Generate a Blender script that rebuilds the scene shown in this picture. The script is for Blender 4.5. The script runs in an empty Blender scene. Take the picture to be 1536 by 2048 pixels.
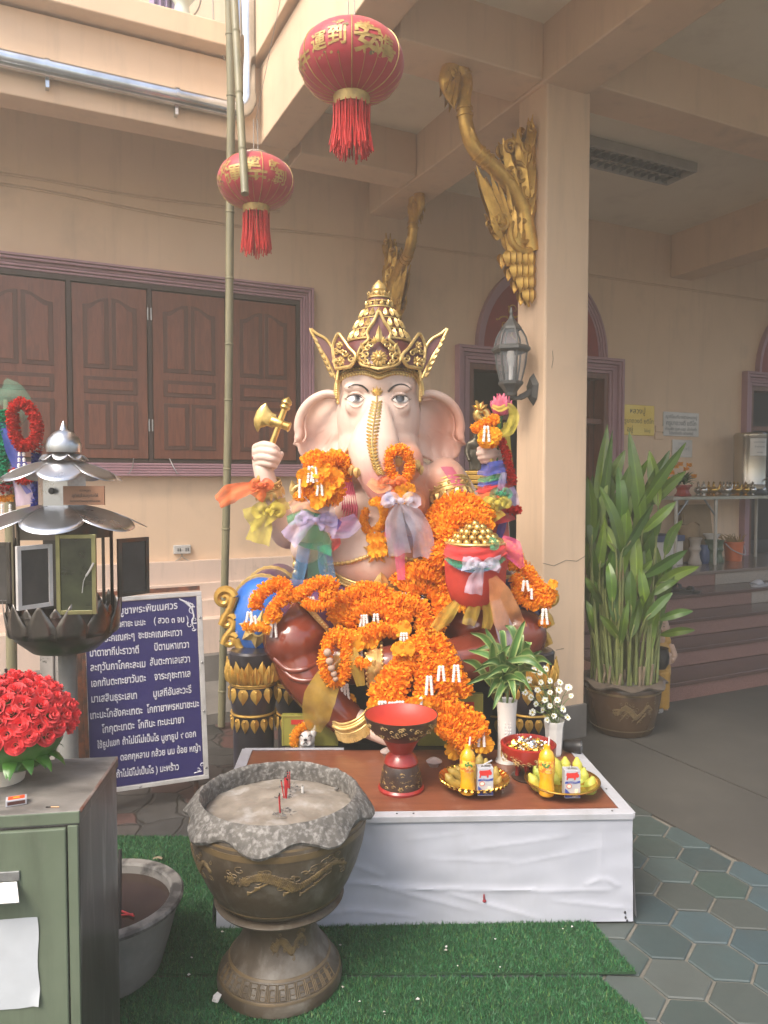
import bpy,bmesh,math,random
import numpy as np
from math import sin,cos,pi,radians,sqrt,atan2,hypot
from mathutils import Vector,Matrix,noise as mnoise
R=random.Random(7)
sc=bpy.context.scene
C=sc.collection
# camera, sky, sun, exposure
F,PIT,EYE,TH=1500.0,radians(2.4),1.55,radians(26)
cd=bpy.data.cameras.new('camera');cam=bpy.data.objects.new('camera',cd);C.objects.link(cam)
cam.location=(0,0,EYE);cam.rotation_euler=(pi/2- PIT,0,0)
cd.sensor_fit='HORIZONTAL';cd.sensor_width=36;cd.lens=36*F/1536;cd.clip_end=500;cd.clip_start=.05
sc.camera=cam
SUN_EL,SUN_AZ=radians(52),radians(-38)
w=bpy.data.worlds.new('World');sc.world=w;w.use_nodes=True
nt=w.node_tree;bg=nt.nodes['Background'];sk=nt.nodes.new('ShaderNodeTexSky')
sk.sky_type='NISHITA';sk.sun_disc=False;sk.sun_elevation=SUN_EL
sd=Vector((sin(SUN_AZ)*cos(SUN_EL),-cos(SUN_AZ)*cos(SUN_EL),sin(SUN_EL)))
sk.sun_rotation=atan2(sd.x,sd.y);sk.air_density=1.0;sk.dust_density=4.0;sk.ozone_density=1.0
nt.links.new(sk.outputs[0],bg.inputs[0]);bg.inputs[1].default_value=.15
sl=bpy.data.lights.new('sun','SUN');so=bpy.data.objects.new('sun',sl);C.objects.link(so)
sl.energy=1.5;sl.angle=radians(24);sl.color=(1,.93,.82)
so.rotation_euler=(-sd).to_track_quat('-Z','Y').to_euler();so.location=(0,-5,12)
vs=sc.view_settings;vs.view_transform='Standard';vs.look='None';vs.gamma=1;vs.exposure=1.5
# pixel helpers (full-size photograph pixels to world points)
def ray(px,py):
 a=(px-768)/F;b=(1024-py)/F
 return Vector((a,cos(PIT)+b*sin(PIT),-sin(PIT)+b*cos(PIT)))
E0=Vector((0,0,EYE))
def P(px,py,Y): d=ray(px,py);return E0+d*(Y/d.y)
def G(px,py,z=0.): d=ray(px,py);return E0+d*((z-EYE)/d.z)
ROT=Matrix.Rotation(TH,4,'Z');IROT=ROT.inverted()
def W(px,py,wv):
 d=ray(px,py);k=wv/(IROT @ d).y
 return IROT @ (E0+d*k)
def S(px,py,s):
 d=ray(px,py);k=s/(IROT @ d).x
 return IROT @ (E0+d*k)
 # materials
def nodes(name):
 m=bpy.data.materials.new(name);m.use_nodes=True
 n=m.node_tree.nodes;return m,n,m.node_tree.links,n['Principled BSDF']
def srgb(r,g,b):
 f=lambda c: (c/255/12.92 if c/255 <= .04045 else ((c/255+.055)/1.055)**2.4)
 return (f(r),f(g),f(b))
def mat(name,col,col2=None,scale=6.,rough=.6,metal=0.,bump=0.,bscale=40.,spec=.5,lo=.35,hi=.65,detail=5.,stretch=None,col3=None,scale3=2.,lo3=.55,hi3=.7,alpha=1.,trans=0.,coat=0.,emit=None,rvar=0.,attr=None,sheen=0.,sub=0.,coord='P',distort=0.):
 m,n,l,b=nodes(name)
 if coord=='P': co=n.new('ShaderNodeNewGeometry').outputs['Position']
 else: co=n.new('ShaderNodeTexCoord').outputs['Object']
 if stretch:
  mp=n.new('ShaderNodeMapping');mp.inputs['Scale'].default_value=stretch;l.new(co,mp.inputs[0]);co=mp.outputs[0]
 def nz(s,d=detail,dist=0.):
  t=n.new('ShaderNodeTexNoise');t.inputs['Scale'].default_value=s;t.inputs['Detail'].default_value=d
  t.inputs['Roughness'].default_value=.6;t.inputs['Distortion'].default_value=dist;l.new(co,t.inputs['Vector']);return t.outputs[0]
 def ramp(src,a,c):
  t=n.new('ShaderNodeMapRange');t.inputs[1].default_value=a;t.inputs[2].default_value=c;l.new(src,t.inputs[0]);return t.outputs[0]
 def mix(f,a,c,mode='MIX'):
  t=n.new('ShaderNodeMix');t.data_type='RGBA';t.blend_type=mode
  if isinstance(f,(int,float)): t.inputs[0].default_value=f
  else: l.new(f,t.inputs[0])
  for i,v in ((6,a),(7,c)):
   if isinstance(v,tuple): t.inputs[i].default_value=(*v[:3],1)
   else: l.new(v,t.inputs[i])
  return t.outputs[2]
 cur=tuple(col)
 if attr:
  a=n.new('ShaderNodeAttribute');a.attribute_name=attr;cur=a.outputs['Color']
  if col2 is not None: cur=mix(ramp(nz(scale,dist=distort),lo,hi),cur,mix(.6,cur,tuple(col2)))
 elif col2 is not None: cur=mix(ramp(nz(scale,dist=distort),lo,hi),cur,tuple(col2))
 if col3 is not None: cur=mix(ramp(nz(scale3,6.,distort),lo3,hi3),cur,tuple(col3))
 if isinstance(cur,tuple): b.inputs['Base Color'].default_value=(*cur,1)
 else: l.new(cur,b.inputs['Base Color'])
 b.inputs['Roughness'].default_value=rough;b.inputs['Metallic'].default_value=metal
 b.inputs['Specular IOR Level'].default_value=spec
 if rvar:
  t=n.new('ShaderNodeMapRange');t.inputs[3].default_value=max(.02,rough-rvar);t.inputs[4].default_value=min(1,rough+rvar)
  l.new(nz(scale*2.3),t.inputs[0]);l.new(t.outputs[0],b.inputs['Roughness'])
 if coat: b.inputs['Coat Weight'].default_value=coat;b.inputs['Coat Roughness'].default_value=.12
 if sheen: b.inputs['Sheen Weight'].default_value=sheen
 if trans: b.inputs['Transmission Weight'].default_value=trans
 if sub:
  b.inputs['Subsurface Weight'].default_value=sub;b.inputs['Subsurface Radius'].default_value=(.02,.008,.004)
 if alpha<1: b.inputs['Alpha'].default_value=alpha
 if emit: b.inputs['Emission Color'].default_value=(*emit[:3],1);b.inputs['Emission Strength'].default_value=emit[3]
 if bump:
  t=n.new('ShaderNodeBump');t.inputs['Strength'].default_value=min(1,bump*30 if bump<.03 else 1);t.inputs['Distance'].default_value=bump
  l.new(nz(bscale,6.),t.inputs['Height']);l.new(t.outputs[0],b.inputs['Normal'])
 return m
 # mesh builder
class MB:
 def __init__(s): s.v=[];s.f=[];s.m=[];s.c=None
 def add(s,v,f,mi=0,mtx=None):
  o=len(s.v)
  if mtx is not None: v=[mtx @ Vector(p) for p in v]
  s.v+=[tuple(p) for p in v];s.f+=[tuple(i+o for i in q) for q in f];s.m+=[mi]*len(f);return s
 def box(s,a,b,mi=0,mtx=None):
  x0,y0,z0=a;x1,y1,z1=b
  return s.add([(x0,y0,z0),(x1,y0,z0),(x1,y1,z0),(x0,y1,z0),(x0,y0,z1),(x1,y0,z1),(x1,y1,z1),(x0,y1,z1)],[(0,3,2,1),(4,5,6,7),(0,1,5,4),(1,2,6,5),(2,3,7,6),(3,0,4,7)],mi,mtx)
 def tube(s,pts,rad,n=10,mi=0,caps=True,closed=False,mtx=None,flat=1.,up=None):
  pts=[Vector(p) for p in pts];k=len(pts)
  rr=rad if isinstance(rad,(list,tuple)) else [rad]*k
  v=[];f=[]
  nrm=None
  for i,p in enumerate(pts):
   if closed: t=pts[(i+1) % k]-pts[i-1]
   else: t=pts[min(i+1,k-1)]-pts[max(i-1,0)]
   if t.length<1e-9: t=Vector((0,0,1))
   t.normalize()
   if nrm is None:
    nrm=Vector(up) if up is not None else (Vector((0,0,1)) if abs(t.z)<.9 else Vector((1,0,0)))
   nrm=nrm- t*nrm.dot(t)
   if nrm.length<1e-6: nrm=t.orthogonal()
   nrm.normalize();bi=t.cross(nrm)
   for j in range(n):
    a=2*pi*j/n;v.append(p+nrm*(cos(a)*rr[i]*flat)+bi*(sin(a)*rr[i]))
  for i in range(k if closed else k-1):
   for j in range(n):
    a=i*n+j;b2=i*n+(j+1) % n;c=((i+1) % k)*n;f.append((a,b2,c+(j+1) % n,c+j))
  if caps and not closed: f.append(tuple(range(n-1,-1,-1)));f.append(tuple((k-1)*n+j for j in range(n)))
  return s.add(v,f,mi,mtx)
 def lathe(s,prof,n=32,c=(0,0,0),mi=0,mtx=None,wob=None,a0=0.,cap=False):
  v=[];f=[];k=len(prof)
  for i,(r,z) in enumerate(prof):
   for j in range(n):
    a=a0+2*pi*j/n;q=r;zz=z
    if wob: q,zz=wob(r,z,a,i)
    v.append((c[0]+q*cos(a),c[1]+q*sin(a),c[2]+zz))
  for i in range(k-1):
   for j in range(n): f.append((i*n+j,i*n+(j+1) % n,(i+1)*n+(j+1) % n,(i+1)*n+j))
  if cap and prof[0][0]>1e-5: f.append(tuple(range(n-1,-1,-1)))
  if cap and prof[-1][0]>1e-5: f.append(tuple((k-1)*n+j for j in range(n)))
  return s.add(v,f,mi,mtx)
 def ell(s,c,r,n=16,m=10,mi=0,mtx=None):
  if isinstance(r,(int,float)): r=(r,r,r)
  v=[(c[0],c[1],c[2]-r[2])];f=[]
  for i in range(1,m):
   t=pi*i/m
   for j in range(n):
    a=2*pi*j/n;v.append((c[0]+r[0]*sin(t)*cos(a),c[1]+r[1]*sin(t)*sin(a),c[2]-r[2]*cos(t)))
  v.append((c[0],c[1],c[2]+r[2]));L=len(v)-1
  for j in range(n):
   f.append((0,1+(j+1) % n,1+j));f.append((L,1+(m-2)*n+j,1+(m-2)*n+(j+1) % n))
   for i in range(m-2): f.append((1+i*n+j,1+i*n+(j+1) % n,1+(i+1)*n+(j+1) % n,1+(i+1)*n+j))
  return s.add(v,f,mi,mtx)
 def prism(s,out,t0,t1,mi=0,mtx=None):
  k=len(out);v=[(x,t0,z) for x,z in out]+[(x,t1,z) for x,z in out]
  f=[tuple(range(k)),tuple(range(2*k-1,k-1,-1))]
  for i in range(k): j=(i+1) % k;f.append((i,k+i,k+j,j))
  return s.add(v,f,mi,mtx)
 def band(s,rows,mi=0,closed=False,mtx=None):
  k=len(rows);n=len(rows[0]);v=[p for r in rows for p in r];f=[]
  for i in range(k-1):
   for j in range(n if closed else n-1): f.append((i*n+j,i*n+(j+1) % n,(i+1)*n+(j+1) % n,(i+1)*n+j))
  return s.add(v,f,mi,mtx)
 def mb(s,o,mtx=None,mi=None):
  k=len(s.v);v=o.v if mtx is None else [tuple(mtx @ Vector(p)) for p in o.v]
  s.v+=v;s.f+=[tuple(i+k for i in q) for q in o.f];s.m+=(o.m if mi is None else [mi]*len(o.f));return s
 def build(s,name,mats,parent=None,smooth=True,bevel=0.,origin=None,local=False,col=None,angle=40.,fix=True):
  me=bpy.data.meshes.new(name)
  V=np.array(s.v,dtype=float)
  if origin is None:
   lo=V.min(0);hi=V.max(0);origin=Vector(((lo[0]+hi[0])/2,(lo[1]+hi[1])/2,lo[2]))
  if local: origin=Vector((0,0,0))
  V=V-np.array(origin)
  me.from_pydata(V.tolist(),[],s.f);
  for m in (mats if isinstance(mats,(list,tuple)) else [mats]): me.materials.append(m)
  if len(me.materials)>1: me.polygons.foreach_set('material_index',s.m)
  if fix:
   bm=bmesh.new();bm.from_mesh(me);bmesh.ops.recalc_face_normals(bm,faces=bm.faces);bm.to_mesh(me);bm.free()
  if smooth:
   me.polygons.foreach_set('use_smooth',[True]*len(me.polygons))
   try: me.set_sharp_from_angle(angle=radians(angle))
   except Exception: pass
  if col is not None:
   at=me.attributes.new('col','FLOAT_COLOR','FACE');at.data.foreach_set('color',np.array([(*c[:3],1) for c in col],dtype=np.float32).ravel())
  me.update()
  o=bpy.data.objects.new(name,me);C.objects.link(o)
  o.location=origin
  if parent is not None:
   o.parent=parent
   if not local: o.location=Vector(origin)-Vector(ORI.get(parent.name,(0,0,0)))
  ORI[o.name]=Vector(origin) if parent is None or not local else Vector(ORI.get(parent.name,(0,0,0)))
  if bevel:
   b=o.modifiers.new('bevel','BEVEL');b.width=bevel;b.segments=2;b.limit_method='ANGLE';b.angle_limit=radians(35)
  return o
ORI={}
def tag(o,label=None,cat=None,group=None,kind=None):
 if label: o['label']=label
 if cat: o['category']=cat
 if group: o['group']=group
 if kind: o['kind']=kind
 return o
def thing(name,label,cat,loc=(0,0,0),rz=0.,group=None):
 o=bpy.data.objects.new(name,None);C.objects.link(o);o.empty_display_size=.1
 o.location=loc;o.rotation_euler=(0,0,rz);ORI[o.name]=Vector(loc)
 return tag(o,label,cat,group)
KIDS={}
def dup(root,loc=None,rz=None,label=None,scale=None):
 r=root.copy();C.objects.link(r)
 if loc is not None: r.location=loc
 if rz is not None: r.rotation_euler=rz if isinstance(rz,(tuple,list)) else (0,0,rz)
 if label: r['label']=label
 if scale: r.scale=(scale,)*3 if isinstance(scale,(int,float)) else scale
 ORI[r.name]=Vector(r.location)
 def kids(o,n):
  for ch in [x for x in C.objects if x.parent==o]:
   c=ch.copy();C.objects.link(c);c.parent=n;c.matrix_parent_inverse=ch.matrix_parent_inverse;kids(ch,c)
 kids(root,r);return r
def catmull(pts,n=8,closed=False):
 pts=[Vector(p) for p in pts];k=len(pts);out=[]
 for i in range(k if closed else k-1):
  p0=pts[(i-1) % k] if closed or i>0 else pts[0]*2-pts[1]
  p1=pts[i];p2=pts[(i+1) % k];p3=pts[(i+2) % k] if closed or i+2<k else pts[-1]*2-pts[-2]
  for j in range(n):
   t=j/n;out.append(.5*((2*p1)+(p2-p0)*t+(2*p0-5*p1+4*p2-p3)*t*t+(3*p1-p0-3*p2+p3)*t**3))
 if not closed: out.append(pts[-1])
 return out
def text_mb(s,size,depth=.0015,mtx=None,align='CENTER',mi=0,bold=0.,res=2):
 c=bpy.data.curves.new('t','FONT');c.body=s;c.size=size;c.extrude=depth;c.align_x=align;c.resolution_u=res;c.offset=bold
 o=bpy.data.objects.new('t',c);C.objects.link(o)
 dg=bpy.context.evaluated_depsgraph_get();me=bpy.data.meshes.new_from_object(o.evaluated_get(dg))
 m=MB();m.add([v.co[:] for v in me.vertices],[tuple(p.vertices) for p in me.polygons],mi,mtx)
 bpy.data.objects.remove(o);bpy.data.curves.remove(c);bpy.data.meshes.remove(me);return m
def width(m): xs=[p[0] for p in m.v];return (min(xs),max(xs)) if xs else (0,0)
def frame(o,x,y,z): return Matrix(((x[0],y[0],z[0],o[0]),(x[1],y[1],z[1],o[1]),(x[2],y[2],z[2],o[2]),(0,0,0,1)))
def petal_leaf(m,c_,up,n_,h,w_,th=.006,mi=0,tip=1.):
 """raised pointed leaf: c_ = base centre, up = direction of the tip, n_ = outward normal"""
 up=up.normalized();s=up.cross(n_).normalized();prof=[(0,.45),(.15,.85),(.35,1),(.55,.86),(.75,.52),(.9,.22),(1,.0)]
 L=[c_+up*(h*a)-s*(w_*.5*b_) for a,b_ in prof];Rr=[c_+up*(h*a)+s*(w_*.5*b_) for a,b_ in prof];Md=[c_+up*(h*a)+n_*(th*(1.1 if .1<a<.9 else .5)) for a,b_ in prof]
 QL=[c_+up*(h*a)-s*(w_*.28*b_)+n_*th*.35 for a,b_ in prof];QR=[c_+up*(h*a)+s*(w_*.28*b_)+n_*th*.35 for a,b_ in prof]
 m.band([L,QL,Md,QR,Rr],mi)
 # materials of the place
WALLC=(.73,.53,.36)
M={}
M['wall']=mat('wall_paint',WALLC,(.68,.49,.33),scale=1.6,rough=.75,bump=.0015,bscale=90,col3=(.50,.37,.26),scale3=1.3,lo3=.60,hi3=.85,detail=9)
M['wall_low']=mat('plinth_paint',(.66,.50,.40),(.58,.45,.37),scale=3,rough=.75,bump=.002,bscale=50,col3=(.40,.31,.25),scale3=5,lo3=.64,hi3=.78)
M['plinth']=mat('plinth_cement',(.17,.155,.14),(.12,.11,.10),scale=4,rough=.85,bump=.003,bscale=40)
M['ceil']=mat('ceiling_paint',(.82,.74,.58),(.77,.69,.54),scale=1.2,rough=.8,bump=.001)
M['mauve']=mat('mauve_paint',(.40,.225,.255),(.36,.20,.23),scale=5,rough=.55,bump=.001,bscale=80,col3=(.28,.17,.19),scale3=12,lo3=.66,hi3=.8)
M['wood']=mat('shutter_wood',(.20,.058,.028),(.125,.034,.016),scale=3.5,rough=.42,bump=.0012,bscale=60,stretch=(9,9,1.2),distort=1.2,coat=.15)
M['woodm']=mat('groove_shade_wood',(.10,.036,.022),(.075,.027,.017),scale=6,rough=.5,stretch=(6,6,1))  # darker tone of the shutter wood, painting the shade of the panel grooves
M['woodk']=mat('dark_wood',(.05,.022,.016),(.035,.016,.012),scale=8,rough=.5,stretch=(6,6,1))
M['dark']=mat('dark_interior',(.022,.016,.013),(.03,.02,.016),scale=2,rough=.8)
M['red']=mat('red_tympanum',(.30,.02,.018),(.22,.018,.016),scale=6,rough=.5)
M['gold']=mat('gold_paint',(.72,.44,.10),(.50,.28,.06),scale=14,rough=.36,metal=.6,bump=.002,bscale=60,col3=(.16,.09,.03),scale3=9,lo3=.62,hi3=.8)
M['goldb']=mat('bright_gold',(.66,.46,.15),(.48,.31,.09),scale=22,rough=.3,metal=.85,bump=.001,bscale=70)
M['terra']=mat('red_terrazzo',(.25,.135,.115),(.17,.085,.075),scale=140,rough=.35,lo=.42,hi=.58,detail=2,bump=.0005,bscale=120)
M['terrag']=mat('grey_terrazzo',(.36,.31,.26),(.25,.21,.18),scale=140,rough=.35,lo=.42,hi=.58,detail=2)
M['tread']=mat('tread_stone',(.11,.062,.055),(.075,.042,.038),scale=120,rough=.22,lo=.42,hi=.58,detail=2)
M['floor']=mat('landing_stone',(.20,.15,.125),(.15,.11,.095),scale=60,rough=.18,detail=3)
def streaks(m,sc_=(5,5,.5),amt=.30,col=(.30,.23,.17),lo=.52,hi=.78):
 n=m.node_tree.nodes;l=m.node_tree.links;b=n['Principled BSDF'];src=b.inputs['Base Color'].links[0].from_socket
 g=n.new('ShaderNodeNewGeometry');mp=n.new('ShaderNodeMapping');mp.inputs['Scale'].default_value=sc_;l.new(g.outputs['Position'],mp.inputs[0])
 t=n.new('ShaderNodeTexNoise');t.inputs['Scale'].default_value=1.5;t.inputs['Detail'].default_value=10;t.inputs['Roughness'].default_value=.68;l.new(mp.outputs[0],t.inputs[0])
 mr=n.new('ShaderNodeMapRange');mr.inputs[1].default_value=lo;mr.inputs[2].default_value=hi;mr.inputs[4].default_value=amt;l.new(t.outputs[0],mr.inputs[0])
 x=n.new('ShaderNodeMix');x.data_type='RGBA';l.new(mr.outputs[0],x.inputs[0]);l.new(src,x.inputs[6]);x.inputs[7].default_value=(*col,1);l.new(x.outputs[2],b.inputs['Base Color'])
streaks(M['wall']);streaks(M['wall'],(22,22,22),.35,(.33,.25,.18),.66,.76);streaks(M['wall_low'],(7,7,.7),.5,(.26,.21,.17));streaks(M['plinth'],(6,6,1),.5,(.07,.062,.055));streaks(M['wood'],(9,9,.4),.35,(.07,.024,.014),.5,.7);streaks(M['ceil'],(2,2,2),.3,(.42,.34,.24))
# the ground
def stone_ground():
 m,n,l,b=nodes('irregular_paving')
 g=n.new('ShaderNodeNewGeometry').outputs['Position']
 dn=n.new('ShaderNodeTexNoise');dn.inputs['Scale'].default_value=5;l.new(g,dn.inputs[0])
 mx=n.new('ShaderNodeMix');mx.data_type='RGBA';mx.blend_type='LINEAR_LIGHT';mx.inputs[0].default_value=.06
 l.new(g,mx.inputs[6]);l.new(dn.outputs[1],mx.inputs[7])
 vo=n.new('ShaderNodeTexVoronoi');vo.feature='DISTANCE_TO_EDGE';vo.inputs['Scale'].default_value=5.2;l.new(mx.outputs[2],vo.inputs[0])
 vc=n.new('ShaderNodeTexVoronoi');vc.inputs['Scale'].default_value=5.2;l.new(mx.outputs[2],vc.inputs[0])
 cr=n.new('ShaderNodeValToRGB');e=cr.color_ramp.elements
 e[0].color=(.035,.034,.032,1);e[1].color=(.085,.08,.076,1);e[1].position=.6
 x=cr.color_ramp.elements.new(.8);x.color=(.12,.045,.038,1);x=cr.color_ramp.elements.new(.85);x.color=(.07,.068,.062,1)
 l.new(vc.outputs['Color'],cr.inputs[0])
 nz=n.new('ShaderNodeTexNoise');nz.inputs['Scale'].default_value=20;nz.inputs['Detail'].default_value=8;l.new(g,nz.inputs[0])
 m2=n.new('ShaderNodeMix');m2.data_type='RGBA';m2.blend_type='MULTIPLY';m2.inputs[0].default_value=.7
 l.new(cr.outputs[0],m2.inputs[6]);l.new(nz.outputs[0],m2.inputs[7])
 mr=n.new('ShaderNodeMapRange');mr.inputs[2].default_value=.05;l.new(vo.outputs[0],mr.inputs[0])
 m3=n.new('ShaderNodeMix');m3.data_type='RGBA';m3.inputs[6].default_value=(.016,.015,.013,1);l.new(mr.outputs[0],m3.inputs[0]);l.new(m2.outputs[2],m3.inputs[7])
 l.new(m3.outputs[2],b.inputs['Base Color']);b.inputs['Roughness'].default_value=.7
 bp=n.new('ShaderNodeBump');bp.inputs['Distance'].default_value=.006;l.new(mr.outputs[0],bp.inputs['Height']);l.new(bp.outputs[0],b.inputs['Normal'])
 return m
gm=MB();gm.add([(-25,-25,-.012),(25,-25,-.012),(25,25,-.012),(-25,25,-.012)],[(0,1,2,3)])
tag(gm.build('ground',stone_ground(),fix=False),kind='structure')
M['grout']=mat('grout',(.17,.16,.135),(.10,.095,.08),scale=9,rough=.9,bump=.002,bscale=80)
M['hex']=mat('hex_tiles',(1,1,1),(.06,.065,.06),scale=7,rough=.5,attr='col',lo=.45,hi=.85,bump=.0015,bscale=60,rvar=.2,detail=8,col3=(.035,.038,.037),scale3=11,lo3=.66,hi3=.8)
bm_=MB();bm_.add([(-.2,.6,-.006),(7,.6,-.006),(7,6,-.006),(-.2,6,-.006)],[(0,1,2,3)])
def to_loc(q): return IROT @ Vector(q)
hx=MB();hcol=[]
s_,a_=.1105,radians(-5)
ca,sa=cos(a_),sin(a_)
cols=[(.058,.080,.078),(.066,.080,.074),(.052,.075,.076),(.046,.068,.060),(.070,.080,.074),(.050,.076,.084),(.056,.076,.070)]
for i in range(-9,40):
 for j in range(-12,20):
  lx=i*1.5*s_;ly=(j+(i % 2)*.5)*sqrt(3)*s_
  x=1.105+lx*ca-ly*sa;y=2.546+lx*sa+ly*ca
  q=to_loc((x,y,0))
  if q.x>2.62 or q.y>4.6 or x<-.1 or y<.7: continue
  rr=s_*.95;top=[];mid=[]
  for k in range(6):
   a=a_+k*pi/3+R.uniform(-.02,.02);d=rr*R.uniform(.985,1.012);top.append((x+d*cos(a)*.96,y+d*sin(a)*.96,.0015));mid.append((x+d*cos(a),y+d*sin(a),-.002))
  o=len(hx.v);hx.v+=top+mid+[(p[0],p[1],-.008) for p in mid]
  fs=[tuple(o+k for k in range(6))]+[(o+6+k,o+6+(k+1) % 6,o+(k+1) % 6,o+k) for k in range(6)]+[(o+12+k,o+12+(k+1) % 6,o+6+(k+1) % 6,o+6+k) for k in range(6)]
  hx.f+=fs;hx.m+=[0]*len(fs)
  c=R.choice(cols);v=R.uniform(.8,1.15);hcol+=[(c[0]*v,c[1]*v,c[2]*v)]*len(fs)
tag(hx.build('hexagonal_paving',M['hex'],col=hcol,fix=False,smooth=False),kind='structure')
tag(bm_.build('paving_bed',M['grout'],fix=False),kind='structure')
M['conc']=mat('drive_concrete',(.062,.057,.049),(.043,.040,.035),scale=2.2,rough=.8,bump=.0025,bscale=130,col3=(.098,.09,.077),scale3=1.1,lo3=.5,hi3=.75,detail=9)
def slab(s0,s1,w0,w1,z,name,m):
 b=MB();k=24;rows=[]
 for i in range(k+1):
  wv=w0+(w1-w0)*i/k
  rows.append([ROT @ Vector((s0+(R.uniform(-.008,.008) if s0<2.7 else 0),wv,z)),ROT @ Vector((s1,wv,z))])
 b.band(rows);b.band([[p[0],p[0]+Vector((0,0,-.03))] for p in rows])
 return tag(b.build(name,m,fix=False,smooth=False),kind='structure')
slab(2.615,3.245,-3,4.9,.004,'concrete_strip',M['conc'])
slab(3.255,12,-3,4.9,.006,'concrete_drive',M['conc'])
slab(3.2,3.3,-3,4.9,-.003,'slab_joint',M['dark'])
# the temple building (in its own frame: s along the wall, w into the building)
bld=thing('temple_building','peach temple hall with mauve window frames, red tympanums and a beamed porch','building',(0,0,0),TH)
def bpart(m,name,mats,parent=None,**k): return m.build(name,mats,parent or bld,local=True,**k)
WW=5.85
LZ=.70
wTL=W(0,505,WW);wR=W(622,580,WW);wB=W(622,953,WW)
win_r,win_t,win_b=wR.x,wR.z,wB.z
fw=.085
d1l,d1r=W(910,690,WW).x,W(1240,715,WW).x
d1t=W(910,690,WW).z
d2l=W(1484,745,WW).x
d1w=d1r-d1l;d2r=d2l+d1w
iw=.15
wall=MB()
TOPZ=4.2
ZB=.9
for a,b,z0,z1 in ((-3,win_r-4.2,ZB,TOPZ),(win_r-4.2,win_r-.05,ZB,win_b+.03),(win_r-4.2,win_r-.05,win_t-.05,TOPZ),(win_r-.05,d1l+.05,ZB,TOPZ),(d1l+.05,d1r-.05,d1t-.05,TOPZ),(d1r-.05,d2l+.05,LZ-.1,TOPZ),(d2l+.05,d2r-.05,d1t-.05,TOPZ),(d2r-.05,10,LZ-.1,TOPZ)):
 wall.box((a,WW,z0),(b,WW+.2,z1))
wl=bpart(wall,'wall',M['wall'],smooth=False)
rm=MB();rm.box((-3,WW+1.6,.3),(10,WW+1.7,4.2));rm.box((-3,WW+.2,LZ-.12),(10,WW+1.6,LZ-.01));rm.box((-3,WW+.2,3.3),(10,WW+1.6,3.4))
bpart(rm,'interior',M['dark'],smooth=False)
prof=[(5.85,W(430,1118,5.85).z)]
for w_,y_ in ((5.76,1163),(5.68,1196),(5.58,1232),(5.46,1305)):
 prof+=[(w_,prof[-1][1]),(w_-.004,W(430,y_,w_).z)]
pm=MB();pm.band([[(-4,w_,z_),(3.64,w_,z_)] for w_,z_ in prof])
bpart(pm,'plinth_moulding',M['wall_low'],smooth=False,fix=False)
zz=prof[-1][1]-.001;prof2=[(5.455,zz),(5.38,zz),(5.375,W(430,1362,5.37).z),(4.75,.055),(4.745,-.02)]
pm=MB();pm.band([[(-4,w_,z_),(3.64,w_,z_)] for w_,z_ in prof2])
bpart(pm,'plinth_base',M['plinth'],smooth=False,fix=False)
win=MB()
def casing(mb,s0,s1,z0,z1,wv,fwid,steps=4,bottom=True):
 for i in range(steps):
  k=fwid*(i/steps);d=.075-.014*i if i != 2 else .03
  a0,a1,b0,b1=s0+k,s1-k,z0+(k if bottom else 0),z1-k;t=fwid/steps-.003
  mb.box((a0,wv-d,b0),(a0+t,wv+.06,b1));mb.box((a1-t,wv-d,b0),(a1,wv+.06,b1))
  mb.box((a0+t,wv-d,b1-t),(a1-t,wv+.06,b1))
  if bottom: mb.box((a0+t,wv-d,b0),(a1-t,wv+.06,b0+t))
def casing2(mb,s0,s1,z0,z1,wv,fwid,bottom=True):
 mb.box((s0,wv-.03,z0),(s1,wv-.002,z1)) if False else None
 casing(mb,s0,s1,z0,z1,wv,fwid,5,bottom)
casing2(win,win_r-4.25,win_r,win_b,win_t,WW,.10)
wobj=bpart(win,'window',M['mauve'],smooth=False,bevel=.004)
op_r,op_l,op_t,op_b=win_r-.10,win_r-4.15,win_t-.10,win_b+.10
fr=MB()
fr.box((op_l,WW-.012,op_t-.035),(op_r,WW+.06,op_t));fr.box((op_r-.03,WW-.012,op_b+.02),(op_r,WW+.06,op_t-.035));fr.box((op_l,WW-.012,op_b),(op_r,WW+.06,op_b+.02))
pxs=[139,300,455]
posts=[W(x,740,WW).x for x in pxs]
for p in posts: fr.box((p-.014,WW-.012,op_b+.02),(p+.014,WW+.06,op_t-.035))
fr.box((op_l,WW+.045,op_b),(op_r,WW+.055,op_t))
bpart(fr,'frame',M['woodk'],wobj,smooth=False)
def ogee(x0,x1,z0,z1,n=10,rise=.05,flip=False):
 pts=[(x0,z0),(x1,z0)]
 top=[(x0+(x1-x0)*i/n,z1-rise+rise*(.5-.5*cos(pi*min(1,max(0,((i/n) if not flip else 1-i/n)*1.25-.1))))) for i in range(n+1)]
 return pts+top[::-1]
def shutter(s0,s1,z0,z1,wv):
 b=MB();b.box((s0,wv,z0),(s1,wv+.035,z1))
 H=z1-z0;Wd=s1-s0;st=Wd*.14
 rows=[(z0+H*.055,z0+H*.335,2,False),(z0+H*.375,z0+H*.475,1,False),(z0+H*.52,z0+H*.93,2,True)]
 for a,c,n_,og in rows:
  for k in range(n_):
   p=(Wd-2*st+.02)/n_
   x0=s0+st-.01+k*p+.01;x1=s0+st-.01+(k+1)*p-.01
   for gi,(ins,dep,mi) in enumerate(((0,.006,1),(.008,.0035,0),(.03,.010,0))):
    out=ogee(x0+ins,x1-ins,a+ins,c-ins,12,.055*(Wd/.5),k==1) if og else [(x0+ins,a+ins),(x1-ins,a+ins),(x1-ins,c-ins),(x0+ins,c-ins)]
    b.prism(out,wv-dep,wv+.01-gi*.002,mi)
 return b
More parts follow.
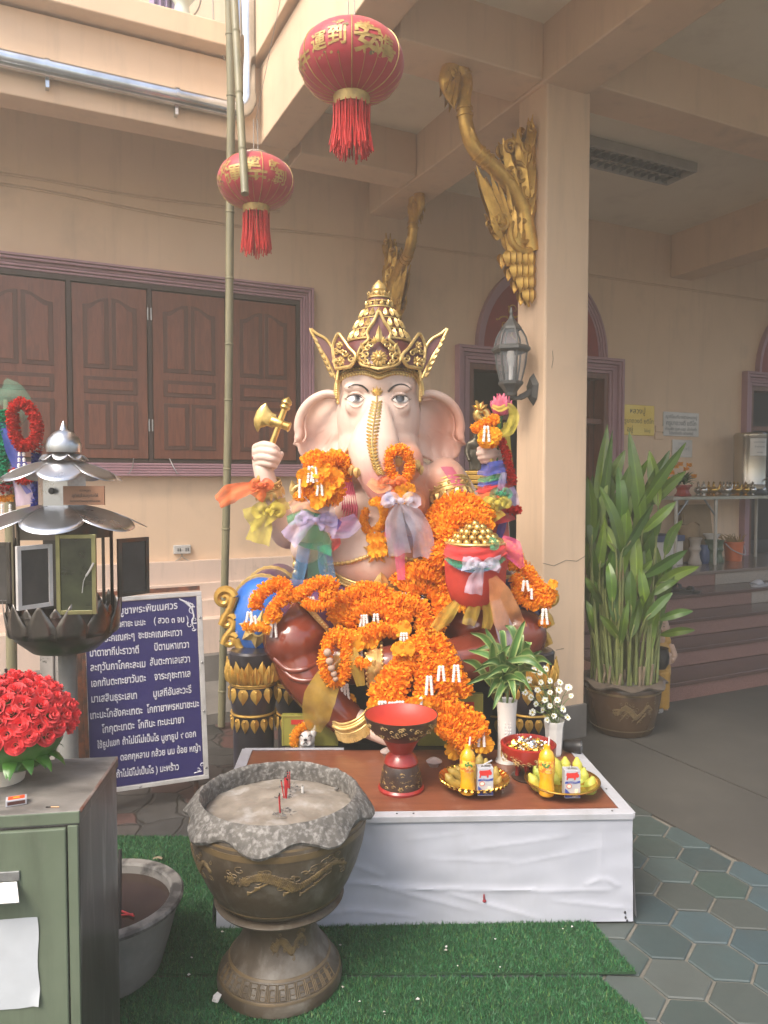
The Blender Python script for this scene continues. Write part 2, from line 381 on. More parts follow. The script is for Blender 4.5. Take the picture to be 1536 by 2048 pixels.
edges=[(posts[0]-.62,posts[0]-.014),(posts[0]+.014,posts[1]-.014),(posts[1]+.014,posts[2]-.014),(posts[2]+.014,op_r-.03),(posts[0]-1.27,posts[0]-.648),(posts[0]-1.9,posts[0]-1.3)]
for a,b in edges:
 bpart(shutter(a+.006,b-.006,op_b+.03,op_t-.045,WW-.004),'shutter',[M['wood'],M['woodm']],wobj,smooth=False,bevel=.0025)
M['steel']=mat('dull_steel',(.42,.41,.40),(.30,.29,.28),scale=20,rough=.35,metal=.9,bump=.0006)
hg=MB()
for z in (op_t-.22,op_b+.28):
 for dx in (-.012,.012): hg.tube([(posts[1]+dx,WW-.012,z-.045),(posts[1]+dx,WW-.012,z+.045)],.006,8)
for sx,dx in ((W(266,915,WW).x,-.03),(W(338,915,WW).x,.03)):
 hg.tube([(sx,WW-.03,op_b+.03),(sx+dx*.5,WW-.09,op_b-.03),(sx+dx*1.4,WW-.10,op_b-.085),(sx+dx*1.9,WW-.10,op_b-.08)],.004,6)
bpart(hg,'hinges',M['steel'],wobj)
def doorway(s0,s1,leaf):
 m=MB();zt=d1t;casing(m,s0,s1,LZ,zt,WW,iw,5,False)
 cx=(s0+s1)/2;ro=(W(1207,700,WW).x-W(948,680,WW).x)/2;zc=zt-.002
 for i in range(4):
  r1=ro-.022*i;r0=r1-.02;d=.06-.012*i
  rows=[]
  for k in range(25):
   a=pi*k/24;c,s2=cos(a),sin(a)
   rows.append([(cx+r1*c,WW+.02,zc+r1*s2*1.08),(cx+r1*c,WW-d,zc+r1*s2*1.08),(cx+r0*c,WW-d,zc+r0*s2*1.08),(cx+r0*c,WW+.02,zc+r0*s2*1.08)])
  m.band(rows)
 d=bpart(m,'doorway',M['mauve'],smooth=False,bevel=.003)
 ri=ro-.09
 t=MB();t.prism([(cx+ri*cos(pi*k/24),zc+.012+ri*sin(pi*k/24)*1.08) for k in range(25)],WW-.02,WW-.005)
 bpart(t,'tympanum',M['red'],d,smooth=False)
 g=MB()
 for sgn in (-1,1):
  for (ox,oz,rr,a0,turns) in ((.08,.10,.07,200,1.4),(.20,.09,.055,120,1.3),(.13,.26,.06,90,1.4),(.28,.13,.05,30,1.2),(.05,.33,.05,260,1.3),(.22,.22,.05,180,1.2)):
   sc_=ri/.42
   pts=[]
   for k in range(22):
    q=k/21;a=radians(a0)+q*turns*2*pi;r2=rr*(1-.8*q)*sc_
    pts.append((cx+sgn*(ox*sc_+r2*cos(a)),WW-.024,zc+.02+oz*sc_+r2*sin(a)))
   g.tube(pts,[.008*(1-.5*k/21) for k in range(22)],6)
   for k in range(4):
    a=R.uniform(0,6.3);p0=Vector(pts[k*3]);g.ell(p0+Vector((.018*cos(a),0,.018*sin(a))),(.014,.006,.01),8,6)
 g.ell((cx,WW-.024,zc+.2*ri/.42),(.03,.012,.05),10,8);g.ell((cx,WW-.024,zc+.42),(.02,.01,.04),10,8)
 bpart(g,'gilded_scroll',M['gold'],d)
 j=MB();a0,a1=s0+iw,s1-iw
 j.box((a0,WW+.0,LZ),(a0+.05,WW+.15,zt-iw));j.box((a1-.05,WW,LZ),(a1,WW+.15,zt-iw));j.box((a0+.05,WW,zt-iw-.05),(a1-.05,WW+.15,zt-iw));j.box((a0+.05,WW+.03,zt-iw-.50),(a1-.05,WW+.12,zt-iw-.45))
 bpart(j,'jamb',M['wood'],d,smooth=False)
 for k,x in ((1,a1-.05),) if leaf else ():
  lf=MB();lf.box((x-.05,WW+.16,LZ),(x,WW+.16+.55,zt-iw-.05));bpart(lf,'door_leaf',M['wood'],d,smooth=False)
 return d
doorway(d1l,d1r,True);doorway(d2l,d2r,True)
stair=bpart(MB().box((3.66,5.006,.02),(10,5.84,LZ-.03)),'staircase',M['floor'],smooth=False)
n_st=5;rh=LZ/5;w0_=3.775;td=.303
def sx_(px,py,wv): return W(px,py,wv).x
for i in range(n_st):
 wv=w0_+td*i;m=MB();s0=3.66;z0,z1=i*rh,(i+1)*rh
 cut={3: sx_(1503,1210,wv),4: sx_(1430,1168,wv)}.get(i,8.2)
 m.box((s0,wv,z0 if i else-.02),(cut,5.0+.001*i,z1-.03),0);m.box((cut+.003,wv,z0),(10,5.0+.001*i,z1-.03),1)
 m.box((s0,wv-.018,z1-.03),(10,(wv+td-.003 if i<4 else WW),z1),2 if i<4 else 3)
 bpart(m,'step',[M['terra'],M['terrag'],M['tread'],M['floor']],stair,smooth=False,bevel=.004)
BZ=3.80
cs0,cs1,cw0,cw1=2.735,3.055,3.5,3.77
cm=MB();cm.box((cs0,cw0,.10),(cs1,cw1,BZ+.02));col_=bpart(cm,'column',M['wall'],smooth=False,bevel=.012)
for zc_,p_ in ((1.05,[(0,.02),(.08,.0),(.17,.03),(.25,.02),(.32,.05)]),(.55,[(.1,.0),(.16,.004)]),(2.2,[(.05,0),(.06,.05),(.055,.10)])):
 MB().tube([(cs0+x,cw0-.0005,zc_+z) for x,z in p_],.0013,4).build('crack',M['dark'],col_,local=True)
cb=MB();cb.box((cs0-.012,cw0-.012,-.01),(cs1+.012,cw1+.012,.205));bpart(cb,'column_base',M['plinth'],col_,smooth=False,bevel=.006)
CZ=4.12
def beam(a,b): bpart(MB().box(a,b),'beam',M['wall'],smooth=False,bevel=.008)
EZ=3.82
beam((2.71,.6,BZ),(3.03,WW-.002,CZ+.1))
beam((1.80,3.5,BZ+.012),(2.708,3.79,CZ+.1))
beam((1.80,5.0,BZ+.012),(2.708,5.27,CZ+.1))
beam((3.032,3.43,BZ+.02),(6.1,3.70,CZ+.1))
beam((6.2,.8,3.68),(6.5,WW-.002,CZ+.1))
beam((6.502,3.43,BZ+.02),(10,3.70,CZ+.1))
cl=MB();cl.box((1.80,.6,CZ),(10,WW+.1,CZ+.08));cl.box((-4,5.2,CZ+.001),(1.80,WW+.1,CZ+.081))
bpart(cl,'ceiling',M['ceil'],smooth=False)
c0=W(520,290,5.0);es=c0.x;ez=c0.z
up1=W(468,123,5.0).z;pw=4.88
up2=W(450,91,pw).z;up3=W(450,45,pw).z
fa=MB()
fa.box((-4,5.0,ez),(es+.22,5.2,up1));bpart(fa,'fascia',M['wall'],smooth=False,bevel=.008)
fb=MB();fb.box((-4,pw,up2),(es-.17,5.2,up3));fb.box((-4,pw+.01,up1+.002),(es-.1,5.19,up2)) if False else None
fb.box((-4,pw,up2-.002),(es-.168,5.0,up1+.0)) if up1>up2 else None
bpart(fb,'parapet',M['wall'],smooth=False,bevel=.008)
fc=MB();fc.box((es,.6,ez),(es+.22,4.998,up1));bpart(fc,'fascia',M['wall'],smooth=False,bevel=.008)
fd=MB();fd.box((es-.05,.6,up2),(es+.22,5.2,up2+1.1));bpart(fd,'parapet',M['wall'],smooth=False,bevel=.008)
ub=MB();ub.box((-4,6.6,4.2),(es+.2,6.75,7.5));bpart(ub,'upper_wall',M['wall'],smooth=False)
ur=MB();ur.box((es+.23,.6,4.3),(10,6.75,4.4));bpart(ur,'upper_floor',M['ceil'],smooth=False)
tr=MB();tr.tube([(es+.235,.7,BZ+.05),(es+.235,4.99,BZ+.05)],.018,8);bpart(tr,'conduit',M['wall'])
print('es',es,'ez',ez,up1,up2,up3,'win',win_r,win_t,win_b,'d1',d1l,d1r,d1t,'d2',d2l)
# things fixed to or hanging from the building
M['bamboo']=mat('bamboo_cane',(.23,.20,.115),(.155,.145,.085),scale=5,rough=.5,stretch=(6,6,.8),col3=(.09,.08,.055),scale3=9,lo3=.6,hi3=.8)
M['pipe']=mat('steel_pipe',(.62,.66,.70),(.45,.47,.48),scale=6,rough=.22,metal=1.,bump=.001,bscale=12)
M['lant']=mat('red_lantern_silk',(.42,.025,.035),(.36,.02,.03),scale=4,rough=.45,sub=.0,sheen=.2)
M['lgold']=mat('lantern_gilt_print',(.55,.38,.12),(.35,.22,.07),scale=30,rough=.4,metal=.3)
M['lgrn']=mat('lantern_dark_print',(.12,.12,.045),(.22,.13,.05),scale=60,rough=.6)
M['fringe']=mat('red_fringe',(.62,.035,.03),(.45,.02,.02),scale=60,rough=.6)
M['cap']=mat('pale_metal_cap',(.62,.50,.38),rough=.3,metal=.6)
M['wire']=mat('thin_wire',(.35,.32,.28),rough=.5)
M['white']=mat('white_plastic',(.55,.53,.50),(.48,.46,.43),scale=10,rough=.45)
M['black']=mat('black_plastic',(.018,.018,.02),rough=.45)
M['lampm']=mat('weathered_black_metal',(.075,.075,.072),(.12,.12,.115),scale=18,rough=.5,metal=.3,bump=.002,bscale=50)
M['lglass']=mat('lamp_glass',(.40,.42,.43),rough=.15,alpha=.28)
def bamboo(name,label,pts,r0,r1,node=.33):
 pts=catmull(pts,26);L=0;ps=[];rs=[];acc=R.uniform(0,.2);k=len(pts);nd=[]
 for i,p in enumerate(pts):
  if i: acc+=(p-pts[i-1]).length
  r=r0+(r1-r0)*i/(k-1)
  if acc>node and 1<i<k-2:
   d=(pts[i+1]-p).normalized()
   for q,f in ((-.02,1),(-.006,1.0),(-.003,1.13),(.003,1.13),(.006,.98),(.02,1)): ps.append(p+d*q);rs.append(r*f)
   acc=R.uniform(-.05,.05)
  else: ps.append(p);rs.append(r)
 b=MB();b.tube(ps,rs,14)
 return tag(b.build(name,M['bamboo']),label,'bamboo pole')
bamboo('bamboo_pole','long green bamboo pole leaning upright from the paving past the window',[P(443,1452,4.66),P(449,1180,4.62),P(457,800,4.55),P(460,400,4.5),P(462,200,4.46),P(458,0,4.43),P(452,-200,4.4)],.024,.024)
bamboo('bamboo_pole','shorter bamboo pole with its cut lower end hanging before the smaller lantern',[P(490,388,3.75),P(482,250,3.85),P(474,100,3.95),P(467,-30,4.05),P(462,-140,4.15)],.0195,.02)
pp=thing('drain_pipe','shiny steel drain pipe along the fascia turning upwards in the corner','pipe',(0,0,0),TH)
pa=W(0,145,4.945);pb=W(455,194,4.945);pz=(pa.z+pb.z)/2;px_=es-.095
b=MB();b.tube([(-4,4.945,pz+.02),(px_-.12,4.945,pz)],.052,20);b.build('horizontal_run',M['pipe'],pp,local=True)
b=MB();b.tube([(px_-.13,4.945,pz)]+[(px_-.10+.10*sin(a),4.945,pz+.10-.10*cos(a)) for a in [radians(q) for q in range(0,91,15)]]+[(px_,4.945,pz+.12)],.056,20);b.build('elbow',M['pipe'],pp,local=True)
b=MB();b.tube([(px_,4.945,pz+.11),(px_,4.945,6.6)],.051,20);b.build('downpipe',M['pipe'],pp,local=True)
for s in (-1.2,.2,.95):
 b=MB();b.tube([(s-.012,4.945,pz+.004),(s+.012,4.945,pz+.004)],.0575,20);b.box((s-.01,4.95,pz-.10),(s+.01,5.0,pz-.04));b.build('pipe_clamp',M['pipe'],pp,local=True)
for pts,lab in (([(-60,333),(100,358),(250,385),(400,405),(470,412),(560,420)],'thin upper cable fixed to the peach wall and ending behind the lantern'),([(-60,355),(100,380),(300,421),(455,446),(600,461),(720,475),(900,500),(1040,522),(1170,546),(1350,573),(1560,604)],'long thin cable running along the wall under the beams')):
 q=catmull([ROT @ W(x,y,WW-.008) for x,y in pts],8)
 tag(MB().tube(q,.0075,8).tube([p+Vector((0,0,-.018)) for p in q],.0055,6).build('wall_cable',M['wall']),lab,'cable')
sk_=thing('power_socket','white double socket on the wall above the plinth','socket',(0,0,0),TH)
sc0,sc1=W(346,1108,WW),W(380,1089,WW)
b=MB().box((sc0.x,WW-.035,sc0.z),(sc1.x,WW-.001,sc1.z));b.build('housing',M['white'],sk_,local=True,smooth=False,bevel=.006)
mx_=(sc0.x+sc1.x)/2;mz_=(sc0.z+sc1.z)/2
for d in (-.025,.035):
 h=MB()
 for e in (-.008,.008): h.box((mx_+d+e-.003,WW-.038,mz_-.012),(mx_+d+e+.003,WW-.034,mz_+.012))
 h.build('outlet',M['black'],sk_,local=True,smooth=False)
for d in (-1,1): MB().tube(catmull([(mx_,WW-.012,sc0.z),(mx_+.01*d,WW-.015,sc0.z-.03),(mx_+.05*d,WW-.012,sc0.z-.055)],5),.004,6).build('cord',M['wire'],sk_,local=True)
# red lanterns
HAN1=['到','安','福','連','年','運','平','好']
def on_sphere(m,cx,rx,rz,lon,lat):
 o=MB()
 for v in m.v:
  a=lon+v[0]/(rx*cos(lat));t=lat+v[1]/rz;k=1.012+v[2]
  o.v.append((cx[0]+rx*k*cos(t)*sin(a),cx[1]-rx*k*cos(t)*cos(a),cx[2]+rz*k*sin(t)))
 o.f=list(m.f);o.m=list(m.m);return o
def subdiv(m,n=1):
 me=bpy.data.meshes.new('x');me.from_pydata(m.v,[],m.f);bm=bmesh.new();bm.from_mesh(me)
 bmesh.ops.triangulate(bm,faces=bm.faces);bmesh.ops.subdivide_edges(bm,edges=bm.edges,cuts=n,use_grid_fill=True)
 bm.to_mesh(me);o=MB();o.add([v.co[:] for v in me.vertices],[tuple(p.vertices) for p in me.polygons]);bm.free();bpy.data.meshes.remove(me);return o
def lantern(px,py,hw,hh,Y,label,chars,tas,seam,wires_to):
 c=P(px,py,Y);k=Y/F;rx,rz=hw*k,hh*k
 t=thing('paper_lantern',label,'lantern',c,0,'red lanterns hanging over the court')
 n=48
 prof=[]
 for i in range(25):
  a=-pi/2+pi*i/24;r=rx*max(.0,cos(a))**.80;z=rz*sin(a)
  if r>rx*.24: prof.append((r,z))
 b=MB();b.lathe(prof,n*2,c,wob=lambda r,z,a,i: (r*(1-.006*abs(sin(a*12))),z));b.build('lantern_body',M['lant'],t)
 zt,zb=prof[-1][1],prof[0][1];rt=prof[-1][0]
 b=MB();b.lathe([(rt*1.05,zt-.006),(rt*1.08,zt+.012),(rt*.9,zt+.02),(rt*.3,zt+.022)],32,c);b.build('top_cap',M['cap'],t)
 b=MB();b.lathe([(rt*1.05,zb+.006),(rt*1.0,zb-.03),(rt*.98,zb-.036)],32,c);b.build('bottom_ring',M['lgold'],t)
 g=MB()
 for q in range(24):
  a=2*pi*q/24+seam;bright=q % 4==0
  pts=[(c[0]+r*1.004*sin(a),c[1]-r*1.004*cos(a),c[2]+z) for r,z in (prof if bright else prof[:8])]
  g.tube(pts,.0022 if bright else .0011,5)
 g.build('gilt_rib',M['lgold'],t)
 d=MB()
 for s,lon,lat,sz in chars:
  m=text_mb(s,sz*rx,.0,bold=.004*sz);d.mb(on_sphere(subdiv(m,1),c,rx,rz,lon,lat))
 if d.v: d.build('gilt_lettering',M['lgold'],t,fix=False,smooth=False)
 for lon,lat in ((seam-.50,-.68),(seam+.95,-.85),(seam-1.5,-.3),(seam+2.2,-.3),(seam+.30,-.46),(seam-.2,.40)):
  sm=abs(lon-seam-.30)<.05 or lat>.3
  p_=MB()
  for q in range(16 if sm else 46):
   r_=.16*rx*sqrt(R.random())*(1 if sm else 1.7);a=R.uniform(0,6.3)
   e=MB();s_=R.uniform(.02,.05)*rx
   e.add([(r_*cos(a)+s_*cos(b2)*R.uniform(.6,1),.75*r_*sin(a)+s_*sin(b2)*R.uniform(.6,1),R.uniform(0,.004)) for b2 in [2*pi*j/6 for j in range(6)]],[tuple(range(6))],R.choice([0,0,1]))
   p_.mb(on_sphere(e,c,rx,rz,lon,lat))
  p_.build('printed_motif',[M['lgold'],M['lgrn']],t,fix=False,smooth=False)
 f=MB();tl=tas*k;tw=rt*1.05
 for q in range(150):
  a=R.uniform(0,2*pi);r0=tw*sqrt(R.uniform(.35,1));L=tl*R.uniform(.84,1.0)*(1.0 if r0>tw*.7 else 1.12)
  x,y=c[0]+r0*cos(a),c[1]+r0*sin(a);dx,dy=R.uniform(-.012,.012),R.uniform(-.012,.012)
  f.tube([(x*1,y,c[2]+zb-.03),(x+dx*.2,y+dy*.2,c[2]+zb-.03-L*.5),(x+dx+.1*(x-c[0]),y+dy+.1*(y-c[1]),c[2]+zb-.03-L)],.0022,4,caps=False)
 f.build('tassel',M['fringe'],t)
 for dx in (-.012,.012): MB().tube([(c[0]+dx,c[1],c[2]+zt+.015),(c[0]+dx*.8,c[1],wires_to)],.0022,5).build('hanging_wire',M['wire'],t)
 return t
lantern(703,128,103,66,2.9,'larger red lantern with long fringe and gold lettering before the column beam',[('到',-.22,-.22,.38),('運',-.60,-.26,.34),('安',.35,-.36,.55),('平',.30,.15,.34),('進',.72,-.30,.36),('福',.70,-.72,.46),('年',-1.05,-.60,.4)],95,.05,4.6)
lantern(512,365,75,49,4.0,'smaller red lantern hung behind the short bamboo pole',[('連',.02,-.12,.55),('年',.14,-.72,.55),('運',-.45,-.50,.5),('好',-.72,-.1,.4),('到',.85,-.40,.4),('財',.66,.02,.36)],78,.34,P(512,238,4.0).z)
ws=MB();a,b_=P(512,238,4.0),P(703,0,2.9)
tag(ws.tube([ROT @ Vector((es,4.99,a.z+.12)),a,Vector((b_.x,b_.y,4.6)),Vector((.1,1.6,5.2))],.0016,5).build('lantern_line',M['wire']),'thin line carrying the two red lanterns','wire')
# gilded serpent brackets (x away from the mount, z up)
def leaf(m,p0,p1,wd,th=.02,curl=.25,n=9,mi=0):
 p0,p1=Vector(p0),Vector(p1);d=p1-p0;L=d.length;d.normalize();s=Vector((-d.z,0,d.x))
 cen=[p0+d*(L*i/n)+s*(curl*L*sin(pi*i/n*.9)*.5*(i/n)) for i in range(n+1)]
 wr=[wd*(.45+.55*sin(pi*min(1,i/n*1.5)))*(1-(i/n)**2.2)+.001 for i in range(n+1)]
 rows=[]
 for c,w_ in zip(cen,wr):
  rows.append([c+s*w_,c+s*w_*.5+Vector((0,-th*.8,0)),c+Vector((0,-th*.55,0)),c-s*w_*.5+Vector((0,-th*.8,0)),c-s*w_,c-s*w_*.5+Vector((0,th*.8,0)),c+s*w_*.5+Vector((0,th*.8,0))])
 m.band(rows,mi,closed=True)
def spiral(m,c,r0,turns,rad,a0=0,dirn=1,y=0.,n=28,th=.6):
 pts=[]
 for i in range(n+1):
  q=i/n;a=a0+dirn*turns*2*pi*q;r=r0*(1-.85*q);pts.append(Vector((c[0]+r*cos(a),y,c[1]+r*sin(a))))
 m.tube(pts,[rad*(1-.55*i/n) for i in range(n+1)],8,up=(0,1,0),flat=1.)
def bracket_xz(px,py): q=W(px,py,3.62);return Vector((2.735-q.x,0,q.z))
def serpent_bracket():
 X=bracket_xz;m=MB();NV=Vector((0,1,0))
 V2=lambda a,b2: (X(*b2)-X(*a))
 neck=catmull([X(1062,505),X(1054,465),X(1044,420),X(1020,370),X(985,332),X(950,298),X(934,258),X(928,205),X(932,165),X(924,140),X(906,130)],8);k=len(neck)
 m.tube(neck,[.056-.022*(i/(k-1))**.8+.0012*(i % 2) for i in range(k)],14)
 for i in (16,18,34,36,38,52,54,68,70):
  if i+1<k: m.tube([neck[i]-(neck[i+1]-neck[i])*.3,neck[i]+(neck[i+1]-neck[i])*.3],.062-.022*(i/k),14)
 for i in (26,44,60):
  d=(neck[i+1]-neck[i]).normalized()
  for sg in (1,-1): petal_leaf(m,neck[i]+NV*(sg*(.046-.016*i/k))-d*.02,d,NV*sg,.075,.05,.012);petal_leaf(m,neck[i]+NV*(sg*(.046-.016*i/k))+d*.02,-d,NV*sg,.06,.04,.012)
 head=MB();hp=catmull([X(926,150),X(914,128),X(899,136),X(891,162),X(897,190),X(909,218)],6);n_=len(hp)
 head.tube(hp,[max(.004,.036*(1-(i/(n_-1))**3)+.010*sin(pi*i/(n_-1))) for i in range(n_)],12)
 for sg in (1,-1):
  y=NV*(.030*sg)
  head.ell(X(899,150)+y*1.1,(.020,.012,.018),12,8);spiral(head,(X(900,152).x,X(900,152).z),.036,1.1,.007,0,1,.034*sg)
  for a,b2,w_ in (((914,150),(903,222),.045),((905,165),(894,212),.035),((896,150),(884,190),.035),((905,130),(880,113),.05),((915,128),(944,116),.06),((910,126),(912,108),.05)): petal_leaf(head,X(*a)+y*.8,V2(a,b2),NV*sg,V2(a,b2).length,w_*1.2,.014)
 fl=MB()
 for sg in (1,-1):
  for (a,b2,w_,o_) in (((1054,420),(1061,232),.12,.016),((1050,330),(1060,250),.085,.026),((1046,370),(1030,262),.10,.020),((1040,350),(1048,278),.07,.03),((1036,390),(1001,280),.10,.018),((1030,385),(1012,318),.07,.028),((1026,392),(993,322),.07,.022),((1055,400),(1062,330),.08,.034),((1048,400),(1040,335),.07,.036),((1056,300),(1064,262),.05,.032),((1034,330),(1026,290),.05,.03),((1052,440),(1064,385),.07,.03)):
   petal_leaf(fl,X(*a)+NV*(o_*sg),V2(a,b2),NV*sg,V2(a,b2).length,w_,.022)
  for (x,y,r,t_,a0,dr) in ((1030,352,.062,1.4,1.2,1),(1012,300,.040,1.3,2.2,-1),(1046,300,.040,1.4,.4,-1),(1052,262,.026,1.2,1,1),(1046,392,.045,1.3,3,-1),(1018,350,.03,1.2,0,1)): spiral(fl,(X(x,y).x,X(x,y).z),r,t_,.013,a0,dr,.040*sg)
 mn=MB()
 for sg in (1,-1):
  for (a,b2,w_,o_) in (((1006,465),(950,335),.085,.012),((1002,450),(962,360),.05,.028),((1014,460),(976,350),.06,.02),((1018,462),(990,368),.055,.028),((1026,475),(1008,372),.05,.022),((1000,478),(974,425),.06,.02),((1024,480),(1020,415),.06,.034),((1034,480),(1034,420),.05,.03)):
   petal_leaf(mn,X(*a)+NV*(o_*sg),V2(a,b2),NV*sg,V2(a,b2).length,w_,.020)
  for (x,y,r,t_,a0,dr,rd) in ((1038,470,.105,1.7,-2.2,1,.022),(998,445,.05,1.3,-1,-1,.014),(1018,440,.04,1.3,1,1,.012),(984,442,.03,1.2,2,1,.011)): spiral(mn,(X(x,y).x,X(x,y).z),r,t_,rd,a0,dr,.030*sg)
  for r_,(y0,n_) in enumerate(((505,5),(530,4),(555,3),(580,2))):
   for i in range(n_): a=(1062-(i+.5)*(58-r_*13)/n_,y0);petal_leaf(mn,X(*a)+NV*(.03*sg),Vector((0,0,-1)),NV*sg,.085,.07,.018)
 mn.tube(catmull([X(1030,470),X(1034,520),X(1046,560),X(1058,614)],6),[.075-.068*i/18 for i in range(19)],12,flat=.6,up=(0,1,0))
 bands=MB()
 for py in (522,550,574): bands.tube([Vector((X(1006+(py-500)*.5,py).x,0,X(1030,py).z)),Vector((.008,0,X(1060,py+5).z))],.038-.0002*(py-520),10)
 t=thing('serpent_bracket','','')
 m.build('neck',M['gold'],t,local=True);head.build('head',M['gold'],t,local=True,fix=False);fl.build('flame_crest',M['gold'],t,local=True,fix=False)
 mn.build('mane',M['gold'],t,local=True,fix=False);bands.build('collar',M['gold'],t,local=True)
 MB().box((0,-.014,X(1050,600).z),(.022,.014,X(1060,250).z)).build('back_board',M['gold'],t,local=True,smooth=False)
 return t
br=serpent_bracket()
br['label']='large gilded serpent bracket on the column, flame crest facing the court';br['category']='bracket';br['group']='gilded serpent brackets under the beams'
br.matrix_world=ROT @ Matrix(((-1,0,0,2.735),(0,-1,0,3.62),(0,0,1,0),(0,0,0,1)))
br2=dup(br,label='farther gilded serpent bracket seen edge-on above the statue crown')
br2.matrix_world=ROT @ Matrix(((0,1,0,2.88),(-1,0,0,WW-.002),(0,0,1,0),(0,0,0,1)))
# wall lamp on the column
L0=W(1022,700,3.60);lt=thing('wall_lamp','black six-sided lamp with glass panes and bulb on the column','lamp',ROT @ L0,TH)
kz=(ROT @ L0).y/F
def LZp(py): return (700-py)*kz
def hexl(prof,rad=0.,n=6,a0=0.): return MB().lathe(prof,n,(0,0,0),a0=a0)
def hexpart(name,prof,m,**k): return MB().lathe(prof,6,(0,0,0),a0=.3).build(name,m,lt,local=True,smooth=False,**k)
hexpart('top_cap',[(.118*.5,LZp(662)),(.062,LZp(660)),(.058,LZp(656)),(.04,LZp(648)),(.02,LZp(640)),(.012,LZp(634)),(.008,LZp(632)),(.010,LZp(626)),(.004,LZp(616)),(.0,LZp(614))],M['lampm'])
hexpart('rim',[(.098,LZp(692)),(.112,LZp(697)),(.112,LZp(701)),(.094,LZp(706)),(.088,LZp(706))],M['lampm'])
hexpart('upper_glass',[(.094,LZp(693)),(.082,LZp(676)),(.058,LZp(661))],M['lglass'])
hexpart('lower_glass',[(.088,LZp(706)),(.080,LZp(730)),(.058,LZp(762))],M['lglass'])
hexpart('cup',[(.058,LZp(761)),(.073,LZp(763)),(.071,LZp(768)),(.05,LZp(776)),(.034,LZp(784)),(.03,LZp(790)),(.0,LZp(791))],M['lampm'])
b=MB()
for j in range(6):
 a=.3+j*pi/3
 for pr in ([(.096,LZp(693)),(.084,LZp(676)),(.060,LZp(661))],[(.090,LZp(706)),(.082,LZp(730)),(.060,LZp(762))]): b.tube([(r*cos(a),r*sin(a),z) for r,z in pr],.0055,6)
b.build('glazing_bar',M['lampm'],lt,local=True)
b=MB();b.lathe([(.012,LZp(760)),(.013,LZp(735)),(.02,LZp(722)),(.024,LZp(712)),(.02,LZp(703)),(0,LZp(698))],14);b.build('bulb',mat('milky_bulb',(.75,.73,.70),rough=.3),lt,local=True)
fx=2.735-L0.x
b=MB();b.tube(catmull([(.0,0,LZp(788)),(.03,0,LZp(795)),(fx*.55,0,LZp(789)),(fx-.01,0,LZp(776))],6),[.012]*10+[.018]*9,10)
b.build('arm',M['lampm'],lt,local=True)
b=MB();b.add([Vector((fx-.002,y,z)) for y,z in ((0,LZp(742)),(-.05,LZp(765)),(-.035,LZp(795)),(0,LZp(808)),(.035,LZp(795)),(.05,LZp(765)))]+[Vector((fx-.03,y*.6,z)) for y,z in ((0,LZp(752)),(-.05,LZp(768)),(-.035,LZp(790)),(0,LZp(797)),(.035,LZp(790)),(.05,LZp(768)))],[(5,4,3,2,1,0),(6,7,8,9,10,11)]+[(i,(i+1) % 6,6+(i+1) % 6,6+i) for i in range(6)]);b.build('back_plate',M['lampm'],lt,local=True,smooth=False)
# fluorescent fitting on the ceiling
cz=CZ-.002;q=[IROT @ G(x,y,cz-.07) for x,y in ((1395,343),(1350,373),(1175,292),(1170,335))]
f0s,f1s,f0w,f1w=q[0].x-1.25,q[0].x,min(q[0].y,q[2].y),max(q[1].y,q[3].y)
ft=thing('ceiling_light','white fluorescent ceiling fitting with unlit louvred tubes','light fitting',ROT @ Vector((f0s,f0w,cz)),TH)
dS,dW=f1s-f0s,.32
b=MB();b.box((0,0,-.075),(dS,.02,0));b.box((0,dW-.02,-.075),(dS,dW,0));b.box((0,.02,-.075),(.02,dW-.02,0));b.box((dS-.02,.02,-.075),(dS,dW-.02,0));b.box((.02,.02,-.012),(dS-.02,dW-.02,-.001))
M['fit']=mat('grey_enamel',(.45,.42,.36),(.38,.35,.3),scale=5,rough=.5);b.build('housing',M['fit'],ft,local=True,smooth=False,bevel=.004)
b=MB();b.box((.02,dW/2-.006,-.07),(dS-.02,dW/2+.006,-.02))
for i in range(1,16): b.box((dS*i/16-.002,.021,-.068),(dS*i/16+.002,dW/2-.007,-.03));b.box((dS*i/16-.002,dW/2+.007,-.068),(dS*i/16+.002,dW-.021,-.03))
b.build('louvre',M['steel'],ft,local=True,smooth=False)
for y in (.085,dW-.085): MB().tube([(.03,y,-.035),(dS-.03,y,-.035)],.013,10).build('tube',M['fit'],ft,local=True)
# balcony clutter at the very top
hp_=ROT @ Vector((W(366,10,5.02).x,5.05,up3))
M['horn']=mat('pale_green_plastic',(.50,.55,.46),(.42,.46,.40),scale=9,rough=.5)
t=thing('loudspeaker_horn','pale loudspeaker horn standing on the balcony ledge','loudspeaker',hp_)
MB().lathe([(.07,0),(.075,.02),(.05,.09),(.045,.14),(.10,.22),(.105,.24)],20,hp_).build('horn',M['horn'],t)
MB().lathe([(.03,.16),(.035,.2),(.0,.24)],14,hp_+Vector((0,-.01,0))).build('driver',M['black'],t)
cl_=MB();rows=[]
for i in range(12):
 z=i/11*.5;rows.append([ROT @ Vector((W(300+60*j/14,5,5.1).x,5.12+.02*sin(j*1.9+i*.2),up3+.48-z+.01)) for j in range(15)])
tag(cl_.band(rows).build('hanging_cloth',mat('faded_purple_cloth',(.26,.20,.33),(.34,.30,.40),scale=6,rough=.9)),'faded purple cloth hanging on the balcony behind the ledge','cloth')
for pts,lab in (([(425,-30),(427,40),(430,75),(450,120)],'loose dark cord drooping before the parapet beside the bamboo'),([(405,-20),(398,15),(383,34),(366,38)],'loose cord leading from the loudspeaker horn')):
 q=catmull([P(x,y,5.05) for x,y in pts],8);tag(MB().tube(q,.006,6).build('loose_cord',M['wire']),lab,'cord')
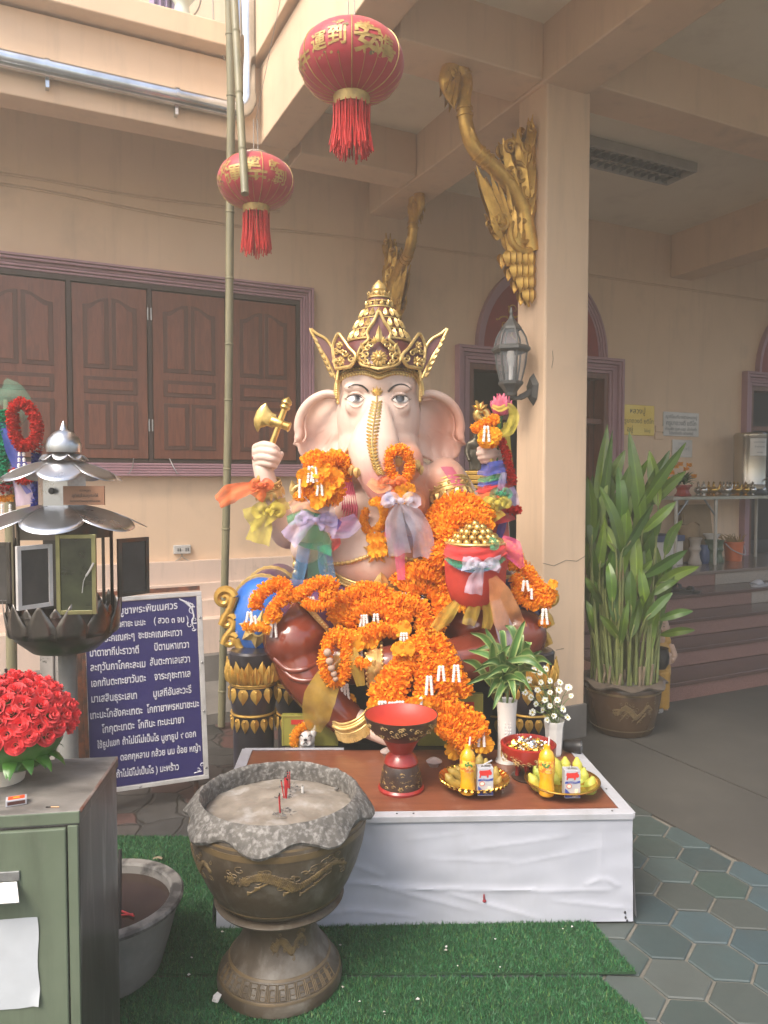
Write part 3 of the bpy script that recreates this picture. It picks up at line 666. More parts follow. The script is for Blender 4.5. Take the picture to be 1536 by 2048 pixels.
 # ground mats, table and what stands around it
M['turf']=mat('turf_backing',(.012,.045,.016),(.02,.07,.025),scale=20,rough=.9)
M['blade']=mat('turf_blades',(.022,.105,.032),(.014,.065,.022),scale=30,rough=.6,attr='col',lo=.4,hi=.7)
M['cloth']=mat('white_cloth',(.40,.415,.465),(.355,.37,.42),scale=2.5,rough=.85,bump=.0008,bscale=260,col3=(.50,.47,.43),scale3=3.5,lo3=.66,hi3=.85)
M['tabw']=mat('table_plywood',(.22,.075,.038),(.16,.052,.028),scale=4,rough=.35,stretch=(1.5,9,9),col3=(.30,.16,.11),scale3=9,lo3=.64,hi3=.8)
M['trim']=mat('white_trim',(.43,.435,.47),(.36,.36,.375),scale=12,rough=.5)
M['lacq']=mat('red_lacquer',(.34,.022,.014),(.24,.016,.012),scale=8,rough=.3,coat=.3)
M['lacq_in']=mat('bright_red_lacquer',(.50,.045,.025),(.40,.03,.02),scale=5,rough=.45)
M['lacqk']=mat('black_lacquer',(.03,.018,.014),(.06,.03,.02),scale=14,rough=.35)
M['orn']=mat('painted_gold_ornament',(.42,.28,.10),(.26,.16,.06),scale=40,rough=.45,metal=.4)
streaks(M['cloth'],(3,3,1.2),.45,(.27,.265,.27),.5,.8);streaks(M['tabw'],(8,8,8),.4,(.34,.2,.15),.58,.72)
def turf(name,label,pts,z,seed):
 rnd=np.random.RandomState(seed);pts=np.array(pts)
 b=MB();k=len(pts);b.add([(x,y,z) for x,y in pts]+[(x,y,z-.006) for x,y in pts],[tuple(range(k))]+[(i,k+i,k+(i+1) % k,(i+1) % k) for i in range(k)])
 base=tag(b.build(name,M['turf'],smooth=False),label,'grass mat')
 lo,hi=pts.min(0),pts.max(0);N=int((hi[0]-lo[0])*(hi[1]-lo[1])*60000)
 q=lo+(hi-lo)*rnd.rand(N,2)
 ins=np.zeros(N,bool);j=k-1
 for i in range(k):
  xi,yi=pts[i];xj,yj=pts[j]
  c=((yi>q[:,1]) != (yj>q[:,1])) & (q[:,0]<(xj-xi)*(q[:,1]-yi)/(yj-yi+1e-12)+xi);ins ^= c;j=i
 q=q[ins];N=len(q);a=rnd.rand(N)*2*pi;L=.008+.010*rnd.rand(N);wd=.0012+.001*rnd.rand(N)
 ln=.9*rnd.rand(N);b2=rnd.rand(N)*2*pi
 V=np.zeros((N,3,3));V[:,0,0]=q[:,0]-wd*np.cos(a);V[:,0,1]=q[:,1]-wd*np.sin(a);V[:,1,0]=q[:,0]+wd*np.cos(a);V[:,1,1]=q[:,1]+wd*np.sin(a)
 V[:,:2,2]=z;V[:,2,0]=q[:,0]+L*ln*np.cos(b2);V[:,2,1]=q[:,1]+L*ln*np.sin(b2);V[:,2,2]=z+L*(1-.35*ln)
 o=np.array(ORI[base.name]);V-=o
 me=bpy.data.meshes.new('pile');me.vertices.add(3*N);me.vertices.foreach_set('co',V.ravel());me.loops.add(3*N);me.loops.foreach_set('vertex_index',np.arange(3*N))
 me.polygons.add(N);me.polygons.foreach_set('loop_start',np.arange(0,3*N,3));me.update();me.materials.append(M['blade'])
 at=me.attributes.new('col','FLOAT_COLOR','FACE');v=.65+.8*rnd.rand(N,1);y=rnd.rand(N,1)<.12
 cc=np.where(y,np.array([[.10,.19,.05]]),np.array([[.026,.125,.042]]))*v;at.data.foreach_set('color',np.concatenate([cc,np.ones((N,1))],1).astype(np.float32).ravel())
 p=bpy.data.objects.new('pile',me);C.objects.link(p);p.parent=base;tag(p,kind='stuff')
 return base
turf('grass_mat','large green artificial grass mat under the urn and the cloth-covered table',[(-1.75,1.35),(.72,1.35),(.77,2.26),(.80,2.285),(.72,2.50),(.66,2.62),(-.56,2.62),(-.56,3.16),(-1.75,3.19)],.006,1) if False else None
turf('grass_mat','far green artificial grass mat reaching under the white table cloth',[(-1.8,2.272),(.79,2.285),(.69,2.70),(-.52,2.70),(-.545,3.17),(-1.8,3.2)],.012,1)['group']='artificial grass mats'
turf('grass_mat','near green artificial grass mat running out of the bottom of the frame',[(-1.8,1.2),(.86,1.2),(.74,2.10),(.67,2.262),(-1.8,2.262)],.012,2)['group']='artificial grass mats'
for i,(x,y,l) in enumerate(((1098,1100,'curled dry leaf lying on the grass mat left of the urn'),)):
 p=G(75,0,0) if False else G(315,1718,.03);lf=MB();lf.band([[p+Vector((.02*t-.02,.006*sin(t*2)+d,.006*abs(d)*150*.2+.004*sin(t))) for d in (-.008,0,.008)] for t in (0,.5,1,1.5,2)])
 tag(lf.build('dry_leaf',mat('dry_leaf',(.22,.17,.11),rough=.8),fix=False),l,'leaf')
p=G(432,2003,.02);tag(MB().add([p+Vector(v) for v in ((-.012,0,0),(.008,-.012,.004),(.016,.004,.018),(.002,.012,.022),(-.010,.010,.012))],[(0,1,2,4),(4,2,3)]).build('paper_scrap',M['white'],fix=False,smooth=False),'scrap of white paper on the grass at the foot of the urn','paper')
fr_=random.Random(5)
for i in range(26):
 x,y=fr_.uniform(-.62,.70),fr_.uniform(1.95,2.52);q=Vector((x,y,.026));a=fr_.uniform(0,6.3);r=fr_.uniform(.003,.007)
 o=MB().add([q+Vector((r*cos(a+b2)*fr_.uniform(.6,1.3),r*sin(a+b2),fr_.uniform(0,.004))) for b2 in (0,1.5,3,4.4)],[(0,1,2,3)]).build('fallen_flake',M['white'] if i % 3 else M['fit'],fix=False,smooth=False)
 tag(o,'tiny pale fallen flake lying on the green grass mat','litter','fallen flakes on the grass mats')
 # low table
TZ=.385;tfl,tfr,tbr,tbl=Vector((-.577,2.535,0)),Vector((.871,2.580,0)),Vector((.833,3.222,0)),Vector((-.605,3.205,0))
tb=thing('offering_table','low table with a brown top and a white cloth skirt','table',((tfl+tbr)/2))
def lerp(a,b,t): return a+(b-a)*t
ins=.028
def tq(u,v,z): return lerp(lerp(tfl,tfr,u),lerp(tbl,tbr,u),v)+Vector((0,0,z))
MB().add([tq(.012,.02,TZ-.02),tq(.988,.02,TZ-.02),tq(.988,.98,TZ-.02),tq(.012,.98,TZ-.02)]+[tq(.012,.02,TZ),tq(.988,.02,TZ),tq(.988,.98,TZ),tq(.012,.98,TZ)],[(3,2,1,0),(4,5,6,7),(0,1,5,4),(1,2,6,5),(2,3,7,6),(3,0,4,7)]).build('tabletop',M['tabw'],tb,smooth=False)
creases=[((.05,.30),(.17,.52),1),((.12,.08),(.33,.16),1),((.22,.45),(.55,.32),1.1),((.40,.35),(.95,.30),1.2),((.35,.42),(.62,.12),1),((.30,.62),(.40,.46),.9),((.30,.17),(.48,.09),1),((.55,.30),(.78,.05),.9),((.88,.35),(.93,.42),1),((.93,.42),(.97,.33),1),((.6,.70),(.85,.82),.6),((.70,.55),(.92,.70),.5),((.80,.22),(1.,.12),.8),((.5,.62),(.72,.58),.5),((.92,.45),(.925,.92),.5),((.02,.46),(.22,.33),.8),((.1,.75),(.3,.68),.5),((.45,.80),(.6,.86),.4)]
def fold(u,v,seedv):
 d=.004*mnoise.noise((u*5+seedv,v*3,1.3))+.0025*mnoise.noise((u*14+seedv,v*6,4.1))
 for (a,b,s) in creases:
  ax,ay=a[0]*1.45,a[1]*.38;bx,by=b[0]*1.45,b[1]*.38;x,y=u*1.45,v*.38
  dx,dy=bx-ax,by-ay;L2=dx*dx+dy*dy;t=max(0,min(1,((x-ax)*dx+(y-ay)*dy)/L2));e=hypot(x-ax-dx*t,y-ay-dy*t)
  sg=((x-ax)*dy-(y-ay)*dx)/sqrt(L2)
  k=sin(pi*min(1,max(0,t)))**.4 if 0<t<1 else 0
  d+=s*k*(.0026*math.exp(-(e/.010)**2)+.0016*math.exp(-(e/.045)**2)*(1 if sg>0 else-.6))
 return d
def skirt(a,b,name,nx,seedv):
 n=(b-a).cross(Vector((0,0,1))).normalized();m=MB();rows=[]
 for j in range(61):
  v=j/60;row=[]
  for i in range(nx+1):
   u=i/nx;dd=fold(u,v,seedv)*(1 if 0<v<1 else .4)
   fl=.018*(1-v)**2;zz=.010+.006*mnoise.noise((u*6,seedv,0))*(1-v)
   row.append(lerp(a,b,u)+n*(dd*min(1,6*(1-v))+fl+.002)+Vector((0,0,lerp(zz,TZ-.004,v))))
  rows.append(row)
 m.band(rows);o=m.build(name,M['cloth'],tb,fix=False)
 return o
skirt(tfl,tfr,'cloth_skirt',220,0.);skirt(tfr,tbr,'cloth_skirt',80,5.);skirt(tbl,tfl,'cloth_skirt',80,9.)
def strip(a,b,n_in,wid,name='trim'):
 d=(b-a).normalized();m=MB();u=Vector((0,0,1));o=-n_in
 pr=[a+o*.008+u*(TZ-.018),a+o*.010+u*(TZ+.004),a+n_in*wid+u*(TZ+.005),a+n_in*wid+u*(TZ+.001),a+u*(TZ+.0005),a+o*.004+u*(TZ-.018)]
 pr2=[p+(b-a) for p in pr];k=len(pr);m.add(pr+pr2,[tuple(range(k)),tuple(range(2*k-1,k-1,-1))]+[(i,k+i,k+(i+1) % k,(i+1) % k) for i in range(k)])
 m.build(name,M['trim'],tb,smooth=False,bevel=.0015)
ny=(tbl-tfl).normalized();nx_=(tfr-tfl).normalized()
strip(tfl,tfr,ny,.034);strip(tfr,tbr,-nx_,.036);strip(tbl,tfl,nx_,.036);strip(lerp(tbl,tbr,.30),tbl,-ny,.014)
sc_=MB()
for x,y in ((1390,1588,),(1437,1652)): pass
for u,v in ((.985,.30),(.976,.62),(.953,.01),(.43,.012),(.47,.012)): sc_.ell(tq(u,v+.01,TZ+.005),(.004,.004,.002),8,6)
sc_.build('screw',M['black'],tb)
stn=MB()
for (px,py,rx,rz) in ((968,1795,.003,.014),(969,1802,.007,.006)):
 p=P(px,py,2.545);stn.ell(p,(rx,.004,rz),8,6)
stn.build('red_stain',mat('red_stain',(.28,.03,.04),rough=.8),tb)
stn=MB()
for (px,py) in ((1249,1823),(1250,1833),(1253,1839)): stn.ell(P(px,py,2.568),(.005,.012,.006),8,6)
stn.build('dark_spot',M['black'],tb)
# urn for incense on its pedestal
M['clay']=mat('glazed_brown_clay',(.050,.036,.023),(.088,.068,.046),scale=12,rough=.5,bump=.003,bscale=70,col3=(.19,.175,.15),scale3=6,lo3=.52,hi3=.78,rvar=.2,detail=10)
M['clayb']=mat('ochre_glaze_band',(.15,.10,.045),(.085,.062,.034),scale=9,rough=.45)
M['rim']=mat('weathered_rim',(.13,.12,.105),(.065,.06,.054),scale=30,rough=.85,bump=.006,bscale=45,col3=(.27,.255,.235),scale3=75,lo3=.48,hi3=.68,detail=9)
M['sand']=mat('ash_sand',(.25,.215,.175),(.17,.145,.115),scale=14,rough=.95,bump=.006,bscale=120,col3=(.35,.33,.305),scale3=9,lo3=.52,hi3=.68,detail=9)
uc=Vector((-.322,2.262,.012))
ped=thing('urn_pedestal','waisted brown glazed pedestal with a gold dragon and key-fret band','pedestal',uc)
pprof=[(.178,0),(.190,.006),(.192,.025),(.185,.045),(.158,.085),(.135,.115),(.118,.145),(.110,.175),(.112,.20),(.125,.228),(.150,.248),(.192,.262),(.198,.270),(.190,.276),(.17,.278)]
b=MB();b.lathe([(0,.0)]+pprof+[(0,.272)],64,uc);b.build('body',M['clay'],ped)
def rad_at(prof,z):
 for (r0,z0),(r1,z1) in zip(prof,prof[1:]):
  if z0 <= z <= z1 and z1>z0: return r0+(r1-r0)*(z-z0)/(z1-z0)
 return prof[-1][0]
def ringband(prof,z0,z1,off,name,m,par,c):
 pr=[(rad_at(prof,z0)-.002,z0)]+[(rad_at(prof,z)+off,z) for z in np.linspace(z0,z1,5)]+[(rad_at(prof,z1)-.002,z1)]
 MB().lathe(pr,72,c).build(name,m,par)
ringband(pprof,.040,.047,.0015,'glaze_band',M['clayb'],ped,uc);ringband(pprof,.088,.094,.0015,'glaze_band',M['clayb'],ped,uc)
def on_prof(prof,c,ang,z,off=.003): r=rad_at(prof,z)+off;return Vector((c[0]+r*sin(ang),c[1]-r*cos(ang),c[2]+z))
fr_=MB()
for i in range(15):
 a=-1.15+i*.165
 def kp(u,v): return on_prof(pprof,uc,a+u*.075,.067+v*.017,.001)
 for path in ([(-.9,-1),(-.9,1),(.9,1),(.9,-1),(-.5,-1),(-.5,.4),(.5,.4)],[(-.2,-.4),(.5,-.4)]): fr_.tube([kp(*q) for q in path],.0019,5)
fr_.build('key_fret',M['clayb'],ped)
def dragon(prof,c,a0,z0,sx,sz,name,par,seed):
 r_=random.Random(seed);m=MB();path=catmull([(-.95,-.05,0),(-.6,.45,0),(-.25,.1,0),(.05,-.35,0),(.4,.15,0),(.7,.55,0),(1.,.2,0)],10);k=len(path)
 for i,p in enumerate(path):
  q=i/(k-1);w_=(.13*sin(pi*min(1,q*.9+.18))+.03)
  for d in range(-3,4):
   u,v=p.x+d*w_*.25*.3+.012*(d % 2),p.y+d*w_*.45
   e=on_prof(prof,c,a0+u*sx,z0+v*sz,.0005);m.ell(e,(.0035+.002*r_.random(),.003,.003+.002*r_.random()),6,4)
 for (u,v) in () if sx<.5 else ((-.6,-.2),(-.1,-.6),(.45,-.3),(.2,-.75),(-.75,-.55)):
  for t in range(9): m.ell(on_prof(prof,c,a0+(u+.16*t/9)*sx,z0+(v+.3*t/9)*sz,.0005),(.004,.003,.003),6,4)
  for f in (-1,0,1): m.tube([on_prof(prof,c,a0+u*sx,z0+v*sz),on_prof(prof,c,a0+(u-.09)*sx,z0+(v-.10+f*.10)*sz)],.0018,5)
 for t in range(34):
  q=path[r_.randrange(k)];u0,v0=q.x+r_.uniform(-.2,.2),q.y+r_.uniform(-.6,.6);pts=[];rr_=r_.uniform(.07,.13);a0_=r_.uniform(0,6.3);dr_2=r_.choice((-1,1))
  for e in range(11): a=a0_+dr_2*e*.62;r2=rr_*(1-e/13);pts.append(on_prof(prof,c,a0+(u0+r2*cos(a))*sx,z0+(v0+1.9*r2*sin(a))*sz,.0003))
  m.tube(pts,.0014,5)
 for t in range(60):
  a=r_.uniform(0,6.3);rr=.26*sqrt(r_.random());m.ell(on_prof(prof,c,a0+(-1.0+rr*cos(a))*sx,z0+(.05+1.2*rr*sin(a))*sz,.0005),(.003,.0028,.004),6,4)
 m.build(name,M['orn2'],par)
M['orn2']=mat('relief_dragon_glaze',(.17,.115,.045),(.085,.058,.03),scale=40,rough=.5)
dragon(pprof,uc,.42,.165,.42,.040,'relief_dragon',ped,4)
urn=thing('incense_urn','large brown glazed bowl with a pale crumbling scalloped rim, full of sand','urn',uc+Vector((0,0,.279)))
ub_=uc+Vector((0,0,.279));RZ=.312
uprof=[(.165,0),(.182,.004),(.198,.020),(.218,.055),(.240,.105),(.257,.16),(.266,.205),(.268,.24),(.262,.262),(.25,.272)]
MB().lathe([(0,0)]+uprof,72,ub_).build('body',M['clay'],urn)
ringband(uprof,.218,.236,.0018,'glaze_band',M['clayb'],urn,ub_);ringband(uprof,.246,.252,.0015,'glaze_band',M['clayb'],urn,ub_);ringband(uprof,.024,.029,.0015,'glaze_band',M['clayb'],urn,ub_)
dragon(uprof,ub_,.30,.155,.62,.05,'relief_dragon',urn,9);dragon(uprof,ub_,-1.05,.15,.35,.05,'relief_dragon',urn,11)
nl=8
def lip(a): return cos(nl*(a)+.5)
def rimw(r,z,a,i):
 k=lip(a);t=rw_[i]
 nzv=mnoise.noise((cos(a)*9,sin(a)*9,i*.6))*.004
 return (r+t*(.013*k)+nzv,z-t*(.024*(.5+.5*k))+nzv)
rp=[(.246,.255,0),(.256,.268,.3),(.268,.262,.8),(.277,.262,1),(.281,.270,1),(.276,.280,.9),(.262,.296,.55),(.246,.308,.15),(.238,.311,0),(.231,.304,0),(.228,.285,0),(.23,.25,0)]
rw_=[q[2] for q in rp]
MB().lathe([(q[0],q[1]) for q in rp],160,ub_,wob=rimw).build('rim',M['rim'],urn)
sd_=MB();rows=[]
for i in range(26):
 r=.236*i/25;rows.append([(ub_.x+r*cos(a),ub_.y+r*sin(a),ub_.z+.262+.010*mnoise.noise((r*14*cos(a),r*14*sin(a),2))+.004*mnoise.noise((r*50*cos(a),r*50*sin(a),5))-.012*(r/.236)**3+.012*math.exp(-((r*cos(a)-.02)**2+(r*sin(a)-.02)**2)/.006)) for a in [2*pi*j/72 for j in range(72)]])
sd_.band(rows,closed=True);sd_.build('sand',M['sand'],urn)
M['inc']=mat('red_incense_stub',(.42,.015,.02),rough=.6)
M['ash']=mat('burnt_end',(.02,.018,.018),rough=.9)
M['ashl']=mat('fallen_ash',(.05,.048,.046),(.25,.23,.21),scale=90,rough=.95)
IZ=ub_.z+.262
for px,py,n_,h_,lab in ((562,1628,3,.058,'nearest little bunch of red incense stubs in the sand'),(571,1600,7,.070,'splayed middle bunch of red incense stubs in the sand'),(579,1580,3,.062,'farthest bunch of red incense stubs in the sand')):
 c=G(px,py,IZ);t=thing('incense_bunch',lab,'incense',c,0,'incense stubs in the urn')
 for i in range(n_):
  a=R.uniform(0,6.3);d=Vector((cos(a),sin(a),0))*.004;tip=c+d*(3.2 if n_>3 else 1.4)+Vector((0,0,h_*R.uniform(.85,1)))
  s=MB().tube([c+d*.6-Vector((0,0,.01)),tip],.0019,6,0).tube([tip,tip+(tip-c).normalized()*.004],.0019,6,1);s.build('stick',[M['inc'],M['ash']],t)
 am=MB()
 for i in range(46):
  a=R.uniform(0,6.3);r=.035*sqrt(R.random());p0=c+Vector((r*cos(a),r*sin(a),.006));b2=R.uniform(0,6.3);l=R.uniform(.006,.016)
  am.tube([p0,p0+Vector((l*cos(b2),l*sin(b2),.001))],.0012,4)
 am.build('fallen_ash',M['ashl'],t)
c=G(605,1583,IZ);t=thing('candle_stub','tiny white candle stub standing in the sand','candle',c);MB().lathe([(.0045,-.01),(.0045,.014),(.003,.017)],10,c).build('wax',M['white'],t);MB().tube([c+Vector((0,0,.016)),c+Vector((.001,0,.022))],.0008,5).build('wick',M['ash'],t)
for px,py,l in ((437,1577,'pebble lying in the sand at the left of the urn'),(673,1577,'pebble lying in the sand at the right of the urn')):
 tag(MB().ell(G(px,py,IZ),(.008,.007,.006),10,8).build('pebble',M['rim']),l,'pebble')
 # green steel cabinet
M['gmet']=mat('worn_green_enamel',(.135,.165,.115),(.10,.13,.085),scale=3.5,rough=.33,bump=.0006,bscale=30,col3=(.17,.18,.14),scale3=7,lo3=.62,hi3=.78,detail=8,rvar=.12)
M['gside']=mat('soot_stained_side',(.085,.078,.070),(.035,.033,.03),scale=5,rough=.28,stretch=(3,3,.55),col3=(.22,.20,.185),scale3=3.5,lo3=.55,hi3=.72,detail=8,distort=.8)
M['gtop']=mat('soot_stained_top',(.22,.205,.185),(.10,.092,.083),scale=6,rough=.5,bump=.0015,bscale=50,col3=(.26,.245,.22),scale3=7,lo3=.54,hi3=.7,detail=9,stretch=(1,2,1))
M['zinc']=mat('bare_zinc',(.36,.37,.36),(.22,.22,.215),scale=20,rough=.35,metal=.6)
streaks(M['gmet'],(9,9,.8),.5,(.055,.065,.045),.5,.75);streaks(M['clay'],(14,14,4),.55,(.20,.19,.165),.54,.74)
CH=.80;A=G(158,1621,CH);B_=G(0,1630.5,CH);Cb=G(235,1512,CH)
xa=(A-B_).normalized();ya=Vector((-xa.y,xa.x,0));dep=(Cb-A).dot(ya);lat=(Cb-A).dot(xa)
crz=atan2(xa.y,xa.x);cab=thing('steel_cabinet','worn green steel cabinet with a sooty top and a notice on its door','cabinet',(A.x,A.y,0),crz)
skew=lat/dep
def cq(x,y,z): return Vector((x+y*skew,y,z))
def cbox(a,b):
 o=MB();o.box(a,b);o.v=[tuple(cq(*p)) for p in o.v];return o
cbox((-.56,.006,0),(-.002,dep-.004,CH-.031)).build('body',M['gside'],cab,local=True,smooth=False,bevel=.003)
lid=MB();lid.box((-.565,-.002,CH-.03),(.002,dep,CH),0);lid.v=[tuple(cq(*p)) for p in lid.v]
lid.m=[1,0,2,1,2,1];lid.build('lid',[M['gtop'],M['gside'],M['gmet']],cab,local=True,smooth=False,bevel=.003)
rl=MB().tube([cq(.0,.005,CH-.004),cq(.0,dep-.01,CH-.004)],.005,6);rl.build('rusty_edge',mat('rust_edge',(.13,.045,.025),(.22,.19,.17),scale=14,rough=.6),cab,local=True)
gw=.024*(1.0);kx=1.64/F
dr_=-(158-135)*kx
cbox((dr_,-.003,0.02),(-.003,.0055,CH-.033)).build('door_frame',M['gmet'],cab,local=True,smooth=False,bevel=.002)
door=cbox((-.54,-.007,.02),(dr_-.003,.0055,CH-.037)).build('door',M['gmet'],cab,local=True,smooth=False,bevel=.003)
hz_=P(20,1758,A.y).z
hh_=MB();hx_=-(158-10)*kx
hh_.box((hx_-.05,-.012,hz_+.012),(hx_+.035,-.0072,hz_+.034));hh_.add([(hx_-.05,-.012,hz_+.012),(hx_+.03,-.012,hz_+.012),(hx_+.045,-.045,hz_-.02),(hx_-.05,-.045,hz_-.02),(hx_-.05,-.0078,hz_+.006),(hx_+.03,-.0078,hz_+.006),(hx_+.045,-.041,hz_-.024),(hx_-.05,-.041,hz_-.024)],[(0,1,2,3),(7,6,5,4),(0,4,5,1),(1,5,6,2),(2,6,7,3),(3,7,4,0)]);hh_.build('handle',M['zinc'],door,local=True,smooth=False,bevel=.0015)
pz0,pz1=P(20,1997,A.y).z,P(20,1822,A.y).z;b=MB();rows=[]
for j in range(13):
 rows.append([Vector((-.30+(-(158-75)*kx+.30)*i/16+.002*sin(j*.8),-.0085-.0012*(1+mnoise.noise((i*.4,j*.5,3)))-(.006 if i==16 and j<2 else 0),pz0+(pz1-pz0)*j/12+.003*sin(i*.4)*(j==0))) for i in range(17)])
b.band(rows);b.v=[tuple(Matrix.Translation(A*1-Vector((0,0,CH))) @ Matrix.Rotation(crz,4,'Z') @ Vector(v)) for v in b.v]
tag(b.build('paper_notice',mat('white_paper',(.50,.53,.56),(.42,.44,.46),scale=5,rough=.8,col3=(.30,.30,.31),scale3=6,lo3=.66,hi3=.85),fix=False),'blank smudged white paper pasted on the green cabinet door','notice')
mc=G(33,1607,CH+.001);mt=thing('matchbox','small white matchbox with a red label on the cabinet top','matchbox',mc,crz+.28)
MB().box((-.022,-.013,0),(.022,.013,.014)).build('sleeve',M['trim'],mt,local=True,smooth=False,bevel=.0008)
MB().box((-.0175,-.0095,.0142),(.0175,.0095,.0147)).build('label',mat('red_label',(.62,.07,.02),rough=.5),mt,local=True,smooth=False)
MB().box((-.007,-.005,.0148),(.007,.005,.0151)).build('emblem',mat('orange_emblem',(.75,.27,.03),rough=.5),mt,local=True,smooth=False)
MB().box((-.0185,-.0136,.003),(.0185,-.0131,.011)).build('striker',mat('striker_strip',(.07,.025,.02),rough=.9),mt,local=True,smooth=False)
mm=G(105,1614,CH+.002);tag(MB().tube([mm+Vector((-.015,0,0)),mm+Vector((-.004,.0005,0))],.0014,5,1).tube([mm+Vector((-.004,.0005,0)),mm+Vector((.015,.001,0))],.0013,5,0).build('spent_match',[mat('match_wood',(.55,.33,.17),rough=.8),M['ash']]),'burnt match beside the matchbox','match')
# grey basin behind the cabinet
bc=Vector((-.872,2.285,.012));bs=thing('water_basin','round grey cement basin with a mottled rim and dark water behind the cabinet','basin',bc)
M['cem']=mat('grey_cement',(.20,.195,.18),(.13,.127,.118),scale=6,rough=.85,bump=.002,bscale=60)
M['cemr']=mat('mottled_cement_rim',(.20,.19,.175),(.055,.052,.05),scale=14,rough=.85,lo=.45,hi=.6,bump=.002,bscale=60,detail=7)
MB().lathe([(0,0),(.15,0),(.17,.02),(.20,.12),(.225,.215),(.228,.226)],64,bc).build('body',M['cem'],bs)
MB().lathe([(.226,.222),(.238,.228),(.24,.238),(.234,.244),(.205,.245),(.198,.238),(.196,.20)],64,bc).build('rim',M['cemr'],bs)
MB().lathe([(0,.212),(.199,.212)],48,bc).build('water',mat('dark_still_water',(.03,.018,.014),(.045,.028,.022),scale=8,rough=.22),bs)
for i,(a,b2) in enumerate((((243,1822),(268,1832)),((243,1830),(266,1828)))):
 tag(MB().tube([G(*a,bc.z+.216),G(*b2,bc.z+.218)],.003,6).build('floating_incense',M['inc']),['red incense stick floating in the basin, nearer the rim','red incense stick floating in the basin, across another'][i],'incense')['group']='sticks in the basin'
tag(MB().tube([G(238,1880,bc.z+.20),P(240,1700,2.33)],.006,8,0).build('charred_stick',M['ash']),'tall charred stick standing in the basin by the cabinet edge','stick')
# offerings on the table
M['goldp']=mat('gold_plate',(.62,.36,.07),(.42,.23,.04),scale=20,rough=.22,metal=.9)
M['juice']=mat('orange_juice_bottle',(.74,.38,.012),(.66,.32,.01),scale=30,rough=.15,coat=.5)
M['straw']=mat('pale_straw',(.72,.60,.60),rough=.4)
M['ylab']=mat('bottle_label',(.80,.50,.06),(.62,.16,.02),scale=60,rough=.35,lo=.5,hi=.56)
M['green']=mat('print_green',(.08,.20,.04),rough=.4)
M['blue']=mat('print_blue',(.03,.06,.28),rough=.4)
M['redp']=mat('print_red',(.55,.035,.03),rough=.4)
M['cream']=mat('print_cream',(.72,.66,.52),rough=.4)
M['porc']=mat('white_porcelain',(.72,.70,.66),(.66,.64,.60),scale=8,rough=.2,coat=.4)
M['ban']=mat('banana_skin',(.50,.38,.05),(.38,.36,.05),scale=14,rough=.5,col3=(.16,.10,.03),scale3=32,lo3=.68,hi3=.76)
M['bang']=mat('green_banana_skin',(.50,.45,.07),(.30,.38,.06),scale=9,rough=.5,col3=(.25,.20,.06),scale3=30,lo3=.72,hi3=.8)
M['banr']=mat('overripe_banana_skin',(.40,.26,.045),(.26,.20,.045),scale=12,rough=.55,col3=(.07,.045,.02),scale3=26,lo3=.54,hi3=.68)
M['stem']=mat('plant_stem',(.16,.22,.06),(.11,.15,.05),scale=12,rough=.6)
def T(px,py): return G(px,py,TZ+.001)
c=T(802,1577);k=c.y/F
t=thing('footed_bowl','empty red lacquer bowl on a tall black and gold foot','bowl',c)
def zz(py): return P(802,py,c.y).z-c.z
def rr(w): return w/2*k
MB().lathe([(0,0),(rr(92),0),(rr(94),.008),(rr(88),.016),(0,.016)],48,c).build('foot_ring',M['lacq'],t)
MB().lathe([(rr(86),.016),(rr(80),zz(1545)),(rr(70),zz(1530)),(rr(66),zz(1526))],48,c).build('foot',M['lacqk'],t)
MB().lathe([(rr(66),zz(1526)),(rr(70),zz(1522)),(rr(62),zz(1512)),(rr(44),zz(1503)),(rr(52),zz(1497)),(rr(64),zz(1485)),(rr(78),zz(1474))],48,c).build('stem',M['lacq'],t)
MB().lathe([(rr(78),zz(1474)),(rr(112),zz(1462)),(rr(138),zz(1448)),(rr(148),zz(1432)),(rr(150),zz(1428)),(rr(145),zz(1428))],56,c).build('bowl',M['lacqk'],t)
MB().lathe([(0,zz(1456)),(rr(80),zz(1454)),(rr(125),zz(1443)),(rr(145),zz(1428))],56,c).build('inner_lacquer',M['lacq_in'],t)
o=MB()
def floral(o,rf,zf,n,seed,sz):
 r_=random.Random(seed)
 for i in range(n):
  a=r_.uniform(-1.9,1.9);v=r_.random();z=zf(v);r=rf(z)
  if i % 5==0:
   for q in range(6):
    b2=q*pi/3;o.ell((c.x+(r)*sin(a+sz*cos(b2)/r),c.y-(r)*cos(a+sz*cos(b2)/r),c.z+z+sz*sin(b2)),(.003,.002,.003),6,4)
  pts=[]
  for q in range(9):
   b2=q*.7;rad=sz*1.2*(1-q/11);aa=a+rad*cos(b2)/r;pts.append((c.x+(r+.001)*sin(aa),c.y-(r+.001)*cos(aa),c.z+z+rad*sin(b2)*.7))
  o.tube(pts,.0011,4)
floral(o,lambda z: rr(86)-(rr(16))*(z-.016)/(zz(1530)-.016),lambda v: .024+v*(zz(1536)-.024),60,1,.008)
o.build('foot_ornament',M['orn'],t);o=MB()
pb_=[(rr(112),zz(1462)),(rr(138),zz(1448)),(rr(148),zz(1432))]
floral(o,lambda z: rad_at(pb_,z)+.001,lambda v: zz(1460)+v*(zz(1436)-zz(1460)),70,2,.007)
o.build('rim_ornament',M['orn'],t)
M['tub']=mat('clear_plastic',(.7,.6,.55),rough=.1,alpha=.45)
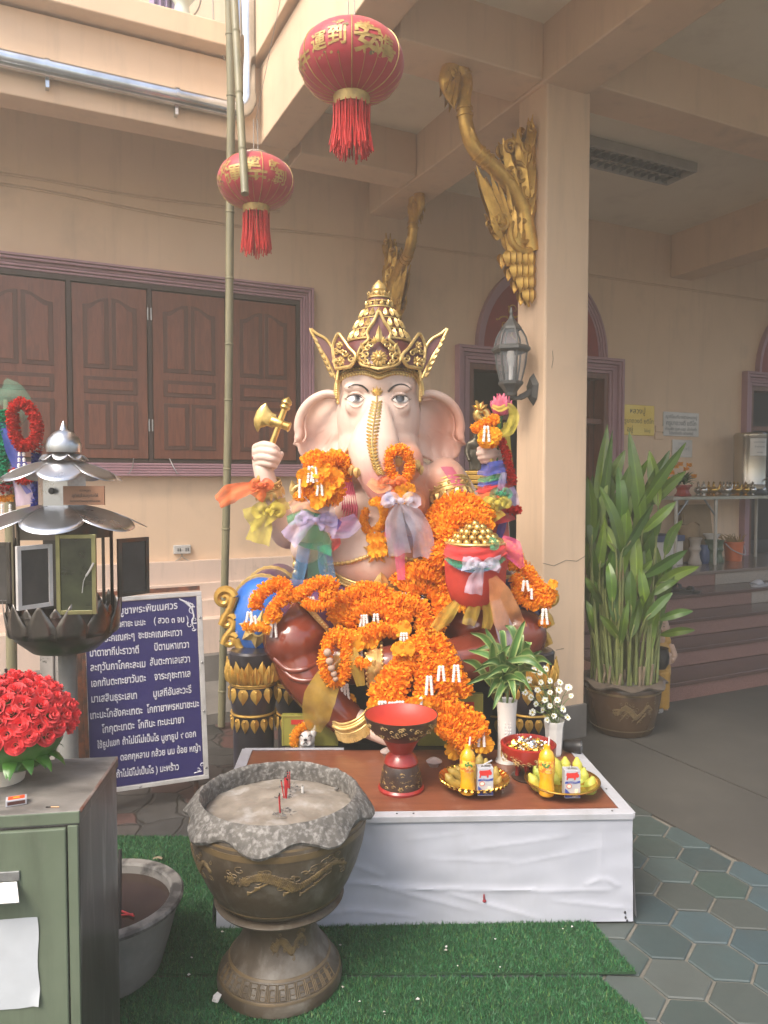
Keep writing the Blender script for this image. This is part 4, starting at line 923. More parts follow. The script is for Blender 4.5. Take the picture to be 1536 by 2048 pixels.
for px,py,l in ((868,1532,'small clear plastic tub of dark sweets between bowl and bananas'),(776,1512,'small clear plastic tub half hidden behind the red footed bowl')):
 c2=T(px,py);t=thing('plastic_tub',l,'tub',c2)
 MB().lathe([(.020,0),(.030,.016),(.033,.018),(.034,.022),(.022,.030),(.010,.036),(0,.037)],24,c2).build('tub',M['tub'],t)
 b=MB()
 for i in range(16): a=R.uniform(0,6.3);r=.018*sqrt(R.random());b.ell(c2+Vector((r*cos(a),r*sin(a),.006+.008*R.random())),.006,8,6)
 b.build('sweets',mat('dark_sweets',(.12,.02,.015),rough=.3),t)
def plate(px,py,wpx,label,scal):
 c=T(px,py);R_=wpx/2*c.y/F;t=thing('gold_plate',label,'plate',c,0,'gold plates of bananas')
 z0=.012
 def wob(r,z,a,i): kk=abs(sin(a*18)) if scal else 0;return (r*(1+.035*kk*(r>R_*.8)),z+(.006*kk if r>R_*.9 else 0))
 MB().lathe([(0,z0),(R_*.45,z0),(R_*.62,z0+.006),(R_*.84,z0+.019),(R_*.97,z0+.030),(R_,z0+.032),(R_*.98,z0+.034),(R_*.82,z0+.024),(R_*.6,z0+.009),(0,z0+.004)],144,c,wob=wob).build('dish',M['goldp'],t)
 if not scal:
  g=MB()
  for i in range(72):
   a=2*pi*i/72;g.tube([(c.x+R_*.66*cos(a),c.y+R_*.66*sin(a),c.z+z0+.007),(c.x+R_*.95*cos(a+.06),c.y+R_*.95*sin(a+.06),c.z+z0+.031)],.0022,5)
  g.tube([(c.x+R_*cos(2*pi*i/72),c.y+R_*sin(2*pi*i/72),c.z+z0+.033) for i in range(72)],.004,8,closed=True);g.build('woven_rib',M['goldp'],t)
 else:
  g=MB()
  for i in range(36):
   a=2*pi*i/36;g.tube([(c.x+R_*q*cos(a),c.y+R_*q*sin(a),c.z+z0+h) for q,h in ((.62,.004),(.84,.018),(1.,.032))],[.002,.004,.006],6)
  g.build('flute',M['goldp'],t)
 for i in range(4):
  a=.6+i*pi/2;MB().tube([(c.x+R_*.5*cos(a),c.y+R_*.5*sin(a),c.z+z0+.004),(c.x+R_*.53*cos(a),c.y+R_*.53*sin(a),c.z-.001)],[.006,.004],8).build('foot',M['goldp'],t)
 return c,R_
c1,R1=plate(948,1578,140,'gold plate with a fluted scalloped edge and spotted bananas',True)
c2_,R2=plate(1124,1582,148,'gold plate with a woven edge and green-yellow bananas',False)
def banana(path,r,m,t):
 pts=catmull(path,5);k=len(pts);b=MB()
 rs=[r*(.30 if i==0 else min(1,.35+(i/(k-1))*3.2,.22+(1-i/(k-1))*3.0)) for i in range(k)]
 b.tube(pts,rs,6);return b.build('banana',m,t,angle=70)
def hand(c,label,m,spec,Y=None):
 t=thing('banana_hand',label,'bananas',c,0,'hands of bananas on the gold plates')
 for (a,b_,mid,r) in spec:
  p0,p1,pm_=P(*a),P(*b_),P(*mid);banana([p0,lerp(p0,pm_,.6),pm_,lerp(pm_,p1,.55),p1],r,m,t)
 return t
y1=c1.y;y2=c2_.y
hand(c1+Vector((0,.02,.02)),'brown-spotted bananas behind the juice bottle on the scalloped plate',M['banr'],[((930,1575,y1-.01),(891,1547,y1-.02),(905,1565,y1-.02),.017),((935,1570,y1+.02),(896,1538,y1+.02),(912,1548,y1+.02),.017),((940,1570,y1+.04),(912,1532,y1+.05),(920,1545,y1+.05),.016),((955,1565,y1+.05),(960,1508,y1+.07),(957,1535,y1+.06),.019),((965,1565,y1+.05),(972,1516,y1+.07),(972,1540,y1+.06),.018),((975,1575,y1+.02),(992,1532,y1+.03),(990,1560,y1+.02),.018),((970,1578,y1),(1002,1552,y1),(990,1578,y1),.017)])
hand(c2_+Vector((0,.02,.02)),'green-tipped yellow bananas around the milk carton on the woven plate',M['bang'],[((1105,1580,y2-.01),(1058,1547,y2-.02),(1075,1572,y2-.02),.021),((1108,1572,y2+.03),(1068,1530,y2+.04),(1082,1555,y2+.03),.02),((1118,1568,y2+.06),(1106,1512,y2+.07),(1115,1540,y2+.06),.021),((1128,1565,y2+.06),(1130,1513,y2+.08),(1131,1540,y2+.07),.021),((1138,1568,y2+.05),(1154,1514,y2+.07),(1155,1542,y2+.06),.021),((1142,1575,y2+.03),(1168,1535,y2+.05),(1167,1562,y2+.04),.02),((1145,1585,y2),(1186,1553,y2-.01),(1178,1583,y2-.01),.025),((1120,1575,y2+.02),(1092,1518,y2+.06),(1103,1548,y2+.04),.019)])
def bottle(px,pyb,pyt,Y,label):
 b0=G(px,pyb-3,TZ+.020);H=P(px,pyt,b0.y).z-b0.z;t=thing('juice_bottle',label,'bottle',b0,0,'orange juice bottles')
 s=H/.19
 MB().lathe([(0,0),(.026*s,0),(.030*s,.005),(.030*s,.02),(.027*s,.05*s),(.0265*s,.06),(.0295*s,.078),(.0305*s,.082),(.0305*s,.14*s),(.029*s,.15*s),(.022*s,.166*s),(.0135*s,.174*s),(.0125*s,.18*s),(.0125*s,.19*s),(.010*s,.19*s),(0,.186*s)],32,b0).build('bottle',M['juice'],t)
 MB().lathe([(.0307*s,.088),(.0312*s,.089),(.0312*s,.136*s),(.0307*s,.137*s)],32,b0).build('label',M['ylab'],t)
 g=MB()
 for i in range(8): a=-.5+R.uniform(-.2,.9);g.ell((b0.x+.0315*s*sin(a),b0.y-.0315*s*cos(a),b0.z+(.122+R.uniform(-.007,.009))*s),(.0045,.002,.004),8,6)
 g.build('fruit_print',M['green'],t)
 g=MB()
 for i,ln in enumerate((.030,.022)):
  m=text_mb('ส้ม' if i==0 else '100%',.016 if i==0 else .008,.0003)
  for v in m.v:
   a=v[0]/(.0315*s);g.v.append((b0.x+.0319*s*sin(a),b0.y-.0319*s*cos(a),b0.z+(.103-.012*i)*s+v[1]))
  o_=len(g.v)-len(m.v);g.f+=[tuple(q+o_ for q in f) for f in m.f];g.m+=[0]*len(m.f)
 g.build('label_print',M['cream'],t,fix=False,smooth=False)
 MB().tube([b0+Vector((0,0,.12*s)),b0+Vector((.010,.006,H+.028))],.0034,10).build('straw',M['straw'],t)
bottle(935,1589,1490,c1.y-.025,'yellow-orange juice bottle with a straw on the scalloped gold plate')
bottle(1093,1592,1490,c2_.y-.03,'yellow-orange juice bottle with a straw on the woven gold plate')
def carton(px,pyb,pyt,Y,rz,label,bent):
 b0=G(px,pyb-3,TZ+.020);H=P(px,pyt,b0.y).z-b0.z;w_=.0285;d_=.020
 t=thing('milk_carton',label,'carton',b0,rz,'small milk cartons')
 MB().box((-w_,-d_,0),(w_,d_,H)).build('carton',M['trim'],t,local=True,smooth=False,bevel=.0012)
 y=-d_-.0006
 def pr(name,out,m): MB().prism(out,y-.0004,y+.0002).build(name,m,t,local=True,smooth=False)
 pr('blue_swirl',[(-w_+.001,.003),(w_-.001,.003),(w_-.001,H*.20),(w_*.6,H*.14),(w_*.1,H*.12),(-w_*.3,H*.18),(-w_*.7,H*.30),(-w_+.001,H*.36)],M['blue'])
 pr('milk_splash',[(w_*.3,.004),(w_*.9,.004),(w_*.55,H*.12),(w_*.7,H*.33),(w_*.3,H*.34),(w_*.25,H*.14),(-w_*.1,H*.06),(-w_*.5,.004)],M['cream'])
 pr('blue_banner',[(-w_+.001,H*.53),(-w_*.2,H*.55),(w_*.3,H*.53),(w_-.001,H*.56),(w_-.001,H*.63),(w_*.3,H*.60),(-w_*.2,H*.62),(-w_+.001,H*.60)],M['blue'])
 cow=[(-.80,.66),(-.62,.66),(-.60,.73),(.15,.73),(.17,.66),(.36,.66),(.40,.76),(.62,.74),(.80,.78),(.78,.86),(.58,.90),(.66,.95),(.50,.94),(.30,.92),(-.50,.91),(-.74,.92),(-.84,.84),(-.74,.80)]
 pr('red_cow_emblem',[(x*w_,z*H) for x,z in cow],M['redp'])
 q=[(-w_*.45+w_*.34*cos(a),H*.44+w_*.30*sin(a)) for a in [2*pi*i/20 for i in range(20)]]
 pr('round_seal',q,M['redp'])
 MB().prism([(-w_*.45+w_*.26*cos(a),H*.44+w_*.22*sin(a)) for a in [2*pi*i/20 for i in range(20)]],y-.0007,y+.0001).build('seal_centre',M['cream'],t,local=True,smooth=False)
 m=text_mb('นมโคแท้',.010,.0002);x0,x1=width(m);mt_=Matrix.Translation((-(x0+x1)/2,y-.0006,H*.565)) @ Matrix.Rotation(pi/2,4,'X')
 MB().mb(m,mt_).build('banner_lettering',M['trim'],t,local=True,fix=False,smooth=False)
 if bent: MB().tube([(-.004,0,H-.005),(-.002,0,H+.006),(.026,-.004,H+.022)],.0028,8).build('straw',M['trim'],t,local=True)
 else: MB().tube([(-.004,0,H-.005),(-.002,.0,H+.010)],.0028,8).build('straw',M['trim'],t,local=True)
 MB().box((-w_*.5,-d_*.5,H),(w_*.7,d_*.2,H+.002)).build('foil_tab',M['zinc'],t,local=True,smooth=False)
carton(969,1590,1532,c1.y-.045,.05,'white milk carton with a red cow and bent straw on the scalloped plate',True)
carton(1142,1595,1537,c2_.y-.05,.02,'white milk carton with a red cow and short straw on the woven plate',False)
c=T(1056,1555);kk=c.y/F;t=thing('footed_tray','red and gold footed tray heaped with foil-wrapped sweets','tray',c)
def zt_(py): return P(1056,py,c.y).z-c.z
MB().lathe([(0,0),(.062,0),(.066,.006),(.058,.012),(0,.014)],40,c).build('foot_ring',M['lacqk'],t)
for i in range(6):
 a=i*pi/3+.2;MB().lathe([(.007,.012),(.009,.02),(.006,.035),(.009,.05),(.009,zt_(1520))],12,c+Vector((.045*cos(a),.045*sin(a),0))).build('baluster',M['lacq'],t)
MB().lathe([(0,zt_(1524)),(.05,zt_(1524)),(rr(104),zt_(1512)),(rr(114),zt_(1500)),(rr(116),zt_(1486)),(rr(106),zt_(1484)),(rr(102),zt_(1494)),(rr(70),zt_(1500)),(0,zt_(1501))],48,c).build('tray',M['lacq'],t)
o=MB();floral(o,lambda z: rr(112),lambda v: zt_(1516)+v*(zt_(1500)-zt_(1516)),60,5,.008);o.build('gold_ornament',M['orn'],t)
M['foilg']=mat('gold_foil',(.75,.50,.12),rough=.2,metal=1.,bump=.002,bscale=300);M['foils']=mat('silver_foil',(.75,.75,.76),rough=.18,metal=1.,bump=.002,bscale=300)
sw=MB().ell((0,0,0),(.011,.011,.009),8,6);sw.v=[tuple(Vector(v)*R.uniform(.85,1.15)) for v in sw.v]
for sx in (-1,1): sw.tube([(sx*.010,0,0),(sx*.013,0,0),(sx*.020,0,.001)],[.003,.003,.008],6)
s_g=sw.build('foil_sweet',M['foilg'],smooth=False,origin=(0,0,0));s_s=sw.build('foil_sweet',M['foils'],smooth=False,origin=(0,0,0))
for i in range(54):
 a=R.uniform(0,6.3);r=.072*sqrt(R.random());src=s_g if R.random()<.55 else s_s
 loc_=c+Vector((r*cos(a),r*sin(a),zt_(1500)+.010+(.026*(1-(r/.075)**2))*R.random()))
 o=dup(src)
 o.location=loc_;o.rotation_euler=(R.uniform(-.6,.6),R.uniform(-.6,.6),R.uniform(0,6.3))
 tag(o,('gold' if o.data==s_g.data else 'silver')+' foil-wrapped sweet in the red footed tray','sweet',('gold' if o.data==s_g.data else 'silver')+' foil sweets in the tray')
s_g.location=c+Vector((-.02,-.015,zt_(1500)+.03));tag(s_g,'gold foil-wrapped sweet in the red footed tray','sweet','gold foil sweets in the tray')
s_s.location=c+Vector((.01,-.02,zt_(1500)+.03));tag(s_s,'silver foil-wrapped sweet in the red footed tray','sweet','silver foil sweets in the tray')
c=T(1143,1503);t=thing('small_spotlight','small black round spotlight lying at the rear right of the table','spotlight',c)
d=Vector((.9,-.35,.02)).normalized();b=c+Vector((-.035,.0,.028))
MB().tube([b,b+d*.012,b+d*.04,b+d*.045,b+d*.075],[.022,.026,.026,.03,.03],20).build('barrel',M['black'],t);MB().tube([b+d*.0755,b+d*.078],.024,20).build('lens',M['lglass'],t)
MB().tube([b+d*.03,c+Vector((-.01,0,0))],.006,8).build('stand',M['black'],t)
# vases
M['leaf']=mat('glossy_leaf',(.05,.15,.022),(.03,.095,.014),scale=7,rough=.35,col3=(.15,.24,.05),scale3=5,lo3=.58,hi3=.75)
M['dleaf']=mat('striped_leaf',(.09,.17,.05),(.05,.11,.028),scale=9,rough=.38,attr='col')
def blade(m,base,dirh,L,wd,rise,droop,tw=0.,n=10,fold=.15,col=None,cols=None,stripe=None):
 """a long leaf: leaves base in direction dirh (horizontal unit), rises then droops"""
 dirh=Vector(dirh);s=Vector((-dirh.y,dirh.x,0));rows=[];pos=Vector(base);a=rise
 for i in range(n+1):
  q=i/n;w_=wd*(sin(pi*min(1,q*.97+.03)**.75)**.8 if q<1 else 0)+.0004
  d=dirh*cos(a)+Vector((0,0,sin(a)));nr=s.cross(d);ss=(s*cos(tw*q)+nr*sin(tw*q))
  rows.append([pos-ss*w_+nr*(fold*w_),pos-ss*w_*.35,pos+ss*w_*.35,pos+ss*w_+nr*(fold*w_)])
  pos=pos+d*(L/n);a-=droop/n*(1+q)
 m.band(rows)
 if cols is not None:
  for i in range(n):
   for j in range(3): cols.append(stripe if (stripe is not None and j==1) else col)
def leaf_mesh_build(m,cols,name,par): return m.build(name,M['dleaf'],par,fix=False,col=cols)
c=T(1013,1522);kv=c.y/F
def zv(py): return P(1013,py,c.y).z-c.z
t=thing('tall_vase','tall white embossed vase holding the striped green foliage','vase',c)
MB().lathe([(0,0),(.046,0),(.044,.008),(.038,.02),(.036,zv(1480)),(.038,zv(1430)),(.043,zv(1402)),(.044,zv(1400)),(.038,zv(1402)),(.03,zv(1440)),(0,zv(1440))],40,c,wob=lambda r,z,a,i: (r*(1+(.02*abs(sin(a*9)) if 3 <= i <= 5 else 0)),z)).build('vase',M['porc'],t)
e=MB()
for i in range(11):
 for s in (-.3,.0,.3): e.ell((c.x+.037*sin(s),c.y-.037*cos(s),c.z+.03+i*.014),(.004,.0025,.006),6,5)
e.build('embossing',M['porc'],t)
pl=thing('striped_foliage','bunch of green leaves with pale edges standing in the tall white vase','plant',c+Vector((0,0,zv(1402))))
top=c+Vector((0,0,zv(1412)))
r_=random.Random(3);spec=[]
for (tx,ty,dy) in ((1050-0,1240,0),(985,1285,-.05),(940,1265,.02),(925,1320,-.03),(960,1330,-.08),(930,1370,-.06),(1020,1290,-.02),(1060,1290,-.05),(1085,1300,0),(1105,1330,-.03),(1080,1345,-.08),(1065,1385,-.10),(1030,1400,-.12),(985,1420,-.12),(975,1395,-.12),(950,1300,.05),(1000,1260,.05),(1040,1330,-.11),(1010,1345,-.12),(995,1310,-.09),(970,1255,.04),(1075,1320,-.04),(945,1345,-.05),(1010,1250,.06),(1095,1350,-.05),(935,1300,.02),(1045,1265,.04),(1000,1385,-.13),(1050,1365,-.12),(965,1360,-.1)):
 spec.append((tx,ty,dy))
for sidx in range(3):
 sm=MB();q0=top+Vector(((sidx-1)*.012,0,-.03));q1=P((985,1020,1050)[sidx],(1330,1300,1330)[sidx],c.y);sm.tube(catmull([q0,lerp(q0,q1,.5)+Vector((0,0,.01)),q1],5),.005,8);sm.build('stem',M['stem'],pl)
for i,(tx,ty,dy) in enumerate(spec):
 tip=P(tx,ty,c.y+dy*1.4-.03);root=P(r_.choice((985,1010,1030,1045)),r_.uniform(1320,1395),c.y+dy*.3)
 if ty>1380: root=P(1015+r_.uniform(-15,15),1360,c.y-.03)
 d=tip-root;hd=Vector((d.x,d.y,0));up=max(.2,d.length)
 mid=lerp(root,tip,.55)+Vector((0,-.01,.03+.02*r_.random()));cen=catmull([root,mid,tip],7);n_=len(cen);rows=[];m=MB();cols_=[]
 g=r_.uniform(.8,1.25);side=Vector((-(tip-root).z,0,(tip-root).x));side=side.normalized() if side.length>1e-4 else Vector((1,0,0));side=(side+Vector((0,r_.uniform(-.6,.6),0))).normalized()
 for j,p in enumerate(cen):
  q=j/(n_-1);w_=.0165*r_.uniform(.97,1.03)*(sin(pi*(q*.9+.1))**.7)*(1 if q<.98 else .05)
  nn=Vector((0,-1,.3)).normalized();rows.append([p-side*w_+nn*.003,p-side*w_*.62,p-side*.002*0-nn*.003,p+side*w_*.62,p+side*w_+nn*.003])
 m.band(rows)
 for j in range(n_-1):
  for cc in ((.30,.36,.13),(.085,.18,.045),(.085,.18,.045),(.30,.36,.13)): cols_.append(tuple(x*g for x in cc))
 m.build('leaf',M['dleaf'],pl,fix=False,col=cols_)
c=T(1108,1510)
def zd(py): return P(1108,py,c.y).z-c.z
t=thing('faceted_vase','short white faceted vase holding white daisies','vase',c)
MB().lathe([(0,0),(.030,0),(.034,.01),(.040,zd(1455)),(.046,zd(1440)),(.043,zd(1440)),(.03,zd(1460)),(0,zd(1460))],8,c).build('vase',M['porc'],t,smooth=False,bevel=.002)
M['petal']=mat('white_petals',(.76,.76,.70),(.68,.70,.58),scale=40,rough=.7);M['eye']=mat('yellow_centre',(.55,.45,.06),rough=.8)
ds=thing('daisy_bunch','bunch of small white daisies on thin stems in the faceted vase','flowers',c+Vector((0,0,zd(1440))))
def daisy(p,nrm,r):
 m=MB();nrm=nrm.normalized();u=nrm.orthogonal().normalized();v=nrm.cross(u);n_=12
 for i in range(n_):
  a=2*pi*i/n_+R.uniform(-.1,.1);d=u*cos(a)+v*sin(a);s=nrm.cross(d);L=r*R.uniform(.85,1.1)
  m.add([p+d*r*.2-s*r*.06,p+d*L*.7-s*r*.17+nrm*r*.12,p+d*L+nrm*r*.02,p+d*L*.7+s*r*.17+nrm*r*.12,p+d*r*.2+s*r*.06],[(0,1,2,3,4)],0)
 m.ell(p+nrm*r*.08,(r*.26,r*.26,r*.26),8,6,1);return m
sm=MB()
spots=[(1120,1365,0),(1137,1375,.01),(1142,1392,-.01),(1100,1385,-.02),(1115,1400,-.03),(1100,1412,-.04),(1090,1400,-.02),(1126,1418,-.03),(1085,1420,0),(1072,1408,.02),(1108,1432,-.045),(1135,1435,-.02),(1094,1440,-.04),(1075,1380,.04),(1062,1395,.05),(1080,1345,.06),(1068,1340,.07),(1092,1338,.07),(1058,1360,.06),(1100,1362,.04),(1082,1365,.05),(1118,1380,.0),(1050,1385,.06),(1065,1425,.02)]
for (px,py,dy) in spots:
 p=P(px,py,c.y+dy);nr=Vector((R.uniform(-.7,.7),-1,R.uniform(.1,.9)));daisy(p,nr,R.uniform(.013,.018)).build('daisy',[M['petal'],M['eye']],ds,fix=False,smooth=False)
 sm.tube(catmull([c+Vector((R.uniform(-.02,.02),R.uniform(-.02,.02),zd(1450))),lerp(c+Vector((0,0,zd(1440))),p,.5)+Vector((0,0,.012)),p+Vector((0,.004,-.003))],4),.0014,5)
 for _ in range(2):
  q=lerp(c+Vector((0,0,zd(1430))),p,R.uniform(.3,.8));a=R.uniform(0,6.3);blade(sm,q,(cos(a),sin(a),0),.035,.005,.6,.6,n=4)
sm.build('stems',M['stem'],ds,fix=False)
sh=P(600,1497,3.30);SZ=.392
# prayer board
M['board']=mat('navy_board',(.022,.018,.105),(.028,.022,.12),scale=4,rough=.35)
M['lett']=mat('white_lettering',(.66,.65,.68),(.55,.54,.57),scale=30,rough=.5)
M['alu']=mat('aluminium_frame',(.62,.60,.58),(.50,.48,.46),scale=14,rough=.4,metal=.3)
M['rust']=mat('rusty_iron',(.20,.065,.03),(.06,.035,.028),scale=16,rough=.85,bump=.002,lo=.42,hi=.6,detail=8)
TR,BR,BL=P(398,1183,3.66),P(418,1556,3.60),P(176,1592,3.42)
bx=(BR-BL).normalized();bz=(TR-BR);bz=(bz-bx*bz.dot(bx)).normalized();bn=bx.cross(bz)
if bn.y<0: bn=-bn
BW=(BR-BL).length;BH=(TR-BR).dot(bz)
def buv(px,py):
 d=ray(px,py);k=(BL-E0).dot(bn)/d.dot(bn);q=E0+d*k-BL;return q.dot(bx),q.dot(bz)
def bp(u,v,n=0.): return BL+bx*u+bz*v-bn*n
sg=thing('prayer_board','navy board of white prayer lettering in a pale metal frame leaning on legs','sign',BL)
def bbox(u0,u1,v0,v1,n0,n1,name,m,**k):
 v=[bp(u,v_,n) for n in (n0,n1) for u,v_ in ((u0,v0),(u1,v0),(u1,v1),(u0,v1))]
 return MB().add(v,[(3,2,1,0),(4,5,6,7),(0,1,5,4),(1,2,6,5),(2,3,7,6),(3,0,4,7)]).build(name,m,sg,smooth=False,**k)
bbox(.014,BW-.026,.022,BH-.022,-.012,.0,'panel',M['board'])
bbox(0,BW,0,.020,-.014,.008,'frame',M['alu'],bevel=.002);bbox(0,BW,BH-.020,BH,-.014,.008,'frame',M['alu'],bevel=.002)
bbox(BW-.024,BW,.021,BH-.021,-.014,.008,'frame',M['alu'],bevel=.002);bbox(-.004,.012,.021,BH-.021,-.014,.006,'frame',M['rust'],bevel=.002)
bbox(-.045,-.006,-.02,BH-.01,-.03,-.016,'rusty_upright',M['rust'])
bbox(.05,BW-.005,BH+.006,BH+.026,-.05,-.02,'rusty_crossbar',M['rust'])
for u,n in ((.03,-.03),(BW-.06,-.03)):
 q=bp(u,.0,n);MB().tube([q+bz*.4+bn*.02,q-bz*.02,Vector((q.x,q.y+.02,0))],.012,8).build('leg',M['rust'],sg)
q=MB()
for v in (.06,.36,.62,.86): q.ell(bp(BW-.012,BH*v,.008),.006,8,6)
q.ell(bp(BW*.42,.01,.008),.006,8,6);q.build('rivet',M['steel'],sg)
LN=[('บูชาพระพิฆเนศวร',239,355,1231,1219,1),('เณศายะ นะมะ',229,291,1257,1252,.9),('( สวด ๓ จบ )',308,377,1249,1246,.9),('ชะยะคเณศะๆ',196,269,1287,1280,1),('ชะยะคเณศะเทวา',277,364,1279,1273,1),('มาตาชากีปะราวาตี',180,278,1315,1308,1),('ปิตามหาเทวา',309,378,1303,1297,1),('ละทุวันกาโภคะละเม',181,291,1344,1336,1),('สันตะกาเลเสวา',300,380,1333,1326,1),('เอกทันตะทะยาวันตะ',183,292,1376,1364,1),('จาระภุชะทาเล',309,381,1362,1355,1),('มาเสสินธุระเสเท',183,274,1407,1399,1),('มูเสกีอันสะวะรี',307,383,1396,1387,1),('เทะนะโกอังคะเทตะ',181,285,1440,1429,1),('โกกายาพรหมาชะนะ',294,398,1428,1415,1),('โกกุตะเทตะ',204,269,1468,1459,1),('โกทินะ ทะนะมายา',276,368,1459,1447,1),('ใช้ธูปแขก',195,239,1499,1491,.9),('ถ้าไม่มีไม่เป็นไร',245,318,1491,1483,.9),('บูชาธูป ๙ ดอก',323,392,1484,1475,.9),('ดอกกุหลาบ กล้วย นม อ้อย หญ้า',241,401,1523,1503,.9),('ถ้าไม่มีไม่เป็นไร ) มะพร้าว',233,358,1557,1541,.9)]
for s,x0,x1,ya_,yb,bo in LN:
 u0,v0=buv(x0,ya_-2);u1,v1=buv(x1,yb-2);wd_=hypot(u1-u0,v1-v0);sz_=.046*bo*.95
 m=text_mb(s,sz_,.0006,align='LEFT',bold=.0006);a,b_=width(m);kx_=wd_/(b_-a);ang=atan2(v1-v0,u1-u0)
 x_=bx*cos(ang)+bz*sin(ang);mt_=frame(bp(u0,v0,.0012),x_*kx_,bz*1.12,-bn)
 MB().mb(m,mt_ @ Matrix.Translation((-a,0,0))).build('lettering',M['lett'],sg,fix=False,smooth=False)
fl=MB()
def flour(px,py,r_,turns,a0,dr,rad):
 u,v=buv(px,py);pts=[]
 for i in range(20): q_=i/19;a=a0+dr*turns*6.283*q_;rr_=r_*(1-.85*q_);pts.append(bp(u+rr_*cos(a),v+rr_*sin(a),.001))
 fl.tube(pts,[rad*(1-.6*i/19) for i in range(20)],5)
for a in ((385,1222,.022,.9,1,1,.003),(389,1240,.018,1.1,-1,-1,.003),(380,1250,.014,.9,2,1,.0025),(387,1258,.012,.8,0,-1,.0025),(382,1212,.014,.8,3,-1,.003)): flour(*a)
fl.tube([bp(*buv(x,y),.001) for x,y in ((358,1197),(372,1205),(384,1216),(388,1232),(384,1246),(390,1262))],[.002,.006,.005,.004,.003,.001],6)
for i in range(7): u,v=buv(359+i*4,1198+i*1.5);fl.tube([bp(u,v,.001),bp(u+.012,v-.012,.001)],[.004,.001],5)
flour(404,1530,.012,1,0,1,.0025);flour(397,1540,.010,1,2,-1,.0022);fl.tube([bp(*buv(388,1546),.001),bp(*buv(404,1542),.001)],.002,5)
fl.build('flourish',M['lett'],sg)
M['conc2']=mat('spotted_cement_post',(.30,.27,.245),(.20,.18,.165),scale=9,rough=.85,col3=(.05,.045,.04),scale3=40,lo3=.62,hi3=.68)
q=G(125,1520);q=P(125,1560,3.3);tag(MB().box((q.x-.065,3.24,0),(q.x-.005,3.33,.82)).box((q.x-.004,3.25,0),(q.x+.055,3.34,.80)).build('cement_post',M['conc2'],smooth=False,bevel=.004),'short spotted cement post behind the red roses','post')
# steel votive lamp
M['inox']=mat('polished_steel',(.62,.63,.64),(.48,.49,.50),scale=5,rough=.30,metal=1.,col3=(.16,.15,.14),scale3=6,lo3=.58,hi3=.8,rvar=.1)
M['inoxd']=mat('smoked_steel',(.16,.145,.13),(.085,.078,.07),scale=7,rough=.28,metal=.9,col3=(.22,.10,.06),scale3=4,lo3=.6,hi3=.75)
M['soot']=mat('sooty_glass',(.035,.033,.032),(.06,.055,.05),scale=9,rough=.12,coat=.4)
M['brass']=mat('old_brass',(.36,.34,.16),(.24,.24,.12),scale=9,rough=.3,metal=.8)
LY=2.5;lc=P(128,1200,LY);kL=LY/F
vl=thing('votive_lamp','steel pagoda-shaped oil lamp with petal roofs, open glass doors and lotus bowl','lamp',(lc.x,lc.y,0))
def lz(py): return P(128,py,LY).z
def LP(name,prof,m,n=40,**k): return MB().lathe([(r*kL,lz(y)) for r,y in prof],n,(lc.x+k.pop('dx',0),lc.y,0),wob=k.pop('wob',None),a0=k.pop('a0',0)).build(name,m,vl,**k)
fx_=5*kL
LP('finial',[(32,905),(34,893),(30,878),(20,866),(8,860),(6,853),(3,846),(0,841)],M['inox'],dx=fx_)
def petal_roof(name,r0,y0,r1,y1,n,a0,lift,dx=0.,m=M['inox']):
 o=MB()
 for i in range(n):
  c_=a0+2*pi*i/n;hw=pi/n*1.03;rows=[]
  for j in range(9):
   q_=j/8;row=[]
   for e in range(-6,7):
    f_=e/6;a=c_+hw*f_;edge=1-.24*abs(f_)**2.6*q_;r=r0+(r1-r0)*q_*edge
    z=y0+(y1-y0)*(q_**1.5)*edge+lift*q_*q_*(1-f_*f_)- 5*abs(f_)**1.5*q_
    row.append((lc.x+dx+r*kL*sin(a),lc.y-r*kL*cos(a),lz(z)))
   rows.append(row)
  o.band(rows)
 ob=o.build(name,m,vl,fix=False,angle=25);so_=ob.modifiers.new('thick','SOLIDIFY');so_.thickness=.002
petal_roof('finial_petals',14,908,46,918,8,.2,4,fx_)
petal_roof('upper_roof',18,922,116,958,7,.35,5,.0)
petal_roof('lower_roof',28,1010,162,1052,7,.25,7)
hx6=lambda pr: pr
MB().lathe([(46*kL,lz(1012)),(46*kL,lz(940))],6,(lc.x,lc.y,0),a0=.1).build('upper_chamber',M['inox'],vl,smooth=False)
q=P(103,982,LY-.085);MB().ell(q,(.011,.004,.011),12,8).build('vent_hole',M['black'],vl)
pl_=thing('engraved_plaque','small brown engraved plaque on the votive lamp between its two roofs','plaque',P(168,1010,LY-.09));pa_=P(126,1010,LY-.09);pb_2=P(211,972,LY-.075)
MB().box((pa_.x,LY-.088,pa_.z),(pb_2.x,LY-.08,pb_2.z)).build('plate',mat('brown_plaque',(.22,.105,.055),(.17,.08,.045),scale=9,rough=.45),pl_,smooth=False)
for s,yy,sz_ in (('ถวายบูชา',980,.010),('อุทิศส่วนกุศลให้',991,.014),('บิดามารดาและญาติทั้งหลาย',1001,.009)):
 m=text_mb(s,sz_,.0003);x0,x1=width(m);q=P(170,yy+3,LY-.0885);MB().mb(m,Matrix.Translation((q.x-(x0+x1)/2,LY-.0885,q.z)) @ Matrix.Rotation(pi/2,4,'X')).build('engraving',M['black'],pl_,fix=False,smooth=False)
MB().lathe([(97*kL,lz(1074)),(98*kL,lz(1046))],6,(lc.x,lc.y,0),a0=.0).build('top_rail',M['inoxd'],vl,smooth=False)
RC=97*kL;ztop,zbot=lz(1050),lz(1222)
for i in range(6):
 a=.52+i*pi/3;MB().tube([(lc.x+RC*sin(a),lc.y-RC*cos(a),zbot),(lc.x+RC*sin(a),lc.y-RC*cos(a),ztop+.02)],.006,6).build('corner_post',M['inoxd'],vl)
